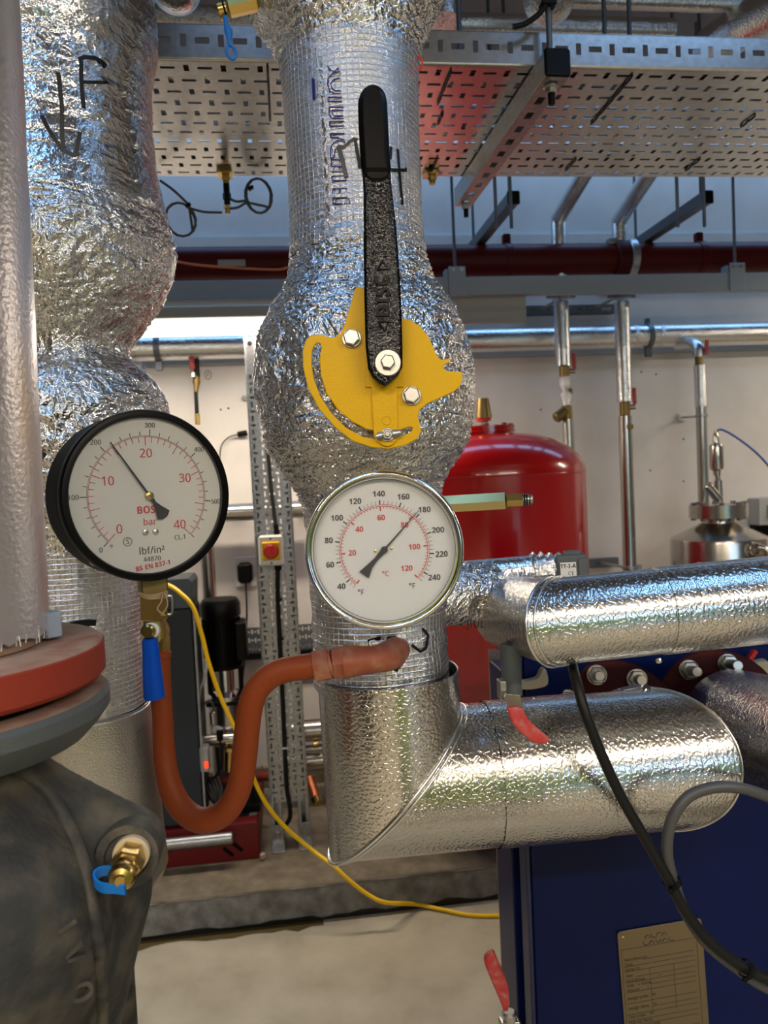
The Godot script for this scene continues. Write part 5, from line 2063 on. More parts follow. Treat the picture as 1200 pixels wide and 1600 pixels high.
# ---------------------------------------------------------------- plate heat exchanger
var HXZ := -1.25
func heat_exchanger() -> void:
	var t := thing("heat_exchanger", "dark blue plate heat exchanger frame with a metal name plate", "heat exchanger")
	var e0 := P(834, 1450, 1.23)
	HXZ = e0.z
	var b := B.new()
	var yt := Z(860, 985, HXZ).y
	var xr := e0.x + 0.62
	boxa(b, Vector3(e0.x, 0.05, HXZ - 0.045), Vector3(xr, yt, HXZ), 0.003)
	obj("frame_plate", b, "blue_gloss", t)
	b = B.new()
	boxa(b, Vector3(e0.x - 0.008, 0.05, HXZ - 0.04), Vector3(e0.x, yt - 0.04, HXZ - 0.003), 0.002)
	obj("edge_strip", b, "blue_edge", t)
	b = B.new()
	var xb := Z(800, 1450, HXZ - 0.42).x
	boxa(b, Vector3(xb, 0.05, HXZ - 0.46), Vector3(xr, yt - 0.07, HXZ - 0.42), 0.003)
	obj("pressure_plate", b, "blue_gloss", t)
	b = B.new()
	for k in 40:
		var z := HXZ - 0.05 - 0.37 * k / 40.0
		boxa(b, Vector3(e0.x + 0.05, 0.12, z - 0.005), Vector3(xr - 0.05, yt - 0.12, z))
	obj("plate_pack", b, "steel", t)
	b = B.new()
	var xs := Z(804, 1450, HXZ - 0.06).x
	boxa(b, Vector3(xs, 0.05, HXZ - 0.16), Vector3(e0.x + 0.03, yt - 0.08, HXZ - 0.06), 0.003)
	obj("side_panel", b, "blue_gloss", t)
	b = B.new()
	for q in [[0.02, 0.02], [0.6, 0.02]]:
		boxa(b, Vector3(e0.x + q[0] - 0.02, 0.0, HXZ - 0.06), Vector3(e0.x + q[0] + 0.06, 0.06, HXZ + 0.02), 0.003)
	obj("foot", b, "blue_gloss", t)
	# lifting slot with a cream face
	b = B.new()
	var zz := HXZ + 0.002
	var pts := [[812, 1068], [830, 1064], [842, 1060], [848, 1048], [853, 1046], [857, 1058], [856, 1070], [846, 1075], [826, 1078], [814, 1076]]
	var pp := PackedVector2Array()
	for q in spline2(pts, 3):
		pp.append(Vector2(q[0], q[1]))
	extrude(b, pp, [], func(q: Vector2, d: float) -> Vector3: return Z(q.x, q.y, zz + 0.014) - Vector3(0, 0, d), Vector3.BACK, 0.016, 0.002, 1.0)
	obj("lifting_lug", b, "cream_paint", t)
	b = B.new()
	box(b, Transform3D(Basis(Vector3.BACK, 0.1), Z(1182, 1045, HXZ + 0.02)), Vector3(0.04, 0.028, 0.02), 0.006)
	obj("hook_lug", b, "cream_paint", t)
	b = B.new()
	box(b, Transform3D(Basis(Vector3.BACK, -0.7), Z(1173, 1027, HXZ + 0.02)), Vector3(0.008, 0.028, 0.01), 0.002)
	obj("orange_mark", b, "red_plastic", t)
	# name plate, a little crooked
	var lt := Z(964, 1456, HXZ + 0.002)
	var u := mpp(lt)
	var w := 140.0 * u
	var h := 260.0 * u
	var tilt := Basis(Vector3.BACK, deg_to_rad(2.6))
	var xf := Transform3D(tilt, lt)
	b = B.new()
	var rr := 0.006
	var poly := PackedVector2Array()
	for c in [[rr, -rr, 90.0], [rr, -h + rr, 180.0], [w - rr, -h + rr, 270.0], [w - rr, -rr, 0.0]]:
		for k in 5:
			var a := deg_to_rad(c[2] + 90.0 * k / 4)
			poly.append(Vector2(c[0] + rr * cos(a), c[1] + rr * sin(a)))
	extrude(b, poly, [], func(q: Vector2, d: float) -> Vector3: return xf * Vector3(q.x, q.y, 0.0012 - d), Vector3.BACK, 0.0016, 0.0003, 0.0003)
	var np := obj("name_plate", b, "name_plate", t)
	b = B.new()
	var ln := func(x0: float, y0: float, x1: float, y1: float, th: float) -> void:
		var a := xf * Vector3(x0 * u, -y0 * u, 0.0014)
		var e := xf * Vector3(x1 * u, -y1 * u, 0.0014)
		tube(b, [a, e], th, 5)
	for r in [[30, 4, 128], [50, 38, 122], [58, 6, 124], [66, 6, 124], [76, 26, 124], [84, 6, 124], [92, 48, 124], [100, 6, 124], [118, 6, 124], [128, 48, 124], [136, 6, 124], [146, 6, 124], [154, 6, 124], [170, 30, 124]]:
		ln.call(float(r[1]), float(r[0]), float(r[2]), float(r[0]), 0.00028)
	for c in [[48, 66, 140], [88, 66, 140], [4, 30, 250], [129, 20, 250]]:
		ln.call(float(c[0]), float(c[1]), float(c[0]), float(c[2]), 0.00028)
	obj("ruled_lines", b, "ink_black", np)
	b = B.new()
	var rows := [["Manufacturer", 47], ["Type", 55], ["Serial no", 63], ["Year", 73], ["Fluid group", 81], ["Inlet   -> Outlet", 89], ["Volume        l", 97], ["Design press   PS", 110], ["Design temp    TS", 126], ["Test press    PT", 140], ["Max op. temp", 149], ["Test pressure date", 157]]
	for r in rows:
		text(b, r[0], xf * Transform3D(Basis(), Vector3(8 * u, -r[1] * u, 0.0014)), 4.2 * u, 0.0002, false, "Droid Sans", HORIZONTAL_ALIGNMENT_LEFT)
	for q in [[64, 80], [106, 83]]:
		text(b, "->", xf * Transform3D(Basis(), Vector3(q[0] * u, -q[1] * u, 0.0014)), 4.0 * u, 0.0002)
	obj("printing", b, "ink_black", np)
	# the maker's mark: two rows of open letters
	b = B.new()
	var mk0 := func(st: Array, x: float, y: float) -> void:
		var a := []
		for q in st:
			a.append(xf * Vector3((x + q[0]) * u, -(y + q[1]) * u, 0.0015))
		tube(b, a, 0.00055, 6)
	var cap_a := [[0, 6], [3, 1], [6, 1], [9, 6]]
	var cap_l := [[0, 0], [0, 4], [2, 6], [7, 6]]
	for q in [[cap_a, 44, 12], [cap_l, 55, 12], [[[0, 6], [0, 2], [2, 0], [7, 0]], 64, 12], [cap_a, 72, 12]]:
		mk0.call(q[0], q[1], q[2])
	for q in [[cap_l, 41, 22], [cap_a, 50, 22], [[[0, 0], [3, 5], [6, 5], [9, 0]], 61, 22], [cap_a, 72, 22], [cap_l, 84, 22]]:
		mk0.call(q[0], q[1], q[2])
	obj("maker_mark", b, "blue_edge", np)
	b = B.new()
	cyl(b, xf * Vector3(8 * u, -8 * u, 0.001), xf * Vector3(8 * u, -8 * u, 0.003), 2.2 * u, 12, 0.0005)
	obj("rivet", b, "chrome", np)

func flange(t: Node3D, c: Vector3, ax: Vector3, r: float, th: float, mat: String, n: int, phase: float, stud: float) -> void:
	var b := B.new()
	var xf := AX(c, ax)
	lathe(b, xf, [Vector2(r * 0.4, 0), Vector2(r - 0.002, 0), Vector2(r, 0.002), Vector2(r, th - 0.002), Vector2(r - 0.002, th), Vector2(r * 0.4, th)], 56)
	var f := obj("flange", b, mat, t)
	for k in n:
		var a := phase + TAU * k / n
		var q := xf * Vector3(cos(a) * r * 0.8, th, sin(a) * r * 0.8)
		var y := xf.basis.y
		b = B.new()
		cyl(b, q, q + y * 0.002, 0.016, 20, 0.0006)
		ngon(b, q + y * 0.002, q + y * 0.015, 0.0145)
		cyl(b, q + y * 0.015, q + y * (0.015 + stud), 0.0078, 14, 0.001)
		obj("stud_nut", b, "zinc", f)

func bead(b: B, ring: Array, c: Vector3, r: float, out := 0.0008) -> void:
	var p := []
	for q in ring:
		p.append(q + (q - c).normalized() * out)
	tube(b, p, r, 8, false)

# ---------------------------------------------------------------- aluminium clad pipes
func clad_pipes() -> void:
	var b: B
	# lower pipe: down from the riser, right, then back to the exchanger
	var t := thing("clad_elbow_pipe", "hammered aluminium clad pipe turning from the riser towards the blue exchanger", "pipe")
	var d := 0.85
	var R := 109.0 * d / F
	var top := P(601, 1046, d)
	var cn := P(612, 1221, d)
	cn.x = (cn.x + top.x) / 2 + 0.004
	top = Vector3(cn.x - 0.002, top.y, cn.z)
	var c2 := P(1024, 1205, 0.878)
	c2.y = cn.y + 0.002
	var hxc := Z(966, 1137, HXZ + 0.03)
	b = B.new()
	var rg := mitre(b, [top, cn, cn.lerp(c2, 0.40)], R, 72, false)
	obj("cladding_elbow", b, "stucco", t)
	b = B.new()                                             # open rim with the dark gap inside
	lathe(b, Transform3D(Basis(), top), [Vector2(R - 0.0012, -0.03), Vector2(R - 0.0012, 0.0), Vector2(R, 0.0)], 72)
	obj("rim", b, "stucco_seam", t)
	b = B.new()
	var arc := []
	for q in rg[0]:
		arc.append(q)
	bead(b, arc, cn, 0.0022)
	var arc2 := []
	for q in rg[0]:
		arc2.append(q + (c2 - cn).normalized() * 0.006)
	bead(b, arc2, cn, 0.0014)
	obj("seam_bead", b, "stucco_seam", t)
	var axd := (c2 - cn).normalized()
	b = B.new()
	mitre(b, [cn.lerp(c2, 0.355), cn.lerp(c2, 0.745)], R + 0.0016, 72, false)
	lathe(b, AX(cn.lerp(c2, 0.745), axd), [Vector2(R + 0.0016, 0.0), Vector2(R, 0.0006)], 72)
	obj("cladding_sleeve", b, "stucco", t)
	b = B.new()
	var bkd := (hxc - c2).normalized()
	var rg2 := mitre(b, [cn.lerp(c2, 0.72), c2, c2 + bkd * (R + 0.012)], R, 72, true)
	obj("cladding_end", b, "stucco", t)
	b = B.new()
	bead(b, rg2[0], c2, 0.0016)
	obj("seam_bead", b, "stucco_seam", t)
	b = B.new()
	cyl(b, c2, hxc, 0.056, 40)
	obj("neck_pipe", b, "stucco", t)
	b = B.new()
	cyl(b, cn.lerp(c2, 0.95) + Vector3(0.012, R * 0.94, -0.012), cn.lerp(c2, 0.95) + Vector3(0.012, R * 0.94 + 0.008, -0.008), 0.006, 12, 0.002)
	obj("cladding_screw", b, "chrome", t)
	flange(t, hxc - Vector3(0, 0, 0.02), (c2 - hxc), 0.100, 0.022, "red_oxide", 8, 0.5, 0.035)
	# second pipe beyond it
	t = thing("clad_elbow_pipe", "hammered aluminium clad pipe bend cut by the photo's right edge", "pipe")
	var hx2 := Z(1128, 1118, HXZ + 0.03)
	var c3 := P(1340, 1205, 0.78)
	var R3 := 0.077
	b = B.new()
	var ax2 := (c3 - hx2).normalized()
	var p3 := hx2 + ax2 * 0.075
	mitre(b, [p3, c3, c3 + Vector3(0.05, -0.4, 0.0)], R3, 72, true)
	obj("cladding_bend", b, "stucco", t)
	b = B.new()
	cyl(b, hx2, p3, 0.052, 40)
	obj("neck_pipe", b, "stucco", t)
	flange(t, hx2 - Vector3(0, 0, 0.02), (c3 - hx2), 0.100, 0.022, "red_oxide", 8, 0.25, 0.035)
	# upper pipe
	t = thing("clad_branch_pipe", "slim hammered aluminium clad pipe running right above the elbow pipe", "pipe")
	var ca := P(866, 971, 0.766)
	var cb := P(1290, 949, 0.795)
	cb.y = ca.y + 0.010
	var r4 := 67.5 * 0.765 / F
	var bk := P(796, 957, 0.905)
	b = B.new()
	var rg4 := mitre(b, [bk, ca, ca.lerp(cb, 0.39)], r4, 64, true)
	obj("cladding_elbow", b, "stucco", t)
	b = B.new()
	var mid4 := []
	var mid5 := []
	for q in rg4[0]:
		mid4.append(q)
		mid5.append(q + (cb - ca).normalized() * 0.008)
	bead(b, mid4, ca, 0.0016)
	bead(b, mid5, ca, 0.0013)
	obj("seam_bead", b, "stucco_seam", t)
	b = B.new()
	mitre(b, [ca.lerp(cb, 0.375), cb, cb + (cb - ca)], r4 + 0.0012, 64, false)
	lathe(b, AX(ca.lerp(cb, 0.375), ca - cb), [Vector2(r4 + 0.0012, 0.0), Vector2(r4 - 0.001, 0.0004)], 64)
	obj("cladding_sleeve", b, "stucco", t)
	b = B.new()
	cyl(b, P(1029, 1031, 0.745), P(1030, 1034, 0.742), 0.003, 10, 0.001)
	obj("cladding_screw", b, "chrome", t)
	# drain leg and lever valve under its elbow
	t = thing("lever_valve", "small grey drain leg with bent red sleeved lever under the slim clad pipe", "valve")
	b = B.new()
	var v0 := P(797, 1006, 0.80)
	var v1 := P(798, 1088, 0.80)
	v1.x = v0.x; v1.z = v0.z
	cyl(b, v0, v1, 15.5 * 0.80 / F, 24, 0.001)
	obj("leg", b, "cast_grey_blue", t)
	b = B.new()
	box(b, Transform3D(Basis(), P(784, 1077, 0.785)), Vector3(0.007, 0.02, 0.014), 0.001)
	obj("bracket", b, "zinc", t)
	b = B.new()
	plate(b, [[787, 1088], [790, 1084], [813, 1086], [818, 1108], [794, 1110]], 0.770, 0.003, 0.0006)
	obj("lever_arm", b, "zinc", t)
	b = B.new()
	plate(b, [[793, 1107], [806, 1105], [818, 1108], [821, 1116], [827, 1126], [837, 1136], [850, 1147], [857, 1153], [859, 1158], [855, 1162], [846, 1163], [836, 1162], [828, 1158], [812, 1144], [802, 1133], [797, 1122]], 0.735, 0.007, 0.002)
	obj("lever_sleeve", b, "red_sleeve", t)

# ---------------------------------------------------------------- insulated risers
func table(rows: Array, d: float) -> Array:
	var o := []
	for q in rows:
		var c := P((q[1] + q[2]) / 2.0, q[0], d)
		o.append([c, (q[2] - q[1]) / 2.0 * d / F, q[3], q[4]])
	return o
func cut(tb: Array, y0: float, y1: float, d: float) -> Array:     # the part of a table between two pixel rows
	var a := P(600, y0, d).y
	var e := P(600, y1, d).y
	var o := []
	var r := foil_at(tb, a)
	o.append([Vector3(r[0].x, a, r[0].z), r[1], r[2], r[3]])
	for q in tb:
		if q[0].y < a - 0.002 and q[0].y > e + 0.002:
			o.append(q)
	r = foil_at(tb, e)
	o.append([Vector3(r[0].x, e, r[0].z), r[1], r[2], r[3]])
	return o

var TL := []
var TM := []
func left_riser() -> void:
	var t := thing("insulated_riser", "foil wrapped riser with a hand drawn letter F and down arrow", "pipe")
	var d := 0.95
	var rr := [[-60, 70, 238], [0, 72, 236], [50, 75, 240], [90, 75, 238], [125, 78, 232], [200, 80, 232], [270, 83, 240], [330, 86, 254], [390, 90, 262], [430, 92, 260], [470, 95, 248], [510, 98, 224], [535, 99, 204], [555, 100, 198], [575, 101, 206], [600, 103, 236], [630, 105, 254], [660, 107, 259], [700, 109, 254], [760, 112, 240], [820, 115, 224], [870, 118, 217], [930, 121, 217], [1000, 124, 220], [1100, 127, 223], [1160, 129, 227]]
	var rows := []
	for q in rr:
		var am := 0.0036
		var pl := 0.0
		if q[0] < 340:
			am = 0.0011
			pl = -1.0
		if q[0] > 840:
			am = 0.0012
		if q[0] > 480 and q[0] < 600:
			pl = 0.5
		rows.append([q[0], 2 * q[1] - q[2], q[2], am, pl])
	TL = table(rows, d)
	var b := B.new()
	foil_tube(b, cut(TL, -40, 326, d), 360, 0.003)
	obj("upper_wrap", b, "foil_soft", t)
	b = B.new()
	var lt0: Vector3 = foil_at(TL, P(600, -38, d).y)[0]
	cyl(b, Vector3(lt0.x, P(600, -38, d).y - 0.01, lt0.z), Vector3(lt0.x - 0.02, 3.0, lt0.z), foil_at(TL, P(600, -38, d).y)[1] * 0.96, 48)
	obj("upper_pipe", b, "foil_smooth", t)
	b = B.new()
	foil_tube(b, cut(TL, 320, 840, d), 460, 0.0024)
	obj("valve_wrap", b, "foil", t)
	b = B.new()
	foil_tube(b, cut(TL, 836, 1114, d), 200, 0.004)
	obj("foil_jacket", b, "foil_scrim", t)
	b = B.new()
	stroke(b, TL, [[127, 95], [127, 127], [131, 168]], 1.0, 0.0045)
	stroke(b, TL, [[123, 93], [133, 89], [150, 91], [165, 100], [161, 104]], 1.0, 0.0045)
	stroke(b, TL, [[127, 128], [168, 129]], 1.0, 0.0035)
	stroke(b, TL, [[91, 113], [97, 167], [97, 213], [100, 231]], 1.0, 0.0045)
	stroke(b, TL, [[65, 181], [77, 204], [97, 234], [116, 243], [119, 240], [125, 206]], 1.0, 0.0045)
	obj("pen_mark", b, "ink_black", t)
	b = B.new()
	stroke(b, TL, [[110, 977], [130, 973], [150, 973]], 1.0, 0.007)
	stroke(b, TL, [[135, 974], [138, 990]], 1.0, 0.004)
	obj("pen_mark", b, "ink_black", t)
	# clad lower length
	t = thing("clad_riser", "stippled aluminium clad lower part of the left riser", "pipe")
	var tp := P(129, 1108, d)
	var R := 101.0 * d / F
	var bt := P(143, 1392, d)
	bt.x = (bt.x + tp.x) / 2 + 0.012
	bt.z = tp.z
	b = B.new()
	var pr := [Vector2(R * 0.7, 0), Vector2(R - 0.02, 0), Vector2(R - 0.006, 0.004), Vector2(R, 0.016), Vector2(R, tp.y - bt.y), Vector2(R - 0.0015, tp.y - bt.y), Vector2(R - 0.0015, tp.y - bt.y - 0.03)]
	var lean := (tp - bt).normalized()
	lathe(b, AX(bt, lean), pr, 64, 40.0)
	obj("cladding", b, "stucco_fine", t)
	b = B.new()
	tube(b, ring3(tp, R, 64), 0.0013, 6)
	obj("rim_bead", b, "stucco_seam", t)
	b = B.new()
	cyl(b, bt + Vector3(0, -bt.y, 0), bt + Vector3(0, 0.02, 0), 0.03, 20)
	tag(obj("pipe_stand", b, "cast_grey"), "dark pipe stand under the clad left riser", "support")

func main_riser() -> void:
	var t := thing("insulated_riser", "foil wrapped central riser bulging round the lever valve", "pipe")
	var d := 0.85
	var rows := [[-70, 368, 705, 0.004, 0.7], [-20, 380, 694, 0.004, 0.8], [20, 394, 682, 0.0035, 1.0], [60, 420, 664, 0.003, 1.0], [95, 437, 654, 0.0018, 0.8], [130, 441, 653, 0.0008, 0.3], [200, 445, 654, 0.0005, 0.0], [300, 452, 658, 0.0005, 0.0], [370, 455, 660, 0.0014, 0.5], [420, 453, 667, 0.0022, 1.0], [450, 441, 678, 0.0026, 0.8], [485, 422, 702, 0.0026, 0.2], [525, 408, 722, 0.0027, 0.0], [570, 403, 734, 0.0027, 0.0], [610, 404, 738, 0.0027, 0.0], [655, 411, 736, 0.0027, 0.0], [695, 421, 728, 0.0026, 0.2], [730, 444, 706, 0.0026, 0.4], [760, 464, 690, 0.003, 0.5], [790, 474, 688, 0.0016, 0.2], [850, 482, 690, 0.0012, 0.0], [950, 488, 694, 0.0012, 0.0], [1040, 492, 700, 0.0012, 0.2], [1080, 494, 702, 0.0012, 0.0]]
	TM = table(rows, d)
	var b := B.new()
	foil_tube(b, cut(TM, -60, 104, d), 440, 0.0022)
	obj("upper_wrap", b, "foil", t)
	b = B.new()
	var mt0: Vector3 = foil_at(TM, P(600, -58, d).y)[0]
	cyl(b, Vector3(mt0.x, P(600, -58, d).y - 0.01, mt0.z), Vector3(mt0.x - 0.02, 3.0, mt0.z), foil_at(TM, P(600, -58, d).y)[1] * 0.96, 48)
	obj("upper_pipe", b, "foil_smooth", t)
	b = B.new()
	foil_tube(b, cut(TM, 96, 402, d), 260, 0.003)
	obj("foil_jacket", b, "foil_scrim", t)
	b = B.new()
	foil_tube(b, cut(TM, 398, 782, d), 560, 0.0018)
	obj("valve_wrap", b, "foil", t)
	b = B.new()
	foil_tube(b, cut(TM, 776, 1066, d), 240, 0.0035)
	obj("foil_jacket", b, "foil_scrim", t)
	# smooth tape down the front of the jacket
	b = B.new()
	stroke(b, TM, [[500, 95], [508, 230], [514, 370]], 0.9, 0.0045, 0.0004)
	obj("tape_strip", b, "foil_smooth", t)
	b = B.new()
	var z6 := func(a: Array) -> Array:
		var o := []
		for q in a:
			o.append([480 + q[0] / 6.0, 80 + q[1] / 6.0])
		return o
	for s in [[[190, 140], [225, 180], [260, 190], [292, 155]], [[302, 190], [240, 205], [195, 260], [190, 320], [215, 375], [260, 400], [312, 400]], [[302, 250], [245, 268], [220, 310], [232, 350], [260, 370], [312, 370]], [[325, 430], [195, 430], [195, 472], [325, 472]], [[340, 525], [205, 525], [205, 600], [235, 632], [340, 632]], [[335, 552], [230, 552], [235, 590], [255, 606], [340, 606]], [[345, 658], [210, 658], [210, 702], [345, 702]], [[350, 772], [215, 772], [217, 806], [290, 812], [346, 830]], [[358, 850], [290, 842], [245, 862], [220, 910], [218, 1000], [250, 1000], [262, 925], [300, 880], [358, 892]], [[355, 1018], [225, 1020], [225, 1082], [355, 1080]], [[370, 1170], [230, 1172], [230, 1212], [372, 1212]], [[372, 1132], [230, 1134]], [[378, 1290], [238, 1292], [238, 1332], [300, 1332], [300, 1292]], [[330, 1430], [242, 1430], [242, 1376], [372, 1372], [398, 1400], [392, 1430], [345, 1430]], [[270, 1372], [270, 1430]]]:
		stroke(b, TM, z6.call(s), 0.9, 0.0008, 0.0011)
	for s in [[[50, 250], [58, 455]], [[64, 262], [70, 450]]]:
		stroke(b, TM, z6.call(s), 0.9, 0.001, 0.0016)
	obj("blue_lettering", b, "ink_blue", t)
	b = B.new()
	stroke(b, TM, z6.call([[290, 888], [325, 1000], [365, 1182]]), 0.9, 0.0045)
	stroke(b, TM, z6.call([[300, 905], [345, 900], [400, 848], [440, 822], [470, 832]]), 0.9, 0.003)
	stroke(b, TM, z6.call([[450, 832], [465, 930], [490, 1040], [498, 1100]]), 0.9, 0.0035)
	stroke(b, TM, z6.call([[850, 915], [865, 1130], [892, 1440]]), 0.9, 0.0028)
	stroke(b, TM, z6.call([[770, 1112], [925, 1118], [922, 1092]]), 0.9, 0.0032)
	stroke(b, TM, z6.call([[786, 895], [780, 1010]]), 0.9, 0.003)
	stroke(b, TM, [[660, 982], [669, 993], [666, 1012], [657, 1018], [643, 1008]], 0.9, 0.003)
	obj("pen_mark", b, "ink_black", t)
	# branch to the right
	t = thing("foil_branch", "foil wrapped side branch leaving the central riser behind the thermometer", "pipe")
	b = B.new()
	var a0 := P(640, 941, 0.86)
	var a1 := P(772, 946, 0.905)
	a1.y = a0.y + 0.002
	# a horizontal crumpled tube
	var ax := (a1 - a0).normalized()
	var xf := AX(a0, ax)
	var n := 70
	var m := 90
	var pv := PackedVector3Array()
	var nv := PackedVector3Array()
	var uv := PackedVector2Array()
	var L := a0.distance_to(a1)
	for i in n:
		for j in m + 1:
			var an := TAU * (j % m) / m
			var dd := xf.basis * Vector3(cos(an), 0, sin(an))
			var s := a0 + ax * (L * i / (n - 1)) + dd * 0.032
			pv.append(s + dd * foil_bump(s, 0.003, 0.0)); uv.append(Vector2(an * 0.04, L * i / (n - 1)))
	for i in n:
		for j in m + 1:
			var dx := pv[i * (m + 1) + (j + 1 if j < m else 1)] - pv[i * (m + 1) + (j - 1 if j > 0 else m - 1)]
			var dy := pv[mini(i + 1, n - 1) * (m + 1) + j] - pv[maxi(i - 1, 0) * (m + 1) + j]
			var nn := dy.cross(dx).normalized()
			var rad := pv[i * (m + 1) + j] - (a0 + ax * ax.dot(pv[i * (m + 1) + j] - a0))
			nv.append(nn if nn.dot(rad) > 0 else -nn)
	b.grid(pv, nv, uv, n, m + 1)
	obj("foil_jacket", b, "foil", t)
	b = B.new()
	text(b, "JIUL", Transform3D(CB, P(743, 975, 0.842)), 0.008, 0.0006)
	obj("lettering", b, "ink_black", t)
	# sensor pocket with its head
	t = thing("temperature_transmitter", "small grey transmitter head with white label on a foil wrapped stem", "sensor")
	b = B.new()
	tube(b, [P(665, 908, 0.885), P(842, 892, 0.93)], 0.0195, 30)
	obj("stem_jacket", b, "foil_smooth", t)
	b = B.new()
	var w0 := []
	var wr := []
	for k in 14:
		w0.append(P(832 + 4.0 * k, 892 - 0.5 * k, 0.925))
		wr.append(0.021 + 0.003 * sin(k * 1.9) - 0.0004 * k)
	tube(b, w0, wr, 20)
	obj("crumpled_collar", b, "foil", t)
	b = B.new()
	var hb := P(893, 889, 0.915)
	box(b, Transform3D(CB * Basis(Vector3.BACK, 0.07) * Basis(Vector3.UP, -0.2), hb), Vector3(0.036, 0.036, 0.03), 0.003)
	obj("head", b, "grey_plastic", t)
	b = B.new()
	box(b, Transform3D(CB * Basis(Vector3.BACK, 0.07) * Basis(Vector3.UP, -0.2), hb + CB * Vector3(0.010, 0.001, 0.016)), Vector3(0.012, 0.026, 0.006), 0.0015)
	box(b, Transform3D(CB * Basis(Vector3.BACK, 0.07) * Basis(Vector3.UP, -0.2), hb + CB * Vector3(0.0, 0.019, 0.0)), Vector3(0.02, 0.006, 0.02), 0.0015)
	obj("cover_clip", b, "grey_plastic", t)
	b = B.new()
	var lx := Transform3D(CB * Basis(Vector3.BACK, 0.07) * Basis(Vector3.UP, -0.2), hb + CB * Vector3(-0.008, 0.0, 0.0178))
	box(b, lx, Vector3(0.018, 0.018, 0.0006))
	var lb := obj("label", b, "white_plastic", t)
	b = B.new()
	text(b, "TT-I-A", lx * Transform3D(Basis(), Vector3(0.0, 0.0045, 0.0005)), 0.0031, 0.0002, true)
	text(b, "CE", lx * Transform3D(Basis(), Vector3(0.003, -0.004, 0.0005)), 0.0046, 0.0002)
	obj("lettering", b, "print_black", lb)

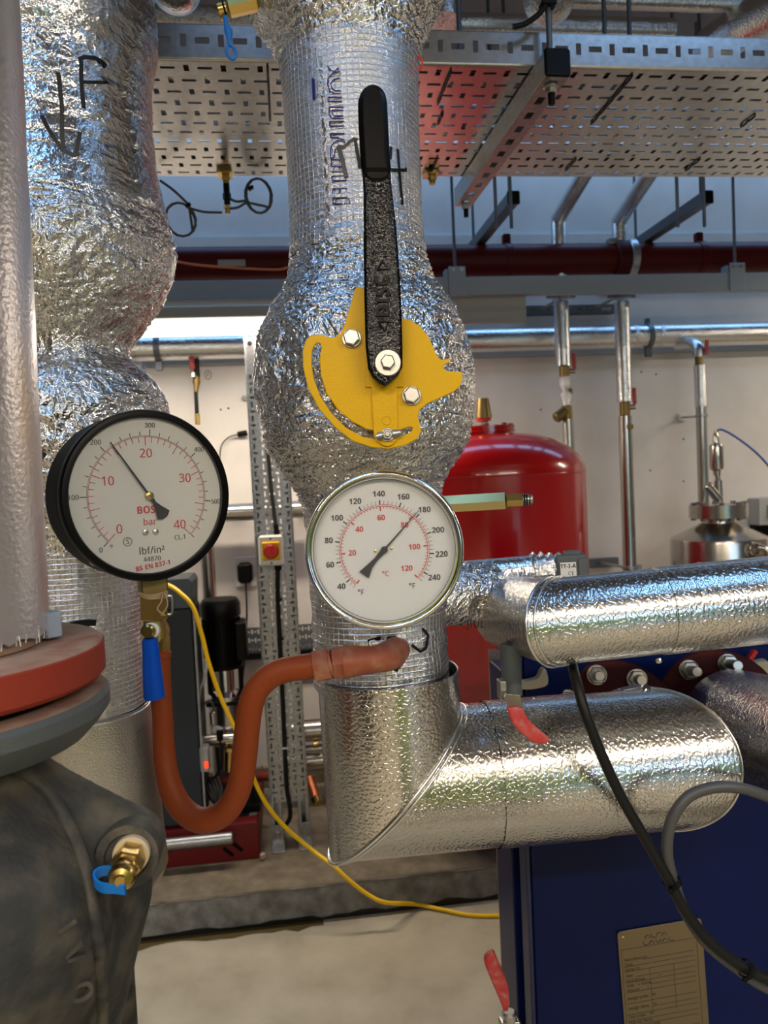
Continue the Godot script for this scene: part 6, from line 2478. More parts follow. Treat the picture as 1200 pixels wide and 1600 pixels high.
# ---------------------------------------------------------------- butterfly valve: quadrant plate, lever, bolts
func valve() -> void:
	var t := thing("valve_lever", "black cast lever over a yellow slotted quadrant plate on the central riser", "valve")
	var z3 := func(a: Array) -> Array:
		var o := []
		for q in a:
			o.append([400 + q[0] / 3.0, 400 + q[1] / 3.0])
		return o
	var dp := 0.722
	var u := dp / F
	var outl := [[490, 144], [600, 200], [685, 290], [722, 298], [770, 330], [810, 380], [836, 440], [850, 472], [868, 486], [890, 484], [912, 479], [905, 497], [888, 506], [878, 516], [882, 530], [902, 539], [966, 545], [968, 560], [964, 600], [930, 634], [860, 666], [802, 692], [768, 720], [757, 750], [768, 785], [774, 820], [756, 856], [702, 886], [620, 904], [540, 896], [450, 866], [370, 802], [298, 720], [244, 620], [220, 520], [219, 440], [234, 392], [262, 370], [304, 367], [345, 381], [374, 378], [398, 356], [414, 325], [440, 240], [460, 165], [470, 148]]
	var slot_out := [[272, 420], [262, 445], [259, 500], [270, 575], [300, 655], [352, 735], [420, 803], [498, 847], [570, 860], [640, 856], [692, 842], [728, 822], [735, 808]]
	var slot_in := [[728, 801], [712, 802], [660, 820], [600, 826], [520, 812], [450, 776], [380, 716], [330, 642], [304, 560], [298, 482], [307, 425], [300, 408], [284, 406]]
	var hole: Array = z3.call(slot_out + slot_in)
	var b := B.new()
	plate(b, z3.call(outl), dp, 0.004, 0.0007, [hole])
	var pl := obj("quadrant_plate", b, "yellow_paint", t)
	b = B.new()
	plate(b, z3.call([[510, 480], [690, 480], [690, 612], [662, 614], [665, 840], [662, 862], [640, 885], [618, 893], [596, 888], [565, 868], [552, 840], [540, 614], [512, 614]]), dp - 0.0028, 0.003, 0.0006)
	obj("locking_tab", b, "yellow_paint", pl)
	b = B.new()
	tube(b, ring2px(600 + 4.0, 657, 6.6, dp - 0.0029), 0.0005, 6)
	obj("stamped_ring", b, "yellow_paint", pl)
	# lever
	b = B.new()
	var dl := 0.700
	var lev := [[566, 262], [568, 300], [568, 380], [569, 460], [571, 540], [575, 575], [582, 589], [592, 598], [601, 603], [610, 597], [622, 586], [629, 572], [629, 540], [627, 470], [624, 420], [619, 350], [612, 290], [610, 262]]
	plate(b, lev, dl, 0.012, 0.0026)
	obj("lever", b, "black_paint", t)
	b = B.new()
	plate(b, [[559, 160], [560, 151], [563, 142], [568, 134], [575, 129], [582, 127], [590, 129], [597, 134], [602, 142], [604, 151], [605, 160], [607, 200], [609, 240], [611, 260], [609, 268], [600, 270], [575, 270], [567, 268], [564, 258], [562, 230], [560, 195]], dl - 0.006, 0.022, 0.005)
	obj("grip", b, "black_rubber", t)
	b = B.new()
	plate(b, [[569, 264], [572, 258], [579, 252], [590, 250], [600, 253], [606, 258], [609, 264], [608, 275], [598, 281], [580, 281], [571, 275]], dl - 0.003, 0.012, 0.002)
	obj("grip_collar", b, "black_rubber", t)
	b = B.new()
	var ang := atan2(-(600.0 - 599.0), (500.0 - 415.0)) + PI / 2
	var tf := Transform3D(CB * Basis(Vector3.BACK, PI / 2 + 0.01), P(598, 463, dl - 0.0002))
	text(b, "DISC", tf, 0.0128, 0.0044, true)
	for s in [[598, 416, -1.0], [600, 508, 1.0]]:
		var dn: float = s[2]
		var tri := [[s[0] - 9, s[1] + dn * -5.0], [s[0] + 9, s[1] - dn * 5.0], [s[0] + 0.5, s[1] + dn * 9.0]]
		var pp := []
		for q in tri + [tri[0]]:
			pp.append(P(q[0], q[1], dl - 0.0003))
		tube(b, pp, 0.0011, 6)
	obj("raised_lettering", b, "black_rubber", t)
	# bolts
	var bolts := [[549.5, 529, 13.5, dp - 0.0005], [643, 618.5, 13.5, dp - 0.0005]]
	for q in bolts:
		b = B.new()
		var c := P(q[0], q[1], q[3])
		cyl(b, c, c - FWD * 0.0016, 15.0 * u, 24, 0.0004)
		ngon(b, c - FWD * 0.0016, c - FWD * 0.0075, q[2] * u, 6, 0.12, 0.3)
		cyl(b, c - FWD * 0.0074, c - FWD * 0.0079, 10.5 * u, 20, 0.0003)
		obj("bolt", b, "zinc", t)
	b = B.new()
	var c := P(606, 567.5, dl - 0.0002)
	cyl(b, c + FWD * 0.02, c - FWD * 0.003, 21.0 * dl / F, 32, 0.0008)
	obj("pivot_washer", b, "zinc", t)
	b = B.new()
	ngon(b, c - FWD * 0.003, c - FWD * 0.009, 11.5 * dl / F, 6, 0.14, 0.2)
	obj("pivot_bolt", b, "zinc", t)
	b = B.new()
	c = P(605.5, 679.5, dp - 0.003)
	cyl(b, c, c - FWD * 0.0015, 11.0 * u, 20, 0.0004)
	ngon(b, c - FWD * 0.0015, c - FWD * 0.007, 8.5 * u, 6, 0.14, 0.1)
	cyl(b, c - FWD * 0.007, c - FWD * 0.010, 4.5 * u, 14, 0.0006)
	obj("clamp_nut", b, "zinc", t)
	for s in [[588, 683, 601, 679], [611, 679, 626, 676]]:
		b = B.new()
		var w0 := P(s[0], s[1], dp - 0.004)
		var w1 := P(s[2], s[3], dp - 0.005)
		tube(b, [w0, w0.lerp(w1, 0.3), w1], [0.0022, 0.0042, 0.003], 12)
		obj("wing", b, "zinc", t)
	b = B.new()
	cyl(b, P(604, 568, dl + 0.012), P(603, 568, 0.80), 0.014, 20)
	obj("spindle", b, "cast_grey", t)

func ring2px(cx: float, cy: float, r: float, d: float) -> Array:
	var o := []
	for i in 25:
		o.append(P(cx + r * cos(TAU * i / 24), cy + r * sin(TAU * i / 24), d))
	return o

# ---------------------------------------------------------------- dials
func ticks(b: B, xf: Transform3D, ang: float, r0: float, r1: float, w: float) -> void:
	var a := deg_to_rad(ang)
	var q := Basis(Vector3.BACK, -a)
	box(b, xf * Transform3D(q, q * Vector3(0, (r0 + r1) / 2, 0.00015)), Vector3(w, absf(r1 - r0), 0.0003))
func ringline(b: B, xf: Transform3D, r: float, w: float, a0: float, a1: float, n := 90) -> void:
	for i in n:
		var q := []
		for e in [[0, -0.5], [0, 0.5], [1, 0.5], [1, -0.5]]:
			var a := deg_to_rad(lerpf(a0, a1, float(i + e[0]) / n))
			var rr: float = r + w * e[1]
			q.append(xf * Vector3(rr * sin(a), rr * cos(a), 0.00025))
		b.quad(q[0], q[1], q[2], q[3], xf.basis.z)
func needle(b: B, xf: Transform3D, ang: float, pts: Array, z: float, th: float) -> void:
	var q := Basis(Vector3.BACK, -deg_to_rad(ang))
	var poly := PackedVector2Array()
	for p in pts:
		poly.append(Vector2(p[0], p[1]))
	extrude(b, poly, [], func(v: Vector2, d: float) -> Vector3: return xf * (q * Vector3(v.x, v.y, z - d)), xf.basis.z, th, 0.0, 0.0)

func thermometer() -> void:
	var t := thing("thermometer", "round chrome rimmed dial thermometer on the central riser reading 80 degrees", "thermometer")
	var d := 0.655
	var u := d / F
	var c := P(600.5, 859.5, d)
	var n := (CB * Vector3(0.0, 0.02, 1.0)).normalized()
	var y := (Vector3.UP - n * n.dot(Vector3.UP)).normalized()
	var xf := Transform3D(Basis(y.cross(n), y, n), c)
	var lt := xf * Transform3D(Basis(Vector3.RIGHT, PI / 2), Vector3.ZERO)     # lathe axis along the dial normal
	var R := 125.5 * u
	var b := B.new()
	lathe(b, lt, [Vector2(0, -0.042), Vector2(R * 0.86, -0.042), Vector2(R * 0.90, -0.038), Vector2(R * 0.90, -0.010), Vector2(R * 0.5, -0.010)], 80)
	obj("case", b, "steel", t)
	b = B.new()
	var pr := [Vector2(R * 0.90, -0.012), Vector2(R * 0.97, -0.012)]
	for k in 9:
		var a := lerpf(-0.3, PI * 0.62, k / 8.0)
		pr.append(Vector2(R * 0.955 + R * 0.045 * cos(a), -0.005 + 0.006 * sin(a)))
	pr.append_array([Vector2(R * 0.935, 0.0002), Vector2(R * 0.925, -0.0012), Vector2(R * 0.918, 0.0), Vector2(R * 0.905, 0.0), Vector2(R * 0.895, -0.002), Vector2(R * 0.893, -0.004)])
	lathe(b, lt, pr, 96, 50.0)
	obj("bezel", b, "chrome", t)
	b = B.new()
	lathe(b, lt, [Vector2(R * 0.893, -0.004), Vector2(R * 0.893, -0.0095), Vector2(R * 0.86, -0.0095)].map(func(q): return q), 80)
	obj("gasket", b, "black_rubber", t)
	b = B.new()
	lathe(b, lt, [Vector2(R * 0.893, -0.0092), Vector2(0, -0.0090)], 80)
	var dial := obj("dial", b, "dial_white", t)
	var fx := xf * Transform3D(Basis(), Vector3(0, 0, -0.0089))
	var br := B.new()
	var bk := B.new()
	var rot := -2.9
	var ca := func(tc: float) -> float: return rot + (tc - 60.0) * 2.25
	for k in 61:
		var tc := 2.0 * k
		ticks(br, fx, ca.call(tc), 69 * u, (62 if k % 10 == 0 else 65.5) * u, (2.2 if k % 10 == 0 else 0.7) * u)
	ringline(br, fx, 69 * u, 0.9 * u, ca.call(0.0), ca.call(120.0))
	ringline(br, fx, 71.5 * u, 0.6 * u, ca.call(0.0), ca.call(120.0))
	var f2c := func(f: float) -> float: return (f - 32.0) / 1.8
	for k in 55:
		var f := 32.0 + 4.0 * k
		if f > 248:
			break
		var big := int(f) % 20 == 0
		ticks(bk, fx, ca.call(f2c.call(f)), 72 * u, (79 if big else 77.5) * u, (1.9 if big else 0.5) * u)
	for k in 7:
		var a := deg_to_rad(ca.call(20.0 * k))
		var rr := (51.0 if k < 5 else 48.0) * u
		if k == 0 or k == 6:
			rr = 46 * u
		text(br, str(20 * k), fx * Transform3D(Basis(), Vector3(rr * sin(a), rr * cos(a), 0.0003)), 8.2 * u, 0.0002, true)
	for k in 11:
		var f := 40.0 + 20 * k
		var a := deg_to_rad(ca.call(f2c.call(f)))
		var rr := 89.0 * u
		text(bk, str(int(f)), fx * Transform3D(Basis(), Vector3((rr + (2 * u if f > 99 else 0.0)) * sin(a), rr * cos(a), 0.0003)), 8.8 * u, 0.0002, true)
	var lp := func(px: float, py: float) -> Vector3:
		var v := Vector2(px, -py).rotated(deg_to_rad(-ROLL)) * u
		return Vector3(v.x, v.y, 0.0003)
	text(br, "°C", fx * Transform3D(Basis(), lp.call(2.0, 38.0)), 8.5 * u, 0.0002)
	text(bk, "°F", fx * Transform3D(Basis(), lp.call(-37.0, 67.0)), 8.5 * u, 0.0002)
	text(bk, "°F", fx * Transform3D(Basis(), lp.call(44.0, 57.0)), 8.5 * u, 0.0002)
	obj("red_scale", br, "print_red", dial)
	obj("black_scale", bk, "print_black", dial)
	b = B.new()
	needle(b, fx, 43.9, [[-1.6 * u, 6 * u], [-0.4 * u, 84 * u], [0.4 * u, 84 * u], [1.6 * u, 6 * u], [4.5 * u, 3 * u], [4.5 * u, -3 * u], [3.0 * u, -20 * u], [4.5 * u, -34 * u], [11 * u, -50 * u], [-7 * u, -52 * u], [-4.5 * u, -34 * u], [-3.0 * u, -20 * u], [-4.5 * u, -3 * u], [-4.5 * u, 3 * u]], 0.0025, 0.0006)
	obj("pointer", b, "black_plastic", t)
	b = B.new()
	lathe(b, fx * Transform3D(Basis(Vector3.RIGHT, PI / 2), Vector3.ZERO), [Vector2(5.5 * u, 0.0), Vector2(5.5 * u, 0.0036), Vector2(3.6 * u, 0.0036), Vector2(3.6 * u, 0.0030), Vector2(0, 0.0030)], 24)
	obj("hub", b, "black_plastic", t)
	for s in [[-14.5, 2.0], [11.7, -2.2]]:
		b = B.new()
		var q: Vector3 = lp.call(s[0], s[1])
		lathe(b, fx * Transform3D(Basis(Vector3.RIGHT, PI / 2), q), [Vector2(2.4 * u, 0.0), Vector2(2.2 * u, 0.0006), Vector2(0, 0.0008)], 14)
		obj("rivet", b, "brass", t)
	b = B.new()
	lathe(b, lt, [Vector2(R * 0.893, -0.0035), Vector2(0, -0.0035)], 64)
	obj("glass", b, "glass", t)
	b = B.new()
	cyl(b, xf * Vector3(0, 0, -0.04), xf * Vector3(0, 0, -0.13), 0.011, 20)
	ngon(b, xf * Vector3(0, 0, -0.075), xf * Vector3(0, 0, -0.095), 0.016)
	obj("stem", b, "brass", t)

func pressure_gauge() -> void:
	var t := thing("pressure_gauge", "large black cased pressure gauge with red bar scale reading about 15", "gauge")
	var d := 0.74
	var u := d / F
	var c := P(236, 774.5, d)
	var a := deg_to_rad(37.0)
	var n := CB * Vector3(sin(a), 0, cos(a))
	n.y = 0.0
	n = n.normalized()
	var xf := Transform3D(Basis(Vector3.UP.cross(n), Vector3.UP, n), c)
	var lt := xf * Transform3D(Basis(Vector3.RIGHT, PI / 2), Vector3.ZERO)
	var R := 134.5 * u
	var b := B.new()
	lathe(b, lt, [Vector2(0, -0.07), Vector2(R * 0.93, -0.07), Vector2(R * 0.975, -0.064), Vector2(R * 0.975, -0.012), Vector2(R * 0.8, -0.012)], 96)
	var cs := obj("case", b, "black_matt", t)
	b = B.new()
	lathe(b, lt, [Vector2(R * 0.97, -0.014), Vector2(R * 0.995, -0.0135), Vector2(R, -0.011), Vector2(R, -0.003), Vector2(R * 0.985, -0.0004), Vector2(R * 0.965, 0.0), Vector2(R * 0.925, 0.0), Vector2(R * 0.91, -0.002), Vector2(R * 0.905, -0.0075)], 96, 50.0)
	obj("bezel", b, "black_rubber", t)
	b = B.new()
	var sa := deg_to_rad(230.0)
	cyl(b, xf * Vector3(R * 0.97 * cos(sa), R * 0.97 * sin(sa), -0.024), xf * Vector3(R * 0.99 * cos(sa), R * 0.99 * sin(sa), -0.024), 0.003, 12, 0.0005)
	obj("case_screw", b, "zinc", cs)
	b = B.new()
	lathe(b, lt, [Vector2(R * 0.906, -0.0072), Vector2(0, -0.0070)], 96)
	var dial := obj("dial", b, "dial_cream", t)
	var fx := xf * Transform3D(Basis(), Vector3(0.0, 0, -0.0069))
	var br := B.new()
	var bk := B.new()
	var ba := func(v: float) -> float: return 6.75 * (v - 20.0)
	for k in 41:
		var big := k % 5 == 0
		ticks(br, fx, ba.call(float(k)), 93 * u, ((79.0 if k % 10 == 0 else 78.0) if big else 84.0) * u, (1.0 if big else 0.8) * u)
	ringline(br, fx, 92.6 * u, 0.7 * u, -135, 135)
	ringline(bk, fx, 94.4 * u, 0.5 * u, -135, 135)
	for k in 30:
		var psi := 20.0 * k
		var v := psi / 14.5038
		if v > 40.1:
			break
		var big := k % 5 == 0
		ticks(bk, fx, ba.call(v), 95 * u, (104.5 if big else 101.0) * u, (1.2 if big else 0.9) * u)
		if big:
			var an := deg_to_rad(ba.call(v))
			var rr := (111.0 if k == 0 or k == 15 else 114.0) * u
			text(bk, str(int(psi)), fx * Transform3D(Basis(), Vector3(rr * sin(an), rr * cos(an), 0.0003)), 7.0 * u, 0.0002)
	for k in 5:
		var an := deg_to_rad(ba.call(10.0 * k))
		var rr := (67.0 if k > 0 and k < 4 else 69.0) * u
		text(br, str(10 * k), fx * Transform3D(Basis(), Vector3(rr * sin(an), rr * cos(an), 0.0003)), 13.8 * u, 0.0002)
	var lp := func(px: float, py: float) -> Vector3:
		var v := Vector2(px, -py).rotated(deg_to_rad(-ROLL)) * u
		return Vector3(v.x, v.y, 0.0003)
	text(br, "BOSS", fx * Transform3D(Basis(), lp.call(0.0, 22.0)), 11.5 * u, 0.0002, true)
	text(br, "bar", fx * Transform3D(Basis(), lp.call(1.5, 41.0)), 10.5 * u, 0.0002)
	var arc := "BS EN 837-1"
	text(br, arc, fx * Transform3D(Basis(Vector3.BACK, 0.10), lp.call(6.0, 110.5)), 7.2 * u, 0.0002, true)
	text(bk, "lbf/in²", fx * Transform3D(Basis(), lp.call(4.0, 86.0)), 11.0 * u, 0.0002)
	text(bk, "44870", fx * Transform3D(Basis(), lp.call(4.5, 99.5)), 4.8 * u, 0.0002)
	text(bk, "CL.1", fx * Transform3D(Basis(), lp.call(51.0, 67.0)), 6.0 * u, 0.0002)
	text(bk, "S", fx * Transform3D(Basis(), lp.call(-34.0, 71.0)), 7.5 * u, 0.0002)
	ringline(bk, fx * Transform3D(Basis(), lp.call(-34.0, 71.0)), 6.6 * u, 0.9 * u, 0, 360, 30)
	obj("red_scale", br, "print_red", dial)
	obj("black_scale", bk, "print_black", dial)
	for s in [[-6.0, 57.5], [10.5, 57.0]]:
		b = B.new()
		var q: Vector3 = lp.call(s[0], s[1])
		lathe(b, fx * Transform3D(Basis(Vector3.RIGHT, PI / 2), q), [Vector2(5.0 * u, 0.0), Vector2(4.6 * u, 0.0012), Vector2(1.5 * u, 0.0016), Vector2(1.2 * u, 0.0008), Vector2(0, 0.0008)], 18)
		obj("dial_screw", b, "zinc", dial)
	b = B.new()
	needle(b, fx, -33.4, [[-1.8 * u, 6 * u], [-0.9 * u, 101 * u], [0.9 * u, 101 * u], [1.8 * u, 6 * u], [3.5 * u, -4 * u], [2.6 * u, -14 * u], [6 * u, -24 * u], [12 * u, -38 * u], [4 * u, -43 * u], [-5 * u, -43 * u], [-12 * u, -38 * u], [-6 * u, -24 * u], [-2.6 * u, -14 * u], [-3.5 * u, -4 * u]], 0.0032, 0.0006)
	obj("pointer", b, "black_plastic", t)
	b = B.new()
	lathe(b, fx * Transform3D(Basis(Vector3.RIGHT, PI / 2), Vector3.ZERO), [Vector2(6.5 * u, 0.0), Vector2(6.5 * u, 0.0042), Vector2(5.0 * u, 0.0048), Vector2(0, 0.0048)], 24)
	obj("hub", b, "brass", t)
	b = B.new()
	cyl(b, fx * Vector3(-63 * u, -73 * u, 0.0), fx * Vector3(-63 * u, -73 * u, 0.004), 1.6 * u, 10)
	obj("stop_pin", b, "zinc", dial)
	b = B.new()
	lathe(b, lt, [Vector2(R * 0.907, -0.002), Vector2(0, -0.002)], 64)
	obj("glass", b, "glass", t)
	b = B.new()
	var sk := P(238, 908, 0.775)
	box(b, Transform3D(Basis(Vector3.UP, 0.35), sk + Vector3(0, 0.012, 0)), Vector3(0.026, 0.05, 0.026), 0.002)
	obj("stem", b, "brass_dull", t)

func siphon() -> void:
	# gauge cock
	var d := 0.775
	var u := d / F
	var t := thing("gauge_cock", "brass gauge cock with blue sleeved lever under the pressure gauge", "valve")
	var b := B.new()
	ngon(b, P(241, 968, d), P(240, 930, d), 23 * u, 6, 0.12, 0.35)
	obj("union_nut", b, "brass", t)
	b = B.new()
	cyl(b, P(241, 975, d), P(241, 962, d), 15 * u, 20, 0.002)
	tube(b, [P(247, 1003, d), P(247, 996, d), P(246, 986, d), P(245, 976, d), P(245, 970, d)], [13 * u, 17 * u, 19 * u, 17 * u, 13 * u], 24)
	obj("body", b, "brass", t)
	b = B.new()
	ngon(b, P(252, 1017, d), P(251, 994, d), 15 * u, 6, 0.12, 0.2)
	obj("tail_nut", b, "brass", t)
	b = B.new()
	cyl(b, P(241, 985, d - 0.012), P(232, 987, d - 0.036), 9 * u, 20, 0.002)
	cyl(b, P(233, 986, d - 0.034), P(230, 988, d - 0.042), 11 * u, 20, 0.002)
	obj("spindle", b, "brass", t)
	b = B.new()
	cyl(b, P(238, 985, d - 0.02), P(235, 986, d - 0.03), 12.5 * u, 20, 0.001)
	obj("white_washer", b, "white_plastic", t)
	b = B.new()
	var s0 := P(234, 998, d - 0.038)
	var s1 := P(241, 1090, d - 0.032)
	tube(b, [s0, s0.lerp(s1, 0.03), s0.lerp(s1, 0.5), s0.lerp(s1, 0.97), s1], [10 * u, 11.5 * u, 14 * u, 16 * u, 15 * u], 24)
	obj("lever_sleeve", b, "blue_sleeve", t)
	b = B.new()
	for k in 4:
		tube(b, smooth([P(218 + k, 926 + 2 * k, d - 0.018), P(235, 930 + 2 * k, d - 0.022), P(262, 924 + 3 * k, d - 0.012)], 4), 0.0009, 5)
	tube(b, smooth([P(254, 928, d - 0.02), P(252, 940, d - 0.022), P(246, 952, d - 0.022), P(258, 962, d - 0.02)], 5), 0.0008, 5)
	tube(b, smooth([P(256, 926, d - 0.02), P(262, 944, d - 0.018), P(252, 962, d - 0.021)], 5), 0.0008, 5)
	obj("hemp_strands", b, "twine", t)
	# orange pipe
	t = thing("siphon_pipe", "orange painted bent steel pipe looping from central riser to gauge", "pipe")
	b = B.new()
	var path := [[250, 1018, 0.775], [251, 1060, 0.775], [254, 1120, 0.773], [257, 1180, 0.77], [264, 1222, 0.765], [278, 1255, 0.76], [298, 1275, 0.755], [320, 1282, 0.75], [344, 1274, 0.748], [363, 1254, 0.745], [376, 1222, 0.743], [382, 1180, 0.742], [386, 1140, 0.74], [391, 1105, 0.738], [401, 1078, 0.737], [420, 1058, 0.737], [446, 1047, 0.737], [496, 1039, 0.737]]
	var pts := smooth(PL(path, 0.75), 6)
	var rr := []
	for i in pts.size():
		var p: Vector3 = pts[i]
		var f := float(i) / (pts.size() - 1)
		rr.append(lerpf(0.0100, 0.0122, smoothstep(0.05, 0.35, f)))
	tube(b, pts, rr, 26)
	obj("bent_pipe", b, "primer_orange", t)
	b = B.new()
	cyl(b, P(251, 1030, 0.775), P(251, 1016, 0.775), 16 * u, 24, 0.002)
	obj("socket", b, "primer_orange", t)
	b = B.new()
	var e0 := P(490, 1042, 0.737)
	var e1 := P(516, 1037, 0.737)
	var e2 := P(520, 1036, 0.737)
	var e3 := P(544, 1033, 0.737)
	ngon(b, e0, e1, 0.0162, 6, 0.12, 0.3)
	var nu := obj("union_nut", b, "primer_dusty", t)
	b = B.new()
	ngon(b, e2, e3, 0.0158, 6, 0.12, 0.1)
	cyl(b, e1, e2, 0.0135, 20)
	obj("hex_nipple", b, "primer_dusty", t)
	b = B.new()
	var el := smooth([P(538, 1034, 0.737), P(552, 1033, 0.737), P(576, 1031, 0.738), P(598, 1028, 0.744), P(612, 1022, 0.757), P(618, 1016, 0.78), P(620, 1012, 0.81)], 4)
	var er := []
	for i in el.size():
		er.append(0.0152 if i < 5 or i > 20 else 0.0140 + 0.001 * sin(i * 0.5))
	er[0] = 0.0163; er[1] = 0.0166; er[2] = 0.0163
	tube(b, el, er, 28)
	obj("elbow", b, "primer_dusty", t)
	# ragged hole in the foil
	b = B.new()
	var hp := []
	for q in [[574, 1000], [590, 995], [618, 994], [628, 1004], [628, 1040], [620, 1050], [600, 1040], [576, 1012]]:
		hp.append(on_foil(TM, q[0], q[1], 0.9, 0.0008)[0])
	var cen := Vector3.ZERO
	for q in hp:
		cen += q / hp.size()
	for i in hp.size():
		b.tri(cen, hp[i], hp[(i + 1) % hp.size()], -FWD, -FWD, -FWD)
		b.quad(hp[i], hp[(i + 1) % hp.size()], hp[(i + 1) % hp.size()] + FWD * 0.004, hp[i] + FWD * 0.004, (hp[i] - cen).normalized())
	tag(obj("insulation_hole", b, "black_matt"), "dark torn hole in the foil round the orange elbow", "hole")

# ---------------------------------------------------------------- near valve at the left edge
func front_valve() -> void:
	var d := 0.47
	var u := d / F
	var t := thing("foreground_pipe", "pale blurred foil wrapped pipe at the very front, left edge", "pipe")
	var c0 := P(-128, 0, d)
	var c1 := P(-96, 985, d)
	var cx := (c0.x + c1.x) / 2
	var R := 160.0 * u
	var base := P(-96, 1000, d)
	var top := base + (P(-146, -60, d) - base) * ((3.0 - base.y) / (P(-146, -60, d).y - base.y))
	var b := B.new()
	var pr := [Vector2(0, 0.0)]
	for k in 5:
		pr.append(Vector2(R * (0.9 + 0.025 * k), 0.0))
	var rows := 90
	var seg := 120
	var pv := PackedVector3Array()
	var nv := PackedVector3Array()
	var uv := PackedVector2Array()
	for i in rows:
		var f := float(i) / (rows - 1)
		var q := base.lerp(top, f)
		for j in seg + 1:
			var an := TAU * (j % seg) / seg
			var dd := Vector3(cos(an), 0, sin(an))
			var fr := 0.0
			if i == 0:
				fr = 0.002 * nz_fine.get_noise_2d(an * 0.3, 1.0) + 0.002 * nz_fold.get_noise_2d(an, 2.0)
			pv.append(q + dd * (R + 0.0006 * nz_lump.get_noise_3dv(q + dd * 0.1)) + Vector3(0, fr, 0))
			nv.append(dd)
			uv.append(Vector2(TAU * j / seg * R, q.y))
	b.grid(pv, nv, uv, rows, seg + 1)
	obj("foil_jacket", b, "foil_pale", t)
	b = B.new()
	cyl(b, base + Vector3(0, 0.01, 0), base + Vector3(0, -0.006, 0), R * 0.93, 48)
	obj("insulation_end", b, "dust", t)
	b = B.new()
	for k in 26:
		var an := -1.3 + 2.6 * k / 26.0 + 0.1 * rng.randf()
		var dd := Vector3(sin(an + 0.9), 0, cos(an + 0.9))
		var p := base + dd * R
		tube(b, [p + Vector3(0, 0.004, 0), p + Vector3(rng.randf_range(-0.001, 0.001), -0.001 - 0.003 * rng.randf(), 0.001)], 0.0003, 4)
	obj("frayed_threads", b, "white_plastic", t).set_meta("kind", "stuff")
	# flanged valve
	t = thing("flanged_valve", "dark grey cast balancing valve with red dusty flange at the front", "valve")
	var RF := 251.0 * u
	var ct := P(-104, 1018, d)
	b = B.new()
	lathe(b, Transform3D(Basis(), ct), [Vector2(RF * 0.5, -0.003), Vector2(RF * 0.5, 0), Vector2(RF - 0.004, 0), Vector2(RF - 0.001, -0.002)].map(func(q): return q), 90)
	obj("flange_top", b, "dust", t)
	b = B.new()
	var th := 60.0 * u
	lathe(b, Transform3D(Basis(), ct), [Vector2(RF * 0.5, -th), Vector2(RF - 0.003, -th), Vector2(RF, -th + 0.003), Vector2(RF, -0.003), Vector2(RF - 0.001, -0.002)], 90)
	obj("flange_edge", b, "flange_red", t)
	b = B.new()
	var c2 := ct + Vector3(0.0005, -th - 0.007, 0)
	var RG := RF * 1.012
	lathe(b, Transform3D(Basis(), c2), [Vector2(RG * 0.4, 0), Vector2(RG - 0.007, 0), Vector2(RG - 0.003, -0.001)], 90)
	obj("lower_flange_top", b, "dust", t)
	b = B.new()
	cyl(b, c2 + Vector3(0, -0.004, 0), c2 + Vector3(0, 0.012, 0), RG * 0.8, 60)
	obj("gasket", b, "black_rubber", t)
	b = B.new()
	var t2 := 62.0 * u
	lathe(b, Transform3D(Basis(), c2), [Vector2(RG * 0.3, -t2 - 0.006), Vector2(RG * 0.86, -t2 - 0.004), Vector2(RG - 0.006, -t2 + 0.004), Vector2(RG, -t2 + 0.012), Vector2(RG, -0.004), Vector2(RG - 0.003, -0.001)], 90, 20.0)
	obj("lower_flange", b, "cast_grey_blue", t)
	b = B.new()
	var bp := P(77, 985, d + 0.02)
	ngon(b, bp + Vector3(0, -0.004, 0), bp + Vector3(0, 0.012, 0), 22 * u, 6, 0.14, 0.3)
	obj("bolt", b, "strut_blue", t)
	# body: one surface from blended solids, meshed on a grid
	b = B.new()
	var V := func(px: float, py: float, dd: float) -> Vector3: return P(px, py, dd)
	var caps := [
		[V.call(-110, 1215, d), V.call(-110, 1330, d), 0.060, 0.075],
		[V.call(-60, 1470, d - 0.02), V.call(-150, 1560, d - 0.02), 0.084, 0.088],
		[V.call(40, 1480, d + 0.03), V.call(30, 1640, d + 0.02), 0.062, 0.060],
		[V.call(98, 1395, d + 0.055), V.call(60, 1500, d + 0.055), 0.059, 0.062],
		[V.call(60, 1250, d + 0.02), V.call(205, 1300, d + 0.03), 0.024, 0.016],
		[V.call(120, 1340, d + 0.03), V.call(205, 1330, d + 0.02), 0.022, 0.018],
	]
	var sdf := func(p: Vector3) -> float:
		var s := 1e3
		for q in caps:
			var ab: Vector3 = q[1] - q[0]
			var h := clampf((p - q[0]).dot(ab) / ab.length_squared(), 0, 1)
			var e: float = (p - q[0] - ab * h).length() - lerpf(q[2], q[3], h)
			var k := 0.018
			var m := clampf(0.5 + 0.5 * (s - e) / k, 0, 1)
			s = lerpf(s, e, m) - k * m * (1 - m) if s < 100 else e
		return s
	nets(b, sdf, caps, 0.006)
	var body := obj("body", b, "cast_grey", t)
	# raised rim running round the body, with cast letters
	b = B.new()
	var rim := PL([[20, 1196, 0.44], [75, 1240, 0.435], [112, 1300, 0.43], [136, 1370, 0.43], [148, 1440, 0.43], [156, 1520, 0.435], [160, 1620, 0.44]], d)
	var ar := []
	for i in smooth(rim, 6).size():
		ar.append(0.0042)
	tube(b, snap(smooth(rim, 6), sdf), ar, 10)
	obj("casting_rim", b, "cast_grey", body)
	b = B.new()
	var let := [["L", 103, 1452, -1.1], ["V", 113, 1492, -1.25], ["O", 126, 1548, -1.35]]
	for q in let:
		var p: Vector3 = snap([P(q[1], q[2], 0.42)], sdf)[0]
		text(b, q[0], Transform3D(CB * Basis(Vector3.UP, 0.5) * Basis(Vector3.BACK, q[3]), p), 0.012, 0.004, true)
	obj("cast_letters", b, "cast_grey", body)
	# boss and test point
	b = B.new()
	var bc := P(198, 1340, d - 0.004)
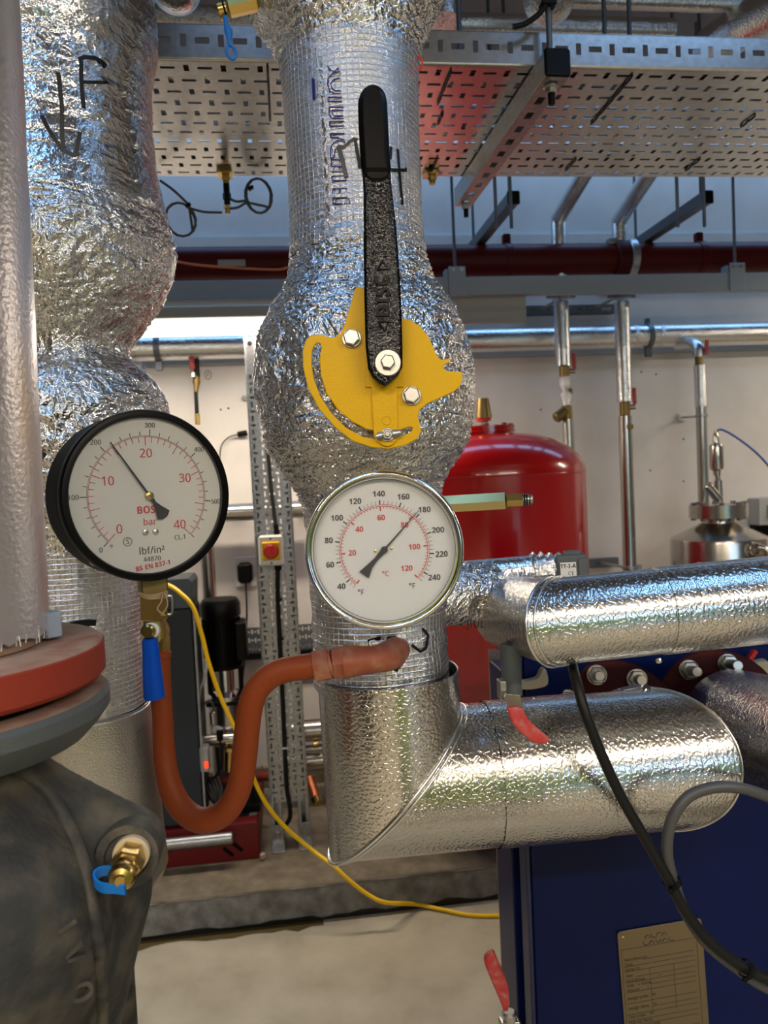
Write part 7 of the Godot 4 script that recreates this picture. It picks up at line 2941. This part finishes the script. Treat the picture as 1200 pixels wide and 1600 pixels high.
	var bd := (CB * Vector3(0.18, 0.12, 1.0)).normalized()
	lathe(b, AX(bc - bd * 0.03, bd), [Vector2(0.019, -0.01), Vector2(0.0195, 0.026), Vector2(0.0185, 0.030), Vector2(0.0135, 0.030), Vector2(0.0125, 0.028), Vector2(0, 0.028)], 36)
	obj("boss", b, "cast_grey", body)
	t = thing("test_point", "brass test point with blue strap on the grey cast valve", "fitting")
	b = B.new()
	var a0 := P(205, 1335, d - 0.007)
	var a1 := P(188, 1375, d - 0.040)
	var ad := (a1 - a0).normalized()
	cyl(b, a0 - ad * 0.004, a0 + ad * 0.002, 0.0108, 28, 0.001)
	obj("seal_ring", b, "cream_paint", t)
	b = B.new()
	ngon(b, a0, a0 + ad * 0.017, 0.0092, 6, 0.14, 0.3)
	obj("hex_body", b, "brass", t)
	b = B.new()
	lathe(b, AX(a0 + ad * 0.017, ad), [Vector2(0.0068, 0), Vector2(0.0072, 0.003), Vector2(0.0062, 0.005), Vector2(0.0074, 0.008), Vector2(0.0078, 0.013), Vector2(0.0062, 0.016), Vector2(0.0035, 0.017), Vector2(0.0028, 0.0185), Vector2(0, 0.0185)], 28)
	obj("cap", b, "brass", t)
	b = B.new()
	var st := smooth([P(196, 1390, 0.428), P(178, 1388, 0.43), P(160, 1387, 0.432), P(149, 1379, 0.436), P(149, 1368, 0.44), P(160, 1361, 0.445), P(178, 1361, 0.449), P(192, 1366, 0.446)], 5)
	for i in st.size() - 1:
		var w := Vector3(0, 0.0030, 0.0006)
		var o: Vector3 = (st[i + 1] - st[i]).cross(w).normalized() * 0.0007
		b.quad(st[i] - w + o, st[i] + w + o, st[i + 1] + w + o, st[i + 1] - w + o, o.normalized())
		b.quad(st[i] - w - o, st[i] + w - o, st[i + 1] + w - o, st[i + 1] - w - o, -o.normalized())
		for e in [-1, 1]:
			b.quad(st[i] + w * e + o, st[i] + w * e - o, st[i + 1] + w * e - o, st[i + 1] + w * e + o, w.normalized() * e)
	obj("strap", b, "blue_strap", t)

func snap(pts: Array, sdf: Callable) -> Array:         # slide points along the line of sight onto a solid
	var o := []
	for p in pts:
		var dir: Vector3 = (p - CAM).normalized()
		var s: float = 0.25
		for i in 60:
			var e: float = sdf.call(CAM + dir * s)
			if e < 0.0004:
				break
			s += e * 0.8
		o.append(CAM + dir * s if s < 0.8 else p)
	return o

# surface nets over a distance field, visiting only cells near the bones
func nets(b: B, sdf: Callable, caps: Array, h: float) -> void:
	var val := {}
	var cells := {}
	for q in caps:
		var lo: Vector3 = q[0].min(q[1]) - Vector3.ONE * (maxf(q[2], q[3]) + 2 * h)
		var hi: Vector3 = q[0].max(q[1]) + Vector3.ONE * (maxf(q[2], q[3]) + 2 * h)
		var a := Vector3i((lo / h).floor())
		var e := Vector3i((hi / h).ceil())
		for x in range(a.x, e.x + 1):
			for y in range(a.y, e.y + 1):
				for z in range(a.z, e.z + 1):
					var k := Vector3i(x, y, z)
					if not val.has(k):
						val[k] = sdf.call(Vector3(k) * h)
	var vid := {}
	var pv := PackedVector3Array()
	var nv := PackedVector3Array()
	var cor := [Vector3i(0, 0, 0), Vector3i(1, 0, 0), Vector3i(0, 1, 0), Vector3i(1, 1, 0), Vector3i(0, 0, 1), Vector3i(1, 0, 1), Vector3i(0, 1, 1), Vector3i(1, 1, 1)]
	var edg := [[0, 1], [2, 3], [4, 5], [6, 7], [0, 2], [1, 3], [4, 6], [5, 7], [0, 4], [1, 5], [2, 6], [3, 7]]
	for k in val:
		var v0: float = val[k]
		if absf(v0) > 2.5 * h:
			continue
		var vs := []
		var ok := true
		var neg := 0
		for c in cor:
			if not val.has(k + c):
				ok = false
				break
			vs.append(val[k + c])
			if val[k + c] < 0:
				neg += 1
		if not ok or neg == 0 or neg == 8:
			continue
		var s := Vector3.ZERO
		var n := 0
		for e in edg:
			var f0: float = vs[e[0]]
			var f1: float = vs[e[1]]
			if (f0 < 0) != (f1 < 0):
				s += Vector3(cor[e[0]]).lerp(Vector3(cor[e[1]]), f0 / (f0 - f1)); n += 1
		var p := (Vector3(k) + s / n) * h
		vid[k] = pv.size()
		pv.append(p)
		var ep := h * 0.4
		nv.append(Vector3(sdf.call(p + Vector3(ep, 0, 0)) - sdf.call(p - Vector3(ep, 0, 0)), sdf.call(p + Vector3(0, ep, 0)) - sdf.call(p - Vector3(0, ep, 0)), sdf.call(p + Vector3(0, 0, ep)) - sdf.call(p - Vector3(0, 0, ep))).normalized())
	for k in vid:
		for ax in 3:
			var d := Vector3i.ZERO
			d[ax] = 1
			if not val.has(k + d) or (val[k] < 0) == (val[k + d] < 0):
				continue
			var u := Vector3i.ZERO
			u[(ax + 1) % 3] = 1
			var w := Vector3i.ZERO
			w[(ax + 2) % 3] = 1
			if vid.has(k - u) and vid.has(k - w) and vid.has(k - u - w):
				var i := [vid[k], vid[k - u], vid[k - u - w], vid[k - w]]
				b.quadn(pv[i[0]], pv[i[1]], pv[i[2]], pv[i[3]], nv[i[0]], nv[i[1]], nv[i[2]], nv[i[3]])

# ---------------------------------------------------------------- fittings
func small_things() -> void:
	var t := thing("test_nipple", "long hexagonal brass test nipple standing out right of the thermometer", "fitting")
	var d := 0.77
	var u := d / F
	var b := B.new()
	var p0 := P(690, 788, d + 0.01)
	var p1 := P(790, 782, d)
	ngon(b, p0, p1, 15.0 * u, 6, 0.1, 0.0)
	obj("hex_body", b, "zinc_yellow", t)
	b = B.new()
	ngon(b, p1, P(816, 781, d), 11.0 * u, 6, 0.1, 0.0)
	cyl(b, p1 - (p1 - p0).normalized() * 0.0, P(796, 782, d), 8.5 * u, 20)
	obj("neck", b, "brass", t)
	b = B.new()
	for k in 3:
		var c := P(818 + 3.5 * k, 780.8, d)
		cyl(b, c, c + (p1 - p0).normalized() * 0.0018, (10.5 - k * 0.8) * u, 20, 0.0006)
	obj("o_rings", b, "black_rubber", t)
	b = B.new()
	cyl(b, P(815, 781, d), P(826, 780.5, d), 9.0 * u, 20)
	cyl(b, P(826, 780.5, d), P(832, 780, d), 8.0 * u, 20, 0.001)
	obj("tip", b, "zinc", t)
	# test plug at the top with the blue strap
	t = thing("test_plug", "brass test plug with hanging blue strap near the top of the central riser", "fitting")
	d = 0.80
	u = d / F
	b = B.new()
	ngon(b, P(402, 4, d), P(358, 14, d), 13 * u, 6, 0.12, 0.2)
	obj("hex_body", b, "brass", t)
	b = B.new()
	cyl(b, P(356, 14.5, d), P(341, 18, d), 12.5 * u, 24, 0.001)
	obj("cap", b, "brass", t)
	b = B.new()
	cyl(b, P(353, 15, d), P(349.5, 16, d), 13.4 * u, 24, 0.0008)
	obj("black_ring", b, "black_rubber", t)
	b = B.new()
	tube(b, PL([[352, 26], [354, 38], [355, 44], [357, 50], [358, 55], [358, 64], [359, 72]], d - 0.01), [0.0026, 0.0026, 0.0036, 0.0046, 0.0036, 0.0022, 0.0022], 10)
	var rg := []
	for i in 21:
		var a := TAU * i / 20
		rg.append(P(361 + 7.0 * cos(a) + 2.5 * sin(a), 82 + 11.0 * sin(a), d - 0.01))
	tube(b, rg, 0.0016, 8)
	obj("strap", b, "blue_strap", t)
	b = B.new()
	cyl(b, P(400, 4, d), P(430, -2, 0.84), 8 * u, 16)
	obj("stem", b, "steel", t)
	# red ring peeping out beside the riser
	b = B.new()
	rg = []
	for i in 21:
		var a := TAU * i / 20
		rg.append(P(652 + 8.0 * cos(a), 99 + 11.0 * sin(a), 0.83))
	tube(b, rg, 0.0011, 8)
	tag(obj("red_ring", b, "red_plastic"), "small red plastic ring peeping out beside the upper central riser", "ring")
	# red lever near the floor in front of the exchanger's edge
	t = thing("drain_lever", "red sleeved valve lever standing up beside the blue exchanger near the floor", "valve")
	d = 1.12
	b = B.new()
	plate(b, [[757, 1504], [758, 1498], [764, 1492], [770, 1489], [774, 1492], [782, 1512], [790, 1530], [795, 1545], [797, 1570], [794, 1582], [788, 1582], [780, 1562], [768, 1534], [759, 1512]], d, 0.011, 0.003)
	obj("lever_sleeve", b, "red_sleeve", t)
	b = B.new()
	var q := P(796, 1592, d + 0.02)
	cyl(b, q + Vector3(0, -0.02, 0), q + Vector3(0, 0.012, 0), 0.011, 20, 0.003)
	box(b, Transform3D(Basis(), q + Vector3(0.0, -0.005, 0.0)), Vector3(0.03, 0.012, 0.02), 0.003)
	obj("body", b, "zinc", t)
	b = B.new()
	cyl(b, Vector3(q.x, 0.0, q.z), q + Vector3(0, -0.01, 0), 0.012, 20)
	obj("drain_leg", b, "cast_grey_blue", t)

# ---------------------------------------------------------------- loose cables
func cables() -> void:
	var b := B.new()
	tube(b, smooth([Z(228, 905, -2.55), Z(262, 914, -2.5), Z(282, 927, -2.45), Z(302, 950, -2.42), Z(316, 995, -2.42), Z(326, 1035, -2.42), Z(345, 1090, -2.44), Z(368, 1140, -2.46), Z(385, 1180, -2.47), Z(400, 1225, -2.48), Z(420, 1262, -2.49), Z(450, 1297, -2.50), Z(490, 1330, -2.50), Z(520, 1352, PLZ + 0.05), Z(545, 1375, PLZ + 0.07), Z(575, 1398, PLZ + 0.08), Z(602, 1410, PLZ + 0.09), Y(650, 1413.0, 0.02), Y(690, 1421, 0.009), Y(735, 1430, 0.0065), Y(790, 1430, 0.0065), Y(850, 1421, 0.0065), Y(930, 1400, 0.0065)], 6), 0.0066, 12)
	tag(obj("extension_cable", b, "yellow_cable"), "bright yellow cable draped from the pump down over the kerb to the floor", "cable")
	# two dark cables over the clad pipe, tied together
	var d := 0.755
	b = B.new()
	tube(b, smooth(PL([[885, 985, 0.83], [893, 1030, 0.80], [900, 1062, 0.772], [914, 1112, 0.758], [936, 1170, 0.755], [968, 1240, 0.755], [1002, 1300, 0.755], [1040, 1366, 0.757], [1072, 1425, 0.76], [1110, 1472, 0.76], [1160, 1510, 0.76], [1205, 1532, 0.76], [1290, 1555, 0.76], [1420, 1570, 0.8]], d), 6), 0.0053, 14)
	tag(obj("control_cable", b, "black_cable"), "dark cable hanging over the clad pipe from behind the slim upper pipe", "cable")
	b = B.new()
	tube(b, smooth(PL([[1400, 1330, 0.80], [1260, 1268, 0.77], [1205, 1247, 0.76], [1160, 1232, 0.752], [1118, 1230, 0.75], [1080, 1242, 0.75], [1056, 1268, 0.75], [1044, 1302, 0.752], [1043, 1340, 0.757], [1053, 1378, 0.765], [1068, 1420, 0.768], [1102, 1472, 0.769], [1150, 1512, 0.769], [1200, 1544, 0.769], [1290, 1580, 0.77], [1420, 1600, 0.8]], d), 6), 0.0056, 14)
	tag(obj("control_cable", b, "grey_cable"), "grey cable looping in from the right edge to join the dark cable", "cable")
	for q in [[1050, 1377, -0.95], [1165, 1513, -0.55]]:
		b = B.new()
		var c := P(q[0], q[1], 0.762)
		var dir: Vector3 = CB * Vector3(cos(q[2]), sin(q[2]), 0)
		var ax := AX(c, dir, FWD)
		var pts := []
		for i in 25:
			var a := TAU * i / 24
			pts.append(ax * Vector3(0.0074 * cos(a), 0, 0.0112 * sin(a)))
		for i in 24:
			var w := dir * 0.0024
			var nn: Vector3 = ((pts[i] + pts[i + 1]) / 2 - c).normalized()
			var o := nn * 0.0012
			b.quad(pts[i] - w + o, pts[i + 1] - w + o, pts[i + 1] + w + o, pts[i] + w + o, nn)
			for e in [-1, 1]:
				b.quad(pts[i] + w * e, pts[i + 1] + w * e, pts[i + 1] + w * e + o, pts[i] + w * e + o, dir * e)
		var band := "black_plastic"
		box(b, Transform3D(ax.basis, c - FWD * 0.0118 + CB * Vector3(-0.006, -0.004, 0)), Vector3(0.006, 0.005, 0.004), 0.001)
		tag(obj("cable_tie", b, band), ["cable tie holding the two cables where the loop joins", "cable tie round both cables beside the name plate"][0 if q[0] < 1100 else 1], "cable tie")

# ---------------------------------------------------------------- the one who stands behind the lens (seen only as a reflection)
func photographer() -> void:
	var t := thing("person", "person in a yellow hi-vis jacket standing behind the camera, mirrored in the metal", "person")
	var o := Vector3(0.36, 0, 0.38)
	var g := func(x: float, y: float, z: float) -> Vector3: return o + Vector3(x, y, z)
	var bones := [
		[g.call(0, 1.60, 0.0), g.call(0, 1.66, 0.0), 0.085, 0.092], [g.call(0, 1.40, 0.02), g.call(0, 1.56, 0.0), 0.06, 0.055],
		[g.call(-0.09, 1.32, 0), g.call(0.09, 1.32, 0), 0.10, 0.10], [g.call(-0.05, 1.02, 0), g.call(0.05, 1.02, 0), 0.115, 0.115], [g.call(0, 1.05, 0), g.call(0, 1.32, 0), 0.12, 0.12],
		[g.call(-0.19, 1.36, 0), g.call(-0.25, 1.12, -0.06), 0.055, 0.045], [g.call(0.19, 1.36, 0), g.call(0.25, 1.12, -0.06), 0.055, 0.045],
		[g.call(-0.25, 1.12, -0.06), g.call(-0.36, 1.34, -0.22), 0.045, 0.03], [g.call(0.25, 1.12, -0.06), g.call(0.05, 1.27, -0.20), 0.045, 0.032],
		[g.call(-0.36, 1.34, -0.22), g.call(-0.37, 1.40, -0.26), 0.032, 0.028], [g.call(0.05, 1.27, -0.20), g.call(-0.02, 1.30, -0.21), 0.032, 0.028],
		[g.call(-0.10, 0.95, 0), g.call(-0.11, 0.50, 0), 0.085, 0.058], [g.call(0.10, 0.95, 0), g.call(0.11, 0.50, 0), 0.085, 0.058],
		[g.call(-0.11, 0.50, 0), g.call(-0.12, 0.09, 0.02), 0.056, 0.04], [g.call(0.11, 0.50, 0), g.call(0.12, 0.09, 0.02), 0.056, 0.04],
		[g.call(-0.12, 0.05, 0.02), g.call(-0.13, 0.045, -0.13), 0.045, 0.04], [g.call(0.12, 0.05, 0.02), g.call(0.13, 0.045, -0.13), 0.045, 0.04]]
	for s in [-1, 1]:                               # fingers
		var h: Vector3 = g.call(-0.37, 1.40, -0.26) if s < 0 else g.call(-0.02, 1.30, -0.21)
		for k in 4:
			bones.append([h + Vector3(0.0, 0.012 * (k - 1.5), 0), h + Vector3(-s * 0.035, 0.012 * (k - 1.5) + 0.01, -0.03), 0.009, 0.008])
		bones.append([h, h + Vector3(-s * 0.03, 0.0, 0.03), 0.010, 0.009])
	var field := func(list: Array, grow: float, k: float) -> Callable:
		return func(p: Vector3) -> float:
			var s := 1e3
			for q in list:
				var ab: Vector3 = q[1] - q[0]
				var hh := clampf((p - q[0]).dot(ab) / ab.length_squared(), 0, 1)
				var e: float = (p - q[0] - ab * hh).length() - lerpf(q[2], q[3], hh) - grow
				if s > 100:
					s = e
				else:
					var m := clampf(0.5 + 0.5 * (s - e) / k, 0, 1)
					s = lerpf(s, e, m) - k * m * (1 - m)
			return s
	var b := B.new()
	nets(b, field.call(bones, 0.0, 0.03), bones, 0.014)
	obj("body", b, "skin", t)
	b = B.new()
	var jk := bones.slice(2, 9)
	jk.append([g.call(-0.07, 0.86, 0), g.call(0.07, 0.86, 0), 0.12, 0.12])
	var grown := []
	for q in jk:
		grown.append([q[0], q[1], q[2] + 0.02, q[3] + 0.02])
	nets(b, field.call(grown, 0.0, 0.05), grown, 0.016)
	var j := obj("jacket", b, "hi_vis", t)
	b = B.new()
	for y in [0.98, 1.14]:
		for i in 40:
			var a0 := TAU * i / 40
			var a1 := TAU * (i + 1) / 40
			var f := func(a: float, yy: float) -> Vector3: return g.call(0.205 * cos(a), yy, 0.155 * sin(a))
			b.quad(f.call(a0, y), f.call(a1, y), f.call(a1, y + 0.05), f.call(a0, y + 0.05), Vector3(cos(a0), 0, sin(a0)))
	obj("reflective_bands", b, "hi_vis_band", j)
	b = B.new()
	var tr := []
	for q in bones.slice(11, 15):
		tr.append([q[0], q[1], q[2] + 0.012, q[3] + 0.018])
	nets(b, field.call(tr, 0.0, 0.03), tr, 0.016)
	obj("trousers", b, "denim", t)
	b = B.new()
	var bt := []
	for q in bones.slice(15, 17):
		bt.append([q[0], q[1], q[2] + 0.005, q[3] + 0.005])
	nets(b, field.call(bt, 0.0, 0.02), bt, 0.012)
	obj("boots", b, "black_rubber", t)
	b = B.new()
	var hr := [[g.call(0, 1.68, 0.03), g.call(0, 1.69, -0.01), 0.092, 0.088]]
	nets(b, field.call(hr, 0.0, 0.02), hr, 0.012)
	obj("hair", b, "hair", t)
